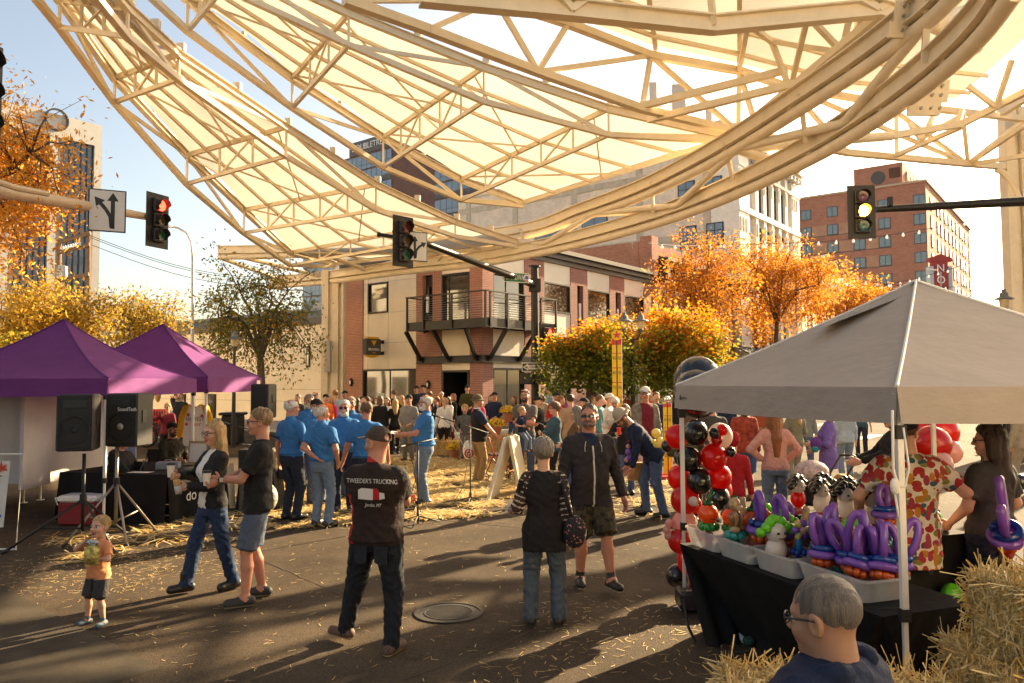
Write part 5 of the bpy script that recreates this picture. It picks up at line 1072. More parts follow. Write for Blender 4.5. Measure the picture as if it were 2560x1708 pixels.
def person(label, loc, rz, h, sex='m', g=1.0, top=None, bottom=None, skin=SKIN, shoe=None, sole=None, sleeve='short', shorts=False, hem=.86, hands=None, poles=None, feet=None, bend=0.0, side=0.0, twist=0.0, head=(0, 0), hair=None, hairc=None, cap=None, glasses=None, beard=None, res=.011, headscale=1.05, group=None, tagtop=None, extra=None, sleevem=None, seat=None, footdir=None, flare=0, mesh_only=False, fingers=True, boots=False, collar=None, sock=None, bareleg=None, curl=.5, fieldfn=None, neckz=0.0, tagsleeve=None, hres=None, belly=0.0, wide=1.0):
    mats = [skin, top, bottom, shoe, sole or shoe, LIP, EYE_M, BROW, sleevem or top, beard[1] if beard else (hairc or BROW), EYEW]+(extra or [])
    SK, TOP, BOT, SHO, SOL, LP, EY, BR, SLV, BRD, EW = range(11)
    sc = h/1.75; O = np.array([0, 0, .92]); R = _rot('z', twist)@_rot('x', -bend)@_rot('y', side)
    seatdz = 0 if seat is None else seat/sc-.88; off = np.array([0, 0, seatdz])
    up = lambda p: R@(np.array(p, float)-O)+O+off
    Fl = Field((-.75, -.65, -.02), (.75, .75, 1.62), res/sc) if False else None
    prims = []
    def P(f, tag, k=.02, **kw): prims.append((f, tag, k, kw))
    base = TORSO_M if sex == 'm' else TORSO_F; sw = (.172 if sex == 'm' else .152)*wide
    secs = [(z, a*g**.8*(wide if z > 1.2 else 1), b*g+(belly*math.exp(-((z-1.05)/.14)**2))*.5, y+(belly*math.exp(-((z-1.05)/.14)**2))*.5) for z, a, b, y in base]
    pel = [(.79, .125*g, .1*g, 0), (.86, .162*g**.8, .122*g, -.004), (.95, .16*g**.8, .12*g, 0), (1.02, .148*g**.8, .11*g, 0)]
    # legs
    feet = feet or ((-.1, 0), (.1, .02)); fd = footdir or (.18, -.18); hj = []
    for i, sx in enumerate((-1, 1)):
        H = np.array([sx*.088*g**.5, 0, .9])+off; f = feet[i]; A_ = np.array([f[0], f[1], .08+(f[2] if len(f) > 2 else 0)])
        K, A_ = ik(H, A_, .42, .415, (sx*.12, 1, .05) if seat is None else (0, .6, 1)); ca, sa = math.cos(fd[i]), math.sin(fd[i]); fwd = np.array([-sa, ca, 0])
        q = bottom is not None
        if shorts:
            P(cone(H, lerp(H, K, .85), .098*g, .085*g, .004), BOT, .03); P(cyl(lerp(H, K, .3), lerp(H, K, .98), .1*g, .095*g, .005), BOT, .02)
            P(cone(lerp(H, K, .6), K, .066*g, .053), SK, .004); P(cone(K, lerp(K, A_, .35)-fwd*.012, .052, .056*g**.5), SK, .02); P(cone(lerp(K, A_, .35)-fwd*.012, A_, .055*g**.5, .036), SK, .02)
            if sock: P(cyl(lerp(K, A_, .86), A_, .043, .043), sock, .004)
        else:
            P(cone(H, K, .094*g, .07*g**.6, .007), BOT, .03); P(cone(K, A_, .068*g**.6, .056+flare, .008), BOT, .02); P(cyl(K, A_-[0, 0, .01], .064*g**.6, .062+flare, .009), BOT, .01)
            if bareleg: pass
        to = A_*[1, 1, 0]+fwd*.145+[0, 0, A_[2]-.08]; he = A_*[1, 1, 0]-fwd*.045+[0, 0, A_[2]-.08]
        zf = A_[2]-.08
        def shoe_fn(X, Y, Z, he=he, to=to, zf=zf):
            d = cone(he+[0, 0, .047], to+[0, 0, .04], .049, .045)[0](X, Y, Z); d = np.maximum(d, zf+.001-Z); return d, np.where(Z-zf < .026, SOL, SHO)
        P((shoe_fn, np.minimum(he, to)-.06, np.maximum(he, to)+.1), SHO, .01)
        P(cone(A_+[0, 0, -.02], A_+[0, 0, .1 if boots else .0]+fwd*.01, .048, .05 if boots else .044), SHO if boots else (SHO if not shorts else SK), .02)
        P(cone(lerp(he, to, .45)+[0, 0, .06], lerp(he, to, .2)+[0, 0, .075], .036, .04), SHO, .02)
    P(loft(pel, np.eye(3), O*0+[0, 0, 0] if False else np.zeros(3)) if seat is None else loft([(z+seatdz, a, b, y) for z, a, b, y in pel], np.eye(3), np.zeros(3)), BOT, .03)
    sh = [q for q in secs if q[0] > hem+.02]; a0 = np.interp(hem, [q[0] for q in secs], [q[1] for q in secs]); b0 = np.interp(hem, [q[0] for q in secs], [q[2] for q in secs]); sh = [(hem, a0*1.03, b0*1.04, 0)]+sh
    if seatdz: sh = [(z+seatdz, a, b, y) for z, a, b, y in sh]; 
    P(loft(sh, R, O+off, .006, tagtop), TOP, .012, pri=.022)
    if belly or sex == 'f' and g < 1.3:
        if sex == 'f':
            for sx in (-1, 1): P(ell(up((sx*.07, .085, 1.25)), (.07, .06, .07)), TOP, .05) if tagtop is None else P((lambda c: (lambda X, Y, Z: (ell(c, (.07, .06, .07))[0](X, Y, Z), tagtop(X, Y+9*0, Z*0+1.2)), c-.08, c+.08))(up((sx*.07, .085, 1.25))), TOP, .05)
    # arms
    hands = hands or ((-.27, .05, .82), (.27, .05, .82)); wr = []
    for i, sx in enumerate((-1, 1)):
        S = up((sx*sw, -.014, 1.378)); P(cone(up((sx*.03, -.03, 1.43)), up((sx*sw*.8, -.02, 1.392)), .05, .058*g**.3), TOP, .03); T = up(hands[i]); pl = R@np.array((poles or ((-.6, -.8, -.3), (.6, -.8, -.3)))[i], float)
        E_, W_ = ik(S, T, .295, .255, pl); wr.append((E_, W_))
        P(cone(S, lerp(S, E_, .35), .066*g**.5, .062*g**.5, .003), SLV, .05, pri=.03)
        if sleeve == 'short': P(cyl(lerp(S, E_, .05), lerp(S, E_, .72), .064*g**.5, .068*g**.5, .006), SLV, .02, pri=.03)
        elif sleeve == 'none': P(cyl(lerp(S, E_, 0), lerp(S, E_, .12), .068, .066), SLV, .02)
        else:
            def stf(f, S=S, E_=E_, W_=W_):
                if not tagsleeve: return f
                def fn(X, Y, Z):
                    d = f[0](X, Y, Z); a = E_-S; t1 = ((X-S[0])*a[0]+(Y-S[1])*a[1]+(Z-S[2])*a[2])/(a@a)*.295; b = W_-E_; t2 = .295+((X-E_[0])*b[0]+(Y-E_[1])*b[1]+(Z-E_[2])*b[2])/(b@b)*.255
                    return d, tagsleeve(np.where(t1 < .295, t1, t2))
                return fn, f[1], f[2]
            P(stf(cone(S, E_, .066*g**.5, .054*g**.4, .008)), SLV, .02, pri=.03); P(stf(cone(E_, lerp(E_, W_, .8), .053*g**.4, .043, .008)), SLV, .02, pri=.03); P(stf(cyl(E_, lerp(E_, W_, .93), .052*g**.4, .042, .005)), SLV, .01, pri=.03)
        P(cone(S, E_, .05*g**.4, .041*g**.3), SK, .004, pri=.018); P(cone(E_, W_, .043*g**.3, .027), SK, .012, pri=.018)
    if collar is not None: P(cone(up((0, -.035, 1.47)), up((0, -.02, 1.5)), .068, .066), collar, .006)
    lo = np.min([p[0][1] for p in prims], 0); hi = np.max([p[0][2] for p in prims], 0); lo[2] = max(lo[2], -.005)
    Fl = Field(lo, hi, res/sc)
    for f, tag, k, kw in prims: Fl.add(f[0], f[1], f[2], tag, k, **kw)
    if fieldfn: fieldfn(Fl, up, wr)
    V, Fq, Tg = Fl.mesh(); VV, FF, TT = [V], [Fq], [Tg]; nv = len(V)
    # hands
    for i, sx in enumerate((-1, 1)):
        E_, W_ = wr[i]; d = (W_-E_)/np.linalg.norm(W_-E_); inward = R@np.array((-sx, .25, 0.)); n = inward-d*(inward@d); n /= np.linalg.norm(n); s = np.cross(d, n)*sx   # n: palm normal side, s: thumb side-ish
        if s@(R@np.array((0, 1., .2))) < 0: s = -s
        hf = Field(W_-.2, W_+.2, (.0055 if fingers else .011)/min(1, sc)) ; Rm = np.stack([s, n, d], 1)
        c = W_+d*.05; hf.add(*cone(W_-d*.03, W_+d*.02, .027, .026), SK, .01); hf.add(*ell(c, (.04, .018, .05), Rm), SK, .015)
        if fingers:
            for j, (o_, ln) in enumerate(((.028, .07), (.0095, .078), (-.0095, .072), (-.027, .056))):
                p = W_+d*.085+s*o_; dd = d
                for sg in range(3):
                    a_ = curl*(.45+.35*sg); dd = dd*math.cos(a_*.8)+n*math.sin(a_*.8); dd /= np.linalg.norm(dd); q = p+dd*ln*(.44, .32, .24)[sg]; hf.add(*cone(p, q, .0095-.001*sg, .0088-.001*sg), SK, .004); p = q
            p = W_+d*.025+s*.03; q = p+(s*.7+d*.75+n*.25)*.04; hf.add(*cone(p, q, .0125, .011), SK, .008); hf.add(*cone(q, q+(d*.85+n*.35+s*.1)*.032, .0105, .009), SK, .004)
        else: hf.add(*ell(W_+d*.12+n*.015, (.035, .02, .045), Rm), SK, .02)
        v, f, t = hf.mesh(); VV.append(v); FF.append(f+nv); TT.append(t); nv += len(v)
    # head
    hs = headscale; HC = up((0, .004, 1.632+(hs-1)*.11+neckz)); HR = R@_rot('z', head[0])@_rot('x', -head[1]); hr = (hres or res*.55)/sc
    hw = lambda p: HC+HR@(np.array(p, float)*hs)
    def hE(F_, c, r, tag, k=.012, **kw): F_.add(*ell(hw(c), np.array(r)*hs, HR), tag, k*hs, **kw)
    def hCn(F_, a, b, ra, rb, tag, k=.012, **kw): F_.add(*cone(hw(a), hw(b), ra*hs, rb*hs), tag, k*hs, **kw)
    hf = Field(HC-.2*hs, HC+.18*hs, hr)
    fz = .96 if sex == 'f' else 1.0
    hE(hf, (0, -.014, .03), (.075, .096, .09), SK); hE(hf, (0, .02, -.04), (.06*fz, .068, .076), SK, .03); hE(hf, (0, .06, -.095), (.028*fz, .022, .02), SK, .03)
    hE(hf, (0, .068, .02), (.052, .02, .016), SK, .02)
    for sx in (-1, 1):
        hE(hf, (sx*.04, .055, -.032), (.026, .026, .026), SK, .02); hE(hf, (sx*.034, .096, .0), (.02, .014, .0125), SK, .014, cut=True)
        hE(hf, (sx*.032, .074, .0), (.0125, .0118, .009), EW, .003); hE(hf, (sx*.032, .0845, .0), (.0058, .006, .0062), EY, .002, pri=.003); hE(hf, (sx*.034, .086, .022), (.021, .016, .0055), BR, paint=True)
        hE(hf, (sx*.077, -.008, -.008), (.011, .021, .033), SK, .006); hE(hf, (sx*.085, -.004, -.008), (.006, .011, .02), SK, .006, cut=True)
    hCn(hf, (0, .082, .012), (0, .106, -.026), .0085, .0125, SK, .014); hE(hf, (-.012, .096, -.032), (.009, .01, .008), SK, .008); hE(hf, (.012, .096, -.032), (.009, .01, .008), SK, .008)
    hE(hf, (0, .083, -.058), (.024, .013, .0065), LP, .006, pri=.004); hE(hf, (0, .081, -.068), (.021, .013, .007), LP, .006, pri=.004)
    nb = up((0, -.035, 1.42)); hf.add(*cone(hw((0, -.02, -.05)), nb, .054*(1 if sex == 'm' else .86)*g**.6, .062*(1 if sex == 'm' else .86)*g**.6), SK, .025)
    if beard:
        b_ = beard[0]; hE(hf, (0, .036, -.085-b_), (.06, .058, .042+b_), BRD, .015, pri=.006); hE(hf, (0, .09, -.047), (.03, .014, .008), BRD, .006, pri=.006); hE(hf, (.055, .025, -.045), (.014, .025, .04), BRD, .01, pri=.004); hE(hf, (-.055, .025, -.045), (.014, .025, .04), BRD, .01, pri=.004)
        if b_ < .03: hE(hf, (0, .09, -.062), (.018, .02, .006), LP, paint=True)
    if hair == 'buzz': 
        pass
    v, f, t = hf.mesh(); VV.append(v); FF.append(f+nv); TT.append(t); nv += len(v)
    V = np.concatenate(VV)*sc; Fq = np.concatenate(FF); Tg = np.concatenate(TT)
    me = bpy.data.meshes.new('person'); me.from_pydata(V.tolist(), [], Fq.tolist()); 
    for m in mats: me.materials.append(m or skin)
    me.polygons.foreach_set('material_index', Tg.astype(np.int32)); me.polygons.foreach_set('use_smooth', np.ones(len(Fq), bool)); me.update()
    o = link('person', me); o.location = loc; o.rotation_euler = (0, 0, rz); WL[o.name] = np.zeros(3); prop(o, label, 'person', group)
    def child(name, F_, mt):
        v, f, t = F_.mesh()
        if len(f) == 0: return
        m2 = bpy.data.meshes.new(name); m2.from_pydata((v*sc).tolist(), [], f.tolist()); 
        for m in (mt if isinstance(mt, list) else [mt]): m2.materials.append(m)
        m2.polygons.foreach_set('material_index', np.clip(t, 0, len(m2.materials)-1).astype(np.int32)); m2.polygons.foreach_set('use_smooth', np.ones(len(f), bool)); m2.update(); c = link(name, m2, o); WL[c.name] = np.zeros(3); return c
    def cutp(F_, n, c):            # keep the half space n.p < c (head frame)
        n_ = HR@np.array(n, float); L = np.linalg.norm(n_); n_ /= L; k0 = (c/L)*hs+n_@HC
        F_.D = np.maximum(F_.D, n_[0]*F_.ax[0][:, None, None]+n_[1]*F_.ax[1][None, :, None]+n_[2]*F_.ax[2][None, None, :]-k0)
    if hair and hair != 'buzz':
        hh = Field(HC-[.25*hs, .25*hs, .62*hs if 'long' in hair else .3*hs], HC+.2*hs, hr*1.15)
        vol = .012 if 'thick' in hair else (-.005 if 'crop' in hair else .0)
        hE(hh, (0, -.018, .036), (.083+vol, .102+vol, .094+vol), 0)
        if 'fringe' in hair: hE(hh, (0, -.02, .09), (.062, .085, .075), 0, .01, cut=True)
        if 'long' in hair:
            pass
        # noise clumps
        X, Y, Z = np.meshgrid(*hh.ax, indexing='ij'); rh = np.random.default_rng(int(h*1000)); hh.D += (.0007 if 'crop' in hair else .0022)*sum(np.sin(a*X+b*Y+c*Z+d) for a, b, c, d in zip(rh.normal(0, 150, 6), rh.normal(0, 150, 6), rh.normal(0, 45, 6), rh.uniform(0, 6, 6)))
        cutp(hh, (0, .95, -1), -.002 if 'low' not in hair else .03)
        if 'bob' in hair or 'long' in hair:
            L_ = .5 if 'long' in hair else .1; dn = R.T@np.array((0, 0, -1.))
            for sx in (-1, 1):
                hCn(hh, (sx*.06, -.02, .02), (sx*.075, -.03, -.1), .038+vol, .034+vol, 0, .03)
                if 'long' in hair: hCn(hh, (sx*.072, -.03, -.1), (sx*.06, -.055, -.3), .034, .03, 0, .03)
            hCn(hh, (0, -.05, .0), (0, -.06, -.1), .075+vol, .07+vol, 0, .03)
            if 'long' in hair:
                hCn(hh, (0, -.06, -.1), (0, -.1, -.3), .075, .07, 0, .03)
                if 'xlong' in hair: hCn(hh, (.0, -.1, -.3), (.0, -.105, -.52), .075, .04, 0, .03)
            Z0 = .0; hh.D += .004*np.sin(90*X+14*Y)*np.cos(80*Y)
        if 'pony' in hair: hCn(hh, (0, -.11, .03), (0, -.13, -.2), .03, .022, 0, .02)
        if 'bun' in hair: hE(hh, (0, -.1, .07), (.04, .04, .04), 0, .01)
        child('hair', hh, hairc)
    if cap:
        kind, cm, bm, ya = cap; ch = Field(HC-[.26*hs, .26*hs, .1*hs], HC+.26*hs, hr*1.1); Rc = _rot('z', ya)
        R0 = HR
        def q(p): return tuple(Rc@np.array(p, float))
        hE(ch, (0, -.016, .045), (.09, .109, .09), 0, .005)
        if kind == 'cowboy' or kind == 'bucket':
            hE(ch, (0, -.016, .07), (.09, .105, .085), 0, .01)
        cutp(ch, (0, .22, -1), -.038)
        if kind == 'cap': ch.add(*ell(hw(q((0, .125, .046))), np.array((.066, .065, .009))*hs, HR@Rc@_rot('x', -.12)), 1, .006)
        elif kind == 'back': ch.add(*ell(hw(q((0, .125, .04))), np.array((.066, .065, .009))*hs, HR@Rc@_rot('x', -.12)), 1, .006)
        elif kind in ('cowboy', 'bucket'): ch.add(*ell(hw((0, -.016, .038)), np.array((.135, .155, .012) if kind == 'cowboy' else (.125, .145, .014))*hs, HR), 1, .012)
        if kind == 'back': ch.add(*ell(hw(q((0, -.115, .05))), np.array((.034, .05, .026))*hs, HR@Rc), 1, .003, cut=True)
        child('cap', ch, [cm, bm or cm])
    if glasses:
        gm, lm = glasses; gm2 = lm is LENS; mb = MB()
        for sx in (-1, 1):
            for t in range(14): 
                a0, a1 = 2*math.pi*t/14, 2*math.pi*(t+1)/14; f_ = lambda a: hw((sx*.034+(.03 if gm2 else .025)*math.cos(a), .1-.008*abs(math.cos(a))*(1 if sx*math.cos(a) > 0 else .2), .0+(.0145 if gm2 else .0175)*math.sin(a)))*sc
                mb.tube([f_(a0), f_(a1)], (.0014 if gm2 else .0028)*hs*sc, 5)
            mb.tube([hw((sx*.058, .092, .004))*sc, hw((sx*.08, .02, .008))*sc, hw((sx*.08, -.02, .004))*sc], .0032*hs*sc, 5)
        mb.tube([hw((-.01, .104, .002))*sc, hw((.01, .104, .002))*sc], .003*sc, 5)
        gl = mesh_obj('glasses', mb.v, mb.f, gm, o)
        mb = MB()
        for sx in (-1, 1): mb.poly([hw((sx*.034+(.0295 if gm2 else .0245)*math.cos(a), .0985-.012*abs(math.cos(a))*(sx*math.cos(a) > 0), (.0145 if gm2 else .0175)*math.sin(a)))*sc for a in np.linspace(0, 2*math.pi, 14, endpoint=False)])
        if lm is not None: mesh_obj('lens', mb.v, mb.f, lm, gl)
    PINFO[o.name] = dict(up=up, wr=wr, sc=sc, hw=hw, R=R)
    return o
PINFO = {}
def face_dir(dx, dy): return math.atan2(-dx, dy)       # heading so that local +Y points along (dx, dy)
def w_hand(o, i, fwd=.09):                                # world position of a hand (0 left, 1 right)
    q = PINFO[o.name]; E_, W_ = q['wr'][i]; p = (W_+(W_-E_)/np.linalg.norm(W_-E_)*fwd)*q['sc']
    return np.array(Matrix.Translation(o.location) @ Matrix.Rotation(o.rotation_euler[2], 4, 'Z') @ Vector(p))
# ================================================================ tents, tables, speakers, straw bales
PUR = mat('purple tent fabric', (.19, .04, .21), .75, var=.08, vs=3, bump=.25, bs=9, tl=.35, aniso=(1, 1, 2.5)); TGRY = mat('pale tent fabric', (.4, .34, .29), .8, var=.06, vs=2, bump=.45, bs=7, tl=.12, aniso=(1, 1, 2.5)); TWH = mat('tent leg white', (.7, .67, .62), .45, metal=.1, var=.05); PURD = mat('purple piping', (.1, .015, .16), .8)
BCL = cloth('black tablecloth', (.012, .011, .011), .9, var=.2, vs=5, bump=.3, bs=20); PLB = mat('black plastic', (.016, .015, .015), .55, var=.15, vs=10, bump=.1, bs=200); GRL = mat('speaker grille', (.03, .028, .027), .6, metal=.3, var=.3, vs=250, bump=.5, bs=400)
def tent(name, label, C, zev, zpk, val, fab, pip, legs, curve=.35, vent=False, seed=1, extra_h=0):
    C = [np.array(list(c)+[0]) for c in C]; ctr = sum(C)/4; t = thing(name, label, 'tent', loc=tuple(ctr)); n = 14; r = np.random.default_rng(seed)
    pk = ctr+[0, 0, zpk]
    for i in range(4):
        a, b = C[i]+[0, 0, zev], C[(i+1) % 4]+[0, 0, zev]; v = []
        for u in range(n+1):
            q = (u/n); 
            for w in range(n+1):
                e = lerp(a, b, w/n); p = lerp(e, pk, q); p[2] = zev+(zpk-zev)*(q*(1-curve)+curve*q*q); p[2] -= .045*math.sin(math.pi*w/n)*(1-q)*math.sin(math.pi*min(1, q*1.5+.15))
                p[2] += .004*math.sin(w*3.1+q*17+i)+r.normal(0, .0015); v.append(p)
        f = [(u*(n+1)+w, u*(n+1)+w+1, (u+1)*(n+1)+w+1, (u+1)*(n+1)+w) for u in range(n) for w in range(n)]
        mesh_obj('roof_panel', v, f, fab, t, smooth=True)
        v = []; out = (lerp(a, b, .5)-ctr)*[1, 1, 0]; out /= np.linalg.norm(out)
        for u in range(5):
            for w in range(25): p = lerp(a, b, w/24)-np.array([0, 0, val*u/4]); p = p+out*(.012*math.sin(w*1.3+i)*(u/4)+.015*u/4); p[2] -= .018*math.sin(math.pi*w/24)*(u/4); v.append(p)
        f = [(u*25+w, (u+1)*25+w, (u+1)*25+w+1, u*25+w+1) for u in range(4) for w in range(24)]
        mesh_obj('valance', v, f, fab, t, smooth=True)
        mb = MB(); P = []
        for q in np.linspace(0, 1, 12): p = lerp(a, pk, q); p[2] = zev+(zpk-zev)*(q*(1-curve)+curve*q*q)+.006; P.append(p)
        mb.tube(P, .011, 5); mb.build('seam', pip, t)
        if legs[i]:
            c = C[i]-(C[i]-ctr)/np.linalg.norm(C[i]-ctr)*.05; mb = MB(); mb.box(c[0]-.018, c[0]+.018, c[1]-.018, c[1]+.018, .75, zev-.02); mb.box(c[0]-.013, c[0]+.013, c[1]-.013, c[1]+.013, .01, .75); lg = mb.build('leg', TWH, t); mb = MB(); mb.box(c[0]-.05, c[0]+.05, c[1]-.05, c[1]+.05, 0, .012); mb.build('foot_plate', TWH, lg)
            mb = MB(); mb.box(c[0]-.026, c[0]+.026, c[1]-.026, c[1]+.026, .72, .79); mb.box(c[0]-.03, c[0]+.03, c[1]-.03, c[1]+.03, zev-.3, zev-.22); mb.build('slider', PLB, lg)
        mb = MB(); k = 6
        for j in range(k):
            p0, p1 = lerp(a, b, j/k), lerp(a, b, (j+1)/k); z0, z1 = (-.03, -.17) if j % 2 == 0 else (-.17, -.03); mb.beam(p0+[0, 0, z0]-out*.03, p1+[0, 0, z1]-out*.03, .012, .022)
        mb.build('scissor_frame', TWH, t)
    return t
pt1 = tent('purple_tent', 'purple pop-up tent over the speakers at the left', [(-5.65, 10.7), (-5.65, 13.7), (-8.7, 13.7), (-8.7, 10.7)], 2.18, 3.13, .24, PUR, PURD, (1, 1, 1, 1), .55)
pt2 = tent('purple_tent', 'second purple pop-up tent right behind the first', [(-5.55, 13.95), (-5.55, 16.95), (-8.6, 16.95), (-8.6, 13.95)], 2.22, 3.3, .28, PUR, PURD, (1, 1, 1, 1), .25, seed=2)
mb = MB(); mb.box(-5.54, -5.53, 16.6, 16.8, 2.0, 2.16); mb.build('logo_patch', SGNW, pt2); mb = MB(); mb.prism([(0, 0), (.1, 0), (.05, .1)], 0, .003); mb.T = None
tp1, tp2 = np.array([1.54, 7.2]), np.array([2.22, 4.42]); dv = tp2-tp1; pv = np.array([-dv[1], dv[0]]); wt_c = [tuple(tp1), tuple(tp1+pv), tuple(tp2+pv), tuple(tp2)]
wt = tent('white_tent', 'big off white pop-up tent over the balloon stall', wt_c, 2.06, 2.9, .21, TGRY, TWH, (1, 1, 1, 1), .12, seed=3)
mb = MB(); c = np.mean(np.array(wt_c), 0); q = np.array([c[0]-.55, c[1]-.05]); mb._add([(q[0]-.3, q[1], 2.5), (q[0]+.42, q[1]-.1, 2.78), (q[0]+.4, q[1]+.3, 2.76), (q[0]-.1, q[1]+.28, 2.58), (q[0]+.1, q[1]+.02, 2.69)], [(0, 1, 4), (0, 4, 3), (4, 1, 2), (3, 4, 2)], 0); mb.build('vent_flap', mat('tent vent grey', (.3, .27, .24), .8), wt)  # vent flap in a darker grey than the roof cloth
mb = MB(); p = np.array([2.2, 4.38, 0]); mb.tube([p+[-.03, 0, 1.93], p+[-.04, -.01, 1.6], p+[-.025, -.02, 1.5]], .008, 6); mb.ball(p+[-.035, -.015, 1.5], (.03, .025, .05), 8, 6); mb.tube([p+[.03, 0, 1.83], p+[.05, -.01, 1.6], p+[.02, -.02, 1.5], p+[-.03, -.02, 1.49]], .006, 5); mb.tube([p+[-.04, -.02, 1.46], p+[-.02, -.02, 1.3]], .006, 5); mb.build('tie_rope', mat('white rope', (.75, .7, .62), .8), wt, True)
lgx = frame(tuple(lerp(np.append(tp1, 2.0), np.append(tp2, 2.0), .045)+np.array([-.03, -.0, -.04])), tuple(np.append(dv, 0)), (0, 0, 1))
mb = MB(lgx); mb._add([(0, -.03, .001), (.05, -.03, .001), (.025, .03, .001)], [(0, 1, 2)], 0); [mb.box(.07+k*.022, .085+k*.022, -.022, -.008, 0, .001) for k in range(4)]; o = mb.build('logo', SGNK, wt); o['kind'] = 'stuff'
# --- panel and frame behind the left tent (white trailer side)
TRW = mat('trailer white panel', (.5, .47, .45), .5, var=.12, vs=1.5); tr = thing('trailer', 'white trailer side with open door under the first purple tent', 'trailer', loc=(-8.6, 12.6, 0))
mb = MB(); mb.box(-11, -7.55, 12.4, 14.6, .5, 2.5); mb.build('trailer_body', TRW, tr)
for x in (-9.2, -8.4, -7.62): mb = MB(); mb.box(x, x+.05, 12.36, 12.4, .5, 2.5); mb.build('panel_trim', GALV, tr)
mb = MB(); mb.box(-7.5, -7.44, 11.7, 12.4, .5, 2.45); mb.build('door', TRW, tr)
mb = MB(); mb.tube([(-9, 12.5, .33), (-9, 12.7, .33)], .33, 18); mb.build('wheel', PLB, tr, True, 40)
# --- sponsor banner stand
BANW = mat('banner white', (.6, .55, .5), .6, var=.04); bn = thing('banner_stand', 'white sponsor banner in a metal frame at the left edge', 'banner', loc=(-6.9, 9.75, 0))
mb = MB(); mb.tube([(-7.9, 9.8, .03), (-6.24, 9.72, .03), (-6.3, 9.9, 1.2), (-7.9, 9.98, 1.2)], .014, 8); mb.build('frame', TWH, bn, True, 40)
mb = MB(); mb._add([(-7.9, 9.82, .3), (-6.42, 9.74, .3), (-6.42, 9.84, 1.12), (-7.9, 9.92, 1.12)], [(0, 1, 2, 3)], 0); bnp = mb.build('banner_panel', BANW, bn)
bx_ = (1, -.054, 0); bz_ = (0, .1, .82)
def bt(s, x, z, sz, m, xs=1.0, al='RIGHT'): text(s, 'print', sz, m, bn, frame((x, 9.83-.054*(x+6.42)-.09*(1.12-z)/.82-.004, z), bx_, bz_), extr=.0004, xs=xs, align=al)
PRB = mat('print brown', (.15, .05, .04), .6); PRR = mat('print red', (.5, .06, .02), .6); PRU = mat('print blue', (.02, .1, .4), .6); PRT = mat('print teal', (.05, .35, .5), .6); PRG = mat('print dark', (.08, .1, .09), .6)
bt('HARVEST', -6.72, .97, .13, PRB, .8); bt('FEST', -6.5, .88, .16, PRB, .8); bt('SPONSORS', -6.78, .8, .055, PRB); bt('MAMI', -6.62, .6, .05, PRG); bt('mint', -6.5, .605, .07, PRT); bt('Valley', -6.52, .5, .065, PRG)
for x, z, w, m in ((-6.86, .66, .1, PRU), (-6.62, .67, .12, PRG), (-6.78, .43, .12, PRR), (-6.62, .435, .1, PRT), (-6.5, .44, .08, PRU), (-6.85, .37, .06, PRU), (-6.7, .375, .08, PRT), (-6.56, .38, .05, PRR)): mb = MB(); y = 9.83-.054*(x+6.42)-.09*(1.12-z)/.82-.003; mb.box(x-w/2, x+w/2, y-.003, y-.001, z-.018, z+.018); mb.build('logo', m, bn)
mb = MB(); cx, cz = -6.52, 1.02; mb.poly([(cx+rr*math.cos(a), 9.815, cz+rr*math.sin(a)) for a, rr in zip(np.linspace(math.pi/2, 2.5*math.pi, 15)[:-1], [.11, .045, .1, .05, .085, .03, .03, .05, .02, .03, .085, .05, .1, .045])]); mb.build('leaf_print', PRR, bn)
# --- loudspeakers on tripods
def tripod(name, label, p, zt, leg_az, r, m, spread=.75, hubz=.62):
    p = np.array(p, float); t = thing(name, label, 'speaker stand', loc=tuple(p)); mb = MB(); mb.tube([p+[0, 0, .22], p+[0, 0, zt]], .022, 10); mb.build('pole', m, t, True); mb = MB(); mb.tube([p+[0, 0, hubz-.06], p+[0, 0, hubz+.06]], .042, 10); mb.build('hub', PLB, t, True, 40)
    for a in leg_az:
        d = np.array([math.cos(a), math.sin(a), 0]); mb = MB(); mb.tube([p+[0, 0, hubz], p+d*spread+[0, 0, .02]], .016, 8); lg = mb.build('leg', m, t, True); mb = MB(); mb.tube([p+d*(spread-.05)+[0, 0, .05], p+d*(spread+.02)+[0, 0, .015]], .024, 8); mb.build('rubber_foot', PLB, lg, True); mb = MB(); mb.tube([p+[0, 0, .25], p+d*spread*.55+[0, 0, hubz*.46]], .011, 6); mb.build('brace', m, t, True)
    return t
TRP = mat('tripod tan metal', (.32, .27, .22), .4, metal=.5)
s1 = G(205, 1370); tripod('speaker_stand', 'black tripod stand behind the toddler', s1, 1.2, (R_(205), R_(-35), R_(80)), .02, PLB, .85, .62)
s2 = G(288, 1352); tripod('speaker_stand', 'tan metal tripod stand beside the tent leg', s2, 1.25, (R_(225), R_(-50), R_(60)), .02, TRP, .62, .78)
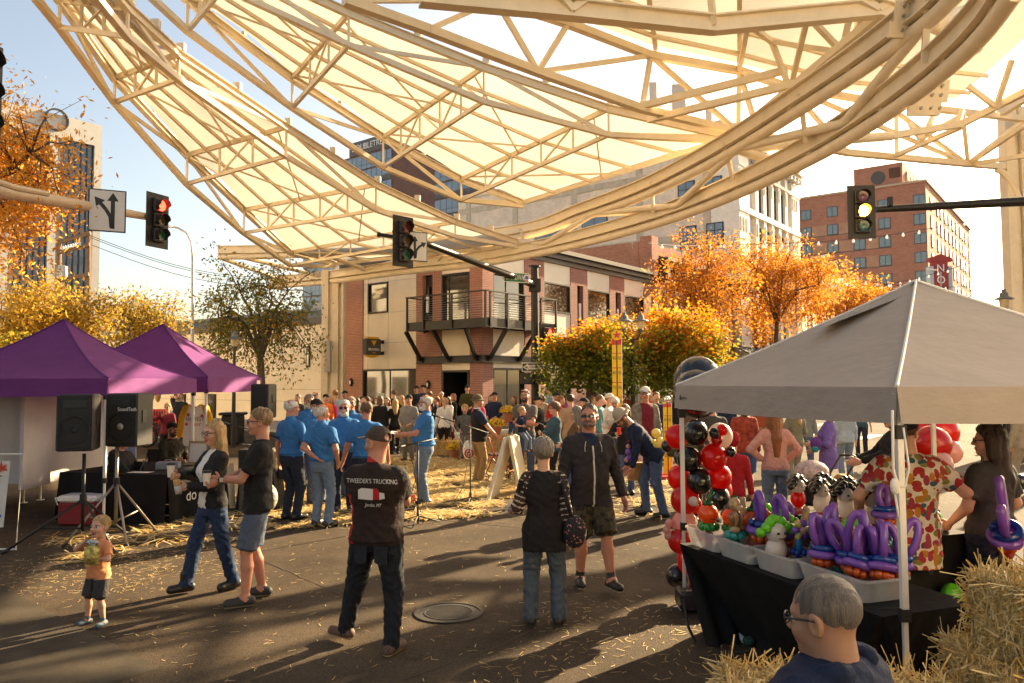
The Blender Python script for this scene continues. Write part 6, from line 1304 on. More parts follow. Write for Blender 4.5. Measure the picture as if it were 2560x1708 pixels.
def speaker(label, p, z0, z1, w, d, rz, badge=None, grille=True):
    t = thing('loudspeaker', label, 'loudspeaker', loc=(p[0], p[1], z0), rz=rz, local=True); h = z1-z0; mb = MB(); mb.rbox(-w/2, w/2, 0, d, 0, h, .02); mb.build('cabinet', PLB, t)
    if grille:
        mb = MB(); mb.box(-w/2+.04, w/2-.04, -.012, .004, .05, h-.05); g_ = mb.build('grille', GRL, t)
    mb = MB(); n = 28; rr = w*.4
    for k in range(n): a, b = 2*math.pi*k/n, 2*math.pi*(k+1)/n; mb.beam((rr*math.cos(a), -.016, h*.38+rr*math.sin(a)), (rr*math.cos(b), -.016, h*.38+rr*math.sin(b)), .012, .02, up=(0, 1, 0))
    mb.build('woofer_ring', PLB, t); mb = MB(); mb.ball((0, -.012, h*.38), (w*.1, .02, w*.1), 12, 6); mb.build('dust_cap', GALV if badge else GRL, t, True)
    mb = MB(); mb.box(-w*.3, w*.3, -.02, -.011, h*.77, h*.9); mb.build('horn_slot', SGNK, t)
    if badge: text(badge, 'badge', .07, WHITE, t, frame((w*.22, -.022, h*.7), (1, 0, 0), (0, 0, 1)), extr=.001, xs=.85)
    for s in (-1, 1): mb = MB(); mb.box(s*w/2-(.012 if s < 0 else -.002), s*w/2+(.002 if s < 0 else .012)-.0, d*.3, d*.55, h*.45, h*.68); mb.build('handle_recess', SGNK, t)
    return t
speaker('big black loudspeaker with handle seen on its left side', s1+[-.02, -.2, 0], D(200, 1128, 9.8)[2], D(200, 986, 9.8)[2], .43, .42, FR(.28, -.95))
speaker('black loudspeaker with white brand lettering', s2+[.09, -.1, 0], D(305, 1122, 10)[2], D(305, 984, 10)[2], .46, .38, FR(-.12, -1), 'SoundTech')
p3 = np.array(tb(672, 14.6)); tripod('speaker_stand', 'far black speaker stand behind the singers', p3, 1.45, (.3, 2.4, 4.4), .02, PLB, .5)
speaker('black loudspeaker facing away beyond the singers', p3, D(672, 1044, 14.6)[2], D(672, 960, 14.6)[2], .36, .34, FR(.2, 1), None)
# --- info table with black cloth
def cloth_table(label, C, h, cat='table', name='cloth_table', m=BCL, seed=0, tuck=0.0):
    C = [np.array(c, float) for c in C]; ctr = sum(C)/4; t = thing(name, label, cat, loc=(ctr[0], ctr[1], 0)); mb = MB(); mb.poly([(c[0], c[1], h) for c in C]); mb.build('cloth_top', m, t)
    for i in range(4):
        a, b = C[i], C[(i+1) % 4]; out = (a+b)/2-ctr; out /= np.linalg.norm(out); v = []
        for u in range(7):
            for w in range(29): p = lerp(a, b, w/28); k = u/6; p = p+out*k*(.05-tuck+.035*math.sin(w*.9+seed+i)); v.append((p[0], p[1], h*(1-k)+.01*k+.0))
        f = [(u*29+w, u*29+w+1, (u+1)*29+w+1, (u+1)*29+w) for u in range(6) for w in range(28)]; mesh_obj('cloth_drop', v, f, m, t, smooth=True)
    return t
ct = cloth_table('info table under a black cloth beneath the purple tents', [(-5.15, 11.5), (-4.75, 13.1), (-6.6, 13.5), (-7.0, 11.9)], .74)
g1 = np.array([-5.1, 11.48, .35]); dirx = np.array([.4, 1.6, 0]); dirx /= np.linalg.norm(dirx); nn = np.array([dirx[1], -dirx[0], 0])
text('do', 'cloth_print', .24, WHITE, ct, frame(tuple(lerp((-5.15, 11.5, .38), (-4.75, 13.1, .38), .18)+nn*.1), tuple(dirx), (0, 0, 1)), extr=.001, align='LEFT')
def item_box(name, label, cat, c, sx, sy, sz, m, rz=0, r=.008): t = thing(name, label, cat, loc=tuple(c), rz=rz, local=True); mb = MB(); mb.rbox(-sx/2, sx/2, -sy/2, sy/2, 0, sz, r); mb.build('body', m, t); return t
cb = item_box('cash_box', 'grey metal cash box on the black info table', 'cash box', (-5.5, 12.3, .742), .34, .24, .11, mat('grey box metal', (.22, .24, .26), .4, metal=.4), .2); mb = MB(); mb.tube([(-.06, 0, .11), (-.04, 0, .14), (.04, 0, .14), (.06, 0, .11)], .006, 6); mb.build('handle', GALV, cb)
t = thing('picture_frame', 'framed notice standing on the info table', 'picture frame', loc=(-5.15, 12.9, .742)); mb = MB(); mb._add([(-5.45, 12.9, .745), (-5.08, 12.8, .745), (-5.1, 12.9, 1.13), (-5.47, 13.0, 1.13)], [(0, 1, 2, 3)], 0); mb.build('frame', mat('oak frame', (.35, .22, .1), .5), t); mb = MB(); mb._add([(-5.42, 12.885, .79), (-5.11, 12.8, .79), (-5.125, 12.885, 1.09), (-5.435, 12.97, 1.09)], [(0, 1, 2, 3)], 0); mb.build('notice', BANW, t)
t = thing('display_board', 'blue grey leaning display card on the info table', 'display', loc=(-6.25, 12.35, .742)); mb = MB(); mb._add([(-6.3, 12.2, .745), (-6.02, 12.3, .745), (-6.18, 12.6, 1.12), (-6.46, 12.5, 1.12), (-6.3, 12.23, .735), (-6.02, 12.33, .735), (-6.18, 12.63, 1.11), (-6.46, 12.53, 1.11)], [(0, 1, 2, 3), (7, 6, 5, 4), (0, 4, 5, 1), (1, 5, 6, 2)], 0); mb.build('card', mat('slate card', (.14, .19, .24), .5, var=.3, vs=6), t)
mb = MB(); mb.poly([(-5.9, 11.75, .746), (-5.55, 11.68, .746), (-5.5, 11.85, .746), (-5.85, 11.93, .746)]); prop(mb.build('paper_sheet', SGNW), 'white paper sheet lying on the black info table', 'paper')
# cooler
cl = thing('cooler', 'red drink cooler with white lid under the tent', 'cooler', loc=(-6.45, 11.6, 0)); mb = MB(); mb.rbox(-6.75, -6.2, 11.45, 11.8, 0.01, .34, .02); mb.build('body', mat('cooler red', (.25, .02, .03), .45), cl); mb = MB(); mb.rbox(-6.77, -6.18, 11.43, 11.82, .34, .44, .03); mb.build('lid', WHITE, cl); mb = MB(); mb.tube([(-6.78, 11.5, .3), (-6.82, 11.5, .4), (-6.82, 11.75, .4), (-6.78, 11.75, .3)], .01, 6); mb.build('handle', WHITE, cl)
# folding chair
def chair(label, x, y, rz):
    t = thing('folding_chair', label, 'chair', loc=(x, y, 0), rz=rz, local=True)
    mb = MB(); mb.rbox(-.22, .22, -.2, .2, .43, .46, .008); mb.build('seat', PLB, t); mb = MB(); mb.rbox(-.22, .22, -.25, -.22, .62, .88, .008); mb.build('backrest', PLB, t)
    for s in (-1, 1): mb = MB(); mb.tube([(s*.21, -.24, .9), (s*.21, .22, .01)], .011, 6); mb.build('leg', PLB, t, True); mb = MB(); mb.tube([(s*.2, .18, .45), (s*.2, -.26, .01)], .011, 6); mb.build('leg', PLB, t, True)
chair('black folding chair by the red cooler', -6.05, 11.9, R_(160)); chair('black folding chair behind the info table', -6.55, 14.1, R_(185))
# --- harvest T-shirt on hanger
sh = thing('hanging_shirt', 'white harvest shirt with mustard sleeves hung from the tent', 'shirt', loc=(-5.68, 14.05, 1.0)); WSH = cloth('shirt white', (.72, .66, .56)); MUS = cloth('mustard sleeve', (.6, .3, .02))
sc_ = D(490, 1000, 14.05); sx, sz = sc_[0], sc_[2]-.08; y = 14.05
def shp(pts, m, nm, dy=.03):
    mb = MB(); k = len(pts); mb._add([(sx+a, y-dy, sz+b) for a, b in pts]+[(sx+a, y+dy, sz+b) for a, b in pts], [tuple(range(k-1, -1, -1)), tuple(range(k, 2*k))]+[(i, (i+1) % k, k+(i+1) % k, k+i) for i in range(k)], 0); return mb.build(nm, m, sh)
shp([(-.1, .0), (-.04, -.05), (.04, -.05), (.1, .0), (.17, -.2), (.2, -.3), (.22, -.7), (.18, -.76), (-.18, -.76), (-.22, -.7), (-.2, -.3), (-.17, -.2)], WSH, 'shirt_body', .035)
for s in (-1, 1): shp([(s*.1, .002), (s*.22, -.03), (s*.29, -.2), (s*.33, -.55), (s*.3, -.62), (s*.25, -.6), (s*.21, -.32), (s*.175, -.2)], MUS, 'sleeve', .04)
mb = MB(); mb.tube([(sx-.1, y-.04, sz), (sx-.04, y-.04, sz-.05), (sx+.04, y-.04, sz-.05), (sx+.1, y-.04, sz)], .012, 6); mb.build('collar', MUS, sh); mb = MB(); mb.tube([(sx, y, sz), (sx, y, sz+.1), (sx+.02, y, sz+.14)], .005, 5); mb.build('hanger', WHITE, sh)
text('HARVEST', 'shirt_print', .11, PRB, sh, frame((sx, y-.042, sz-.27), (1, 0, 0), (0, 0, 1)), extr=.0005, xs=.72); text('Fest', 'shirt_print', .1, PRR, sh, frame((sx+.02, y-.042, sz-.36), (1, 0, 0), (0, 0, 1)), extr=.0005, shear=.3)
for a, b in ((.13, -.21), (-.12, -.19), (-.15, -.36)): mb = MB(); mb.poly([(sx+a+rr*math.cos(q), y-.043, sz+b+rr*math.sin(q)) for q, rr in zip(np.linspace(0, 2*math.pi, 11)[:-1], [.045, .02]*5)]); mb.build('leaf_print', PRR, sh)
# --- amplifier on a small draped stand and microphones
at = cloth_table('small grey draped stand under the amplifier', [(-4.5, 12.7), (-3.95, 12.7), (-3.95, 13.2), (-4.5, 13.2)], .62, name='draped_stand', m=cloth('grey drape', (.1, .095, .085)))
am = thing('amplifier', 'black amplifier box with pale metal side on the draped stand', 'amplifier', loc=(-4.25, 12.95, .622)); mb = MB(); mb.rbox(-4.53, -4.05, 12.7, 13.15, .622, 1.0, .01); mb.build('cabinet', PLB, am); mb = MB(); mb.box(-4.049, -4.03, 12.75, 13.1, .66, .97); mb.build('side_panel', mat('tan metal', (.35, .28, .18), .5, metal=.3), am); mb = MB(); mb.box(-4.5, -4.08, 12.69, 12.699, .66, .96); mb.build('grille', GRL, am)
mx = item_box('mixer', 'small black mixer beside the amplifier', 'mixer', (-3.82, 13.0, .5), .2, .3, .3, PLB)
bagm = mat('clear plastic bag', (.55, .5, .42), .25, var=.3, vs=12, alpha=.75, bump=1, bs=25); mb = MB(); mb.ball((-4.02, 12.55, .24), (.2, .16, .24), 14, 10); o = mb.build('plastic_bag', bagm, None, True); prop(o, 'clear plastic bag of cables by the draped stand', 'bag')
def mic_stand(label, base, top, mic, boom=True, cable=True):
    base = np.array(base, float); t = thing('microphone_stand', label, 'microphone stand', loc=tuple(base)); mb = MB(); mb.tube([base, base+[0, 0, top]], .011, 8); mb.build('pole', PLB, t, True); mb = MB(); mb.tube([base+[0, 0, .05], base+[0, 0, .2]], .022, 8); mb.build('hub', PLB, t, True)
    for a in (.4, 2.5, 4.6): d = np.array([math.cos(a), math.sin(a), 0])*.34; mb = MB(); mb.tube([base+[0, 0, .12], base+d+[0, 0, .012]], .01, 6); mb.build('leg', PLB, t, True)
    m = np.array(mic, float); tp = base+[0, 0, top]; d = (m-tp)/np.linalg.norm(m-tp); mb = MB(); mb.tube([tp-d*.35, m], .009, 8); mb.build('boom', PLB, t, True); mb = MB(); mb.tube([m-d*.02, m+d*.15], [.012, .017], 8); mb.ball(m+d*.17, .027, 10, 7); mb.build('microphone', PLB, t, True)
    mb = MB(); mb.tube([m, lerp(m, tp, .4)-[0, 0, .1], tp-[.03, 0, .5], base+[-.12, -.08, .3], base+[-.3, -.2, .01], base+[-.6, -.1, .008], base+[-.45, .2, .008]], .005, 5); mb.build('cable', PLB, t, True)
    return t
mic_stand('microphone on a boom stand in front of the black tee man', G(612, 1325)+[0, .6, 0], 1.35, D(572, 1060, 11.3))
mic_stand('boom microphone stand between the speaker man and the sandwich board', G(1176, 1260), 1.32, D(1105, 1045, 13.2))
mic_stand('microphone stand hidden behind the trucking shirt man', G(1045, 1310), 1.2, D(1010, 1115, 11.3))
# --- sandwich board sign
SBW = mat('sandwich board plastic', (.72, .64, .5), .45, var=.05, tl=.2); sb = thing('sandwich_board', 'white folding sandwich board sign on the straw', 'sandwich board', loc=tuple(G(1255, 1248))); b0 = G(1218, 1254); b1 = G(1300, 1240); ap = (b0+b1)/2+[.02, .1, 1.08]
def plank(a, b, th, w, nm):
    d = np.array(b)-a; dy = np.array([.25, .95, 0])*w; mb = MB(); n = np.cross(d, dy); n = n/np.linalg.norm(n)*th; P = [a, a+dy, np.array(b)+dy, np.array(b)]; mb._add([p-n for p in P]+[p+n for p in P], [(0, 1, 2, 3), (7, 6, 5, 4), (0, 4, 5, 1), (1, 5, 6, 2), (2, 6, 7, 3), (3, 7, 4, 0)], 0); return mb.build(nm, SBW, sb)
plank(b0, ap, .03, .62, 'board'); plank(b1, ap+[.08, 0, 0], .03, .62, 'board'); mb = MB(); mb.tube([ap+[.04, 0, -.02], ap+[.04+.155, .59, -.02]], .05, 10); mb.build('hinge_top', SBW, sb, True)
d_ = ap-b0; mb = MB(); n_ = np.cross(d_, np.array([.25, .95, 0])); n_ = n_/np.linalg.norm(n_); n_ = -n_ if n_[1] > 0 else n_; n_ = n_ if n_[0] < 0 else n_
for s0, s1, m in ((.14, .86, mat('board print blue', (.25, .42, .42), .5, var=.35, vs=7)),):
    off = np.cross(d_, np.array([.25, .95, 0])); off = off/np.linalg.norm(off)*.034; off = off if off[0] < 0 else -off; P = [b0+d_*s0+np.array([.25, .95, 0])*.05, b0+d_*s0+np.array([.25, .95, 0])*.57, b0+d_*s1+np.array([.25, .95, 0])*.57, b0+d_*s1+np.array([.25, .95, 0])*.05]; mb = MB(); mb.poly([p+off for p in P]); mb.build('poster', m, sb)
# ---------------------------------------------------------------- straw bales
def bale(label, c, rz, L=1.0, Wd=.46, H=.4, n=2600, seed=1, ln=.13, w=.006, group=None, loose=0):
    t = thing('straw_bale', label, 'straw bale', loc=tuple(c), rz=rz, local=True, group=group); r = np.random.default_rng(seed); mb = MB(); mb.rbox(-L/2+.02, L/2-.02, -Wd/2+.02, Wd/2-.02, .01, H-.02, .05); mb.build('bale_core', STRAW[1], t)
    fa = r.choice(5, n, p=np.array([L*Wd, L*H, L*H, Wd*H, Wd*H])/(L*Wd+2*L*H+2*Wd*H)); P = np.zeros((n, 3)); N_ = np.zeros((n, 3)); u = r.uniform(-.5, .5, n); q = r.uniform(0, 1, n)
    for k, (ax, sg) in enumerate(((2, 1), (1, -1), (1, 1), (0, -1), (0, 1))):
        m = fa == k
        if ax == 2: P[m] = np.stack([u[m]*L, (q[m]-.5)*Wd, np.full(m.sum(), H-.02)], 1)
        elif ax == 1: P[m] = np.stack([u[m]*L, np.full(m.sum(), sg*(Wd/2-.02)), q[m]*H], 1)
        else: P[m] = np.stack([np.full(m.sum(), sg*(L/2-.02)), u[m]*Wd, q[m]*H], 1)
        N_[m, ax] = sg
    d = r.normal(0, 1, (n, 3)); d -= N_*np.sum(d*N_, 1)[:, None]*(.86); d /= np.linalg.norm(d, axis=1)[:, None]; l = ln*r.uniform(.4, 1.5, n)[:, None]
    s_ = np.cross(d, N_+r.normal(0, .4, (n, 3))); s_ /= np.linalg.norm(s_, axis=1)[:, None]; s_ *= (w*r.uniform(.6, 1.4, n)/2)[:, None]; a, b = P-d*l*.4+N_*.005, P+d*l*.6+N_*r.uniform(0, .022, n)[:, None]; b[:, 2] = np.maximum(b[:, 2], .004); a[:, 2] = np.maximum(a[:, 2], .004)
    m_ = (a+b)/2+r.normal(0, .006, (n, 3)); v = np.stack([a-s_, a+s_, m_+s_, m_-s_, b+s_, b-s_], 1).reshape(-1, 3); i = np.arange(n)[:, None]*6; f = np.concatenate([i+np.array([[0, 3, 2, 1]]), i+np.array([[3, 5, 4, 2]])], 1).reshape(-1, 4)
    o = mesh_obj('loose_straw', v, f, STRAW, t, np.repeat(r.integers(0, 3, n), 2)); o['kind'] = 'stuff'
    mb = MB()
    for x in (-L*.22, L*.22): mb.tube([(x, -Wd/2-.004, .0), (x, -Wd/2-.004, H), (x, Wd/2+.004, H), (x, Wd/2+.004, 0)], .004, 4)
    mb.build('baling_twine', mat('orange twine', (.4, .2, .06), .8), t); return t
bale('straw bale on top of the stack at the right edge', (2.82, 3.6, .8), R_(12), 1.15, .55, .37, 9000, 31, .17, .0055)
for k, (x, y, z, rz, lab) in enumerate(((1.52, 3.4, .3, -12, 'straw bale behind the near grey haired man'), (2.7, 3.55, .4, -4, 'straw bale under the topmost bale at the right edge'), (1.55, 3.5, -.08, -10, 'bottom straw bale behind the grey haired man'), (2.7, 3.6, 0, 2, 'bottom straw bale at the right edge of the stack'), (2.6, 2.95, .3, 6, 'front straw bale in the bottom right corner'))):
    bale(lab, (x, y, z), R_(rz), 1.15, .62, .42, 9500 if z > .1 else 1500, 40+k, .17, .0055)
bale('straw bale with yellow flower pots on it', tb(1262, 20.5), R_(20), 1.0, .5, .68, 1600, 51, .2, .012); bale('straw bale behind the boy in the grey hoodie', tb(1118, 22.3), R_(-15), .9, .45, .4, 1300, 52, .2, .012)
bale('distant low straw bale on the kerb', tb(1090, 24.2), R_(30), .8, .4, .35, 600, 53, .2, .014); bale('straw bale beyond the bald singer', tb(1175, 21.8), R_(10), .8, .4, .3, 800, 54, .2, .012)
MUM = [mat('mum yellow', (.75, .45, .02), .6, var=.2, vs=30), mat('mum gold', (.6, .28, .015), .6, var=.2), mat('mum leaf', (.05, .09, .02), .6, var=.2)]; TERC = mat('plastic terracotta pot', (.38, .13, .06), .6)
def mum(label, px, py, Y, zb, r_, seed):
    c = D(px, py, Y); c[2] = zb; t = thing('flower_pot', label, 'potted plant', loc=tuple(c)); mb = MB(); mb.lathe([(.1, 0), (.15, .2), (.16, .2), (.16, .23), (.14, .23)], c, 16); mb.build('pot', TERC, t, True, 40); r = np.random.default_rng(seed); n = 700
    d = r.normal(0, 1, (n, 3)); d /= np.linalg.norm(d, axis=1)[:, None]; d[:, 2] = np.abs(d[:, 2])*.9-.15; P = c+[0, 0, .3]+d*np.array([r_, r_, r_*.85])*r.uniform(.75, 1, n)[:, None]; a = r.normal(0, 1, (n, 3)); a /= np.linalg.norm(a, axis=1)[:, None]; b = np.cross(d, a); s = .028; v = np.stack([P-a*s, P-b*s, P+a*s, P+b*s], 1).reshape(-1, 3); o = mesh_obj('flower_head', v, np.arange(n*4).reshape(-1, 4), MUM, t, r.choice(3, n, p=(.6, .25, .15))); o['kind'] = 'stuff'
mum('big round yellow mum in a pot on the straw bale', 1240, 1050, 20.1, .69, .27, 1); mum('yellow mum in a pot raised behind the bale', 1270, 1010, 21.2, 1.0, .25, 2); mum('pale yellow mum on the ground beside the grey hoodie boy', 1137, 1110, 21.2, .0, .26, 3)
# --- red slatted wagon
wg = thing('popcorn_wagon', 'red and white slatted vending wagon with red spoked wheel', 'wagon', loc=tuple(tb(350, 25.5))); c = np.array(tb(340, 25.5)); WRD = mat('wagon red', (.5, .03, .04), .5); WWT = mat('wagon white', (.7, .62, .52), .5)
mb = MB(); mb.box(c[0]-3, c[0]+1.0, c[1]+.1, c[1]+1.6, .5, 1.15); mb.build('wagon_body', WWT, wg)
for i in range(46): mb = MB(); x = c[0]-3+i*.088; mb.box(x, x+.04, c[1]-.0, c[1]+.06, .45, 1.18); mb.build('slat', WRD, wg)
mb = MB(); mb.box(c[0]-3.05, c[0]+1.05, c[1]-.03, c[1]+.1, 1.18, 1.25); mb.box(c[0]-3.05, c[0]+1.05, c[1]-.03, c[1]+.1, .4, .46); mb.build('rail', WRD, wg)
w_ = D(372, 1062, 25.4); w_[2] = .36
mb = MB(); n = 24
for k in range(n): a, b = 2*math.pi*k/n, 2*math.pi*(k+1)/n; mb.beam((w_[0]+.33*math.cos(a), w_[1]-.12, w_[2]+.33*math.sin(a)), (w_[0]+.33*math.cos(b), w_[1]-.12, w_[2]+.33*math.sin(b)), .12, .1, up=(0, 1, 0)) if False else mb.tube([(w_[0]+.31*math.cos(a), w_[1]-.12, w_[2]+.31*math.sin(a)), (w_[0]+.31*math.cos(b), w_[1]-.12, w_[2]+.31*math.sin(b))], .055, 6)
wh = mb.build('wheel', PLB, wg, True)
for k in range(10): a = 2*math.pi*k/10; mb = MB(); mb.beam((w_[0], w_[1]-.12, w_[2]), (w_[0]+.26*math.cos(a), w_[1]-.12, w_[2]+.26*math.sin(a)), .03, .03, up=(0, 1, 0)); mb.build('spoke', WRD, wh)
mb = MB(); mb.tube([(w_[0], w_[1]-.2, w_[2]), (w_[0], w_[1]-.05, w_[2])], .08, 12); mb.build('hub', WRD, wh); mb = MB(); mb.tube([(w_[0]+.48*math.cos(a), w_[1]-.14, w_[2]+.48*math.sin(a)) for a in np.linspace(.1, math.pi-.1, 12)], .05, 6); mb.build('mudguard', PLB, wg)
mb = MB(); mb.box(c[0]-3, c[0]+.9, c[1]+.2, c[1]+1.5, 2.2, 2.35); mb.build('wagon_roof', WRD, wg)
for i in range(4): mb = MB(); mb.ball((c[0]+.05+i*.22, c[1]+.1, 1.75), (.1, .1, .28), 10, 8); mb.build('snack_bag', mat('kettle corn bag', (.5, .3, .12), .5, var=.3, vs=20), wg, True)
# ================================================================ balloons
def balm(n, c, tl=.3): return mat('balloon '+n, c, .22, var=.04, spec=.5, tl=tl, coat=.5)
BR_, BK, BW, BP = balm('red', (.62, .015, .015), .4), balm('black', (.012, .012, .012), .0), balm('white', (.72, .66, .62), .3), balm('pink', (.7, .38, .34), .4)
BPU, BBL, BOR, BGR, BLG, BTA, BTE, BYE, BBR = balm('purple', (.27, .1, .5)), balm('blue', (.01, .06, .32)), balm('orange', (.68, .1, .01)), balm('green', (.02, .3, .05)), balm('lime', (.14, .6, .03)), balm('tan', (.55, .36, .19)), balm('teal', (.02, .35, .33)), balm('yellow', (.75, .6, .15)), balm('brown', (.3, .13, .04))
BDG = balm('dark green', (.01, .13, .04)); BLB = balm('sky blue', (.02, .25, .6)); BMAG = balm('magenta', (.4, .03, .2))
# --- balloon column: each balloon at a pixel on the column axis distance
bcx = thing('balloon_column', 'tall red and black balloon column beside the stall', 'balloon column', loc=tuple(tb(1745, 7.65)))
mb = MB(); p = np.array(tb(1745, 7.65)); mb.tube([p, p+[0, 0, 1.9]], .015, 6); mb.build('pole', PLB, bcx)
for x, y, d, m, Y in ((1742, 985, 118, BK, 7.7), (1745, 955, 122, BK, 7.9), (1692, 1092, 58, BR_, 7.55), (1739, 1082, 62, BK, 7.4), (1800, 1090, 62, BW, 7.55), (1704, 1144, 40, BK, 7.5), (1784, 1143, 66, BR_, 7.4), (1722, 1148, 60, BK, 7.4), (1826, 1130, 26, BK, 7.35), (1700, 1195, 62, BR_, 7.6), (1748, 1203, 62, BK, 7.4), (1798, 1193, 62, BR_, 7.5), (1712, 1250, 70, BR_, 7.45), (1795, 1245, 60, BK, 7.5), (1735, 1262, 40, BR_, 7.6), (1712, 1310, 64, BP, 7.45), (1673, 1308, 20, BP, 7.4), (1667, 1325, 20, BP, 7.4), (1672, 1340, 22, BP, 7.4), (1700, 1352, 60, BR_, 7.4), (1728, 1402, 70, BR_, 7.35), (1745, 1452, 46, BR_, 7.3), (1693, 1440, 56, BK, 7.5), (1668, 1115, 30, BK, 7.8), (1806, 1075, 28, BR_, 7.36), (1792, 1100, 28, BR_, 7.36), (1786, 1083, 26, BK, 7.32), (1733, 1254, 24, BW, 7.3), (1738, 1340, 52, BR_, 7.7), (1775, 1300, 55, BK, 7.8), (1765, 1360, 55, BR_, 7.8), (1800, 1225, 60, BR_, 7.6)):
    c = D(x, y, Y); r = d/2*Y/F_PX; mb = MB(); mb.ball(c, (r, r, r*1.06), 20, 13); mb.build('balloon', m, bcx, True)
cb_ = thing('black_box', 'black plastic wrapped weight box under the balloon column', 'box', loc=tuple(tb(1735, 7.2))); p = np.array(tb(1738, 7.15)); mb = MB(); mb.rbox(p[0]-.2, p[0]+.24, p[1]-.15, p[1]+.15, .01, .2, .03); mb.build('box', mat('shiny black wrap', (.02, .02, .02), .25, bump=1, bs=18), cb_)
# --- balloon stall table
pvn = pv/np.linalg.norm(pv); dvn = dv/np.linalg.norm(dv); dvn = np.array([.336, -.942]); pvn = np.array([.942, .336]); ta = np.array([1.4, 6.5])
sT = [tuple(ta), tuple(ta+dvn*2.15), tuple(ta+dvn*2.15+pvn*.75), tuple(ta+pvn*.75)]
stall = cloth_table('long balloon stall table under a stretched black cloth', sT, .74, seed=4, tuck=.44)
mb = MB(); q = np.append(ta+dvn*.12, 0); mb.tube([q+[-.05, -.05, .3], q+[-.03, -.12, .12], q+[.02, -.14, .01]], .012, 6); mb.build('table_leg', PLB, stall)
tb2 = tp1+dvn*.3+pvn*1.0; cloth_table('second balloon table with black cloth behind the stall', [tuple(tb2), tuple(tb2+dvn*1.3), tuple(tb2+dvn*1.3+pvn*.75), tuple(tb2+pvn*.75)], .86, seed=6)
tb3 = np.array([3.55, 5.9]); cloth_table('balloon table with black cloth behind the dark haired woman', [tuple(tb3), tuple(tb3+[.5, -1.2]), tuple(tb3+[1.5, -.8]), tuple(tb3+[1.0, .5])], .74, seed=7)
BIN = mat('frosted clear plastic', (.62, .6, .57), .35, var=.08, alpha=.42, spec=.5)
def tub(label, px, py, ang, L=.46, Wd=.34, H=.15, z=.742, at=None):
    c = G(px, py, z) if at is None else np.array(at); t = thing('plastic_tub', label, 'plastic tub', loc=tuple(c), rz=ang, local=True); v = []; 
    for k, (s, zz_) in enumerate(((.86, .004), (1, H), (1.05, H), (1.05, H-.015), (1.0, H-.012), (.85, .012))):
        rr = .05
        for cx, cy, a0 in ((1, 1, 0), (-1, 1, 90), (-1, -1, 180), (1, -1, 270)):
            for a in (0, 30, 60, 90): an = R_(a0+a); v.append((cx*(L/2*s-rr)+rr*math.cos(an), cy*(Wd/2*s-rr)+rr*math.sin(an), zz_))
    f = [(k*16+j, k*16+(j+1) % 16, (k+1)*16+(j+1) % 16, (k+1)*16+j) for k in range(5) for j in range(16)]+[tuple(range(15, -1, -1)), tuple(range(80, 96))]
    mesh_obj('tub_shell', v, f, BIN, t, smooth=True, angle=35); return t, c
A4 = math.atan2(dvn[1], dvn[0])+math.pi/2
TB = {}
for k, (lab, s, w) in enumerate((('clear plastic tub with pumpkin balloons nearest the balloon column', .25, .2), ('clear plastic tub with the tan monkey balloon', .68, .2), ('clear plastic tub with the green haired ghost balloon', 1.12, .21), ('clear plastic tub crowded with purple rabbit ear balloons', 1.66, .24))):
    a = ta+dvn*s+pvn*w; TB[k] = tub(lab, 0, 0, A4, .34 if k < 3 else .36, .44 if k < 3 else .62, .15, .742, at=(a[0], a[1], .742))[1]
def cand(t, c, m):         # domed candy cup under a balloon figure
    mb = MB(); mb.lathe([(.03, 0), (.035, .05), (.045, .06), (.045, .075), (.04, .1), (.025, .12), (.002, .13)], c, 14); mb.build('candy_cup', m, t, True, 50)
def loop(mb, c, w, h, lean, r, n=16):
    P = []
    for i in range(n+1):
        a = math.pi*(-.12+1.24*i/n); P.append(np.array(c)+np.array(lean)*max(0, (h*.55+h*.5*math.sin(a))/h)*h*.4+np.array([w*math.cos(a), 0, h*.5+h*.5*math.sin(a)]))
    P = [np.array(c)+[w*.45, 0, 0]]+P+[np.array(c)+[-w*.45, 0, 0]]; mb.tube(P, r, 10)
CUPM = [mat('candy cup red', (.45, .03, .04), .15, coat=.8, alpha=.85), mat('candy cup teal', (.02, .2, .24), .15, coat=.8, alpha=.85), mat('candy cup pink', (.5, .1, .12), .15, coat=.8, alpha=.85)]
def rot_z(P, c, a): return [np.array(c)+_rz(a)@(np.array(p)-c) for p in P]
def _rz(a): return np.array([[math.cos(a), -math.sin(a), 0], [math.sin(a), math.cos(a), 0], [0, 0, 1]])
def rabbit(label, c, h, rz, tilt, ci, s=1.0, single=False):
    t = thing('balloon_rabbit', label, 'balloon figure', loc=tuple(c), rz=rz, local=True, group='purple rabbit ear balloons in tubs', scale=s); t.rotation_euler = (tilt[1], tilt[0], rz); cand(t, (0, 0, 0), CUPM[ci])
    for k in range(7): a = 2*math.pi*k/7; mb = MB(); mb.ball((.055*math.cos(a), .055*math.sin(a), .155), (.032, .032, .034), 10, 7); mb.build('orange_bubble', BOR, t, True)
    mb = MB(); mb.tube([(.085*math.cos(a), .085*math.sin(a), .215) for a in np.linspace(0, 2*math.pi*.93, 18)], .03, 10); mb.build('purple_ring', BPU, t, True); mb = MB(); mb.tube([(.07*math.cos(a), .07*math.sin(a), .265) for a in np.linspace(2.2, 2.2+2*math.pi*.9, 18)], .028, 10); mb.build('blue_ring', BBL, t, True)
    for s_ in ((-1, 1) if not single else (0,)):
        mb = MB(); loop(mb, (s_*.035, 0, .27), .05, h*(.85+.2*(s_ > 0)), (s_*.55, .2, 0), .028); mb.build('ear_loop', BPU, t, True)
def onbin(k, u, v, z=.012): c = TB[k]; a = c[:2]+dvn*u+pvn*v; return (a[0], a[1], c[2]+z)
FZ = A4+math.pi/2
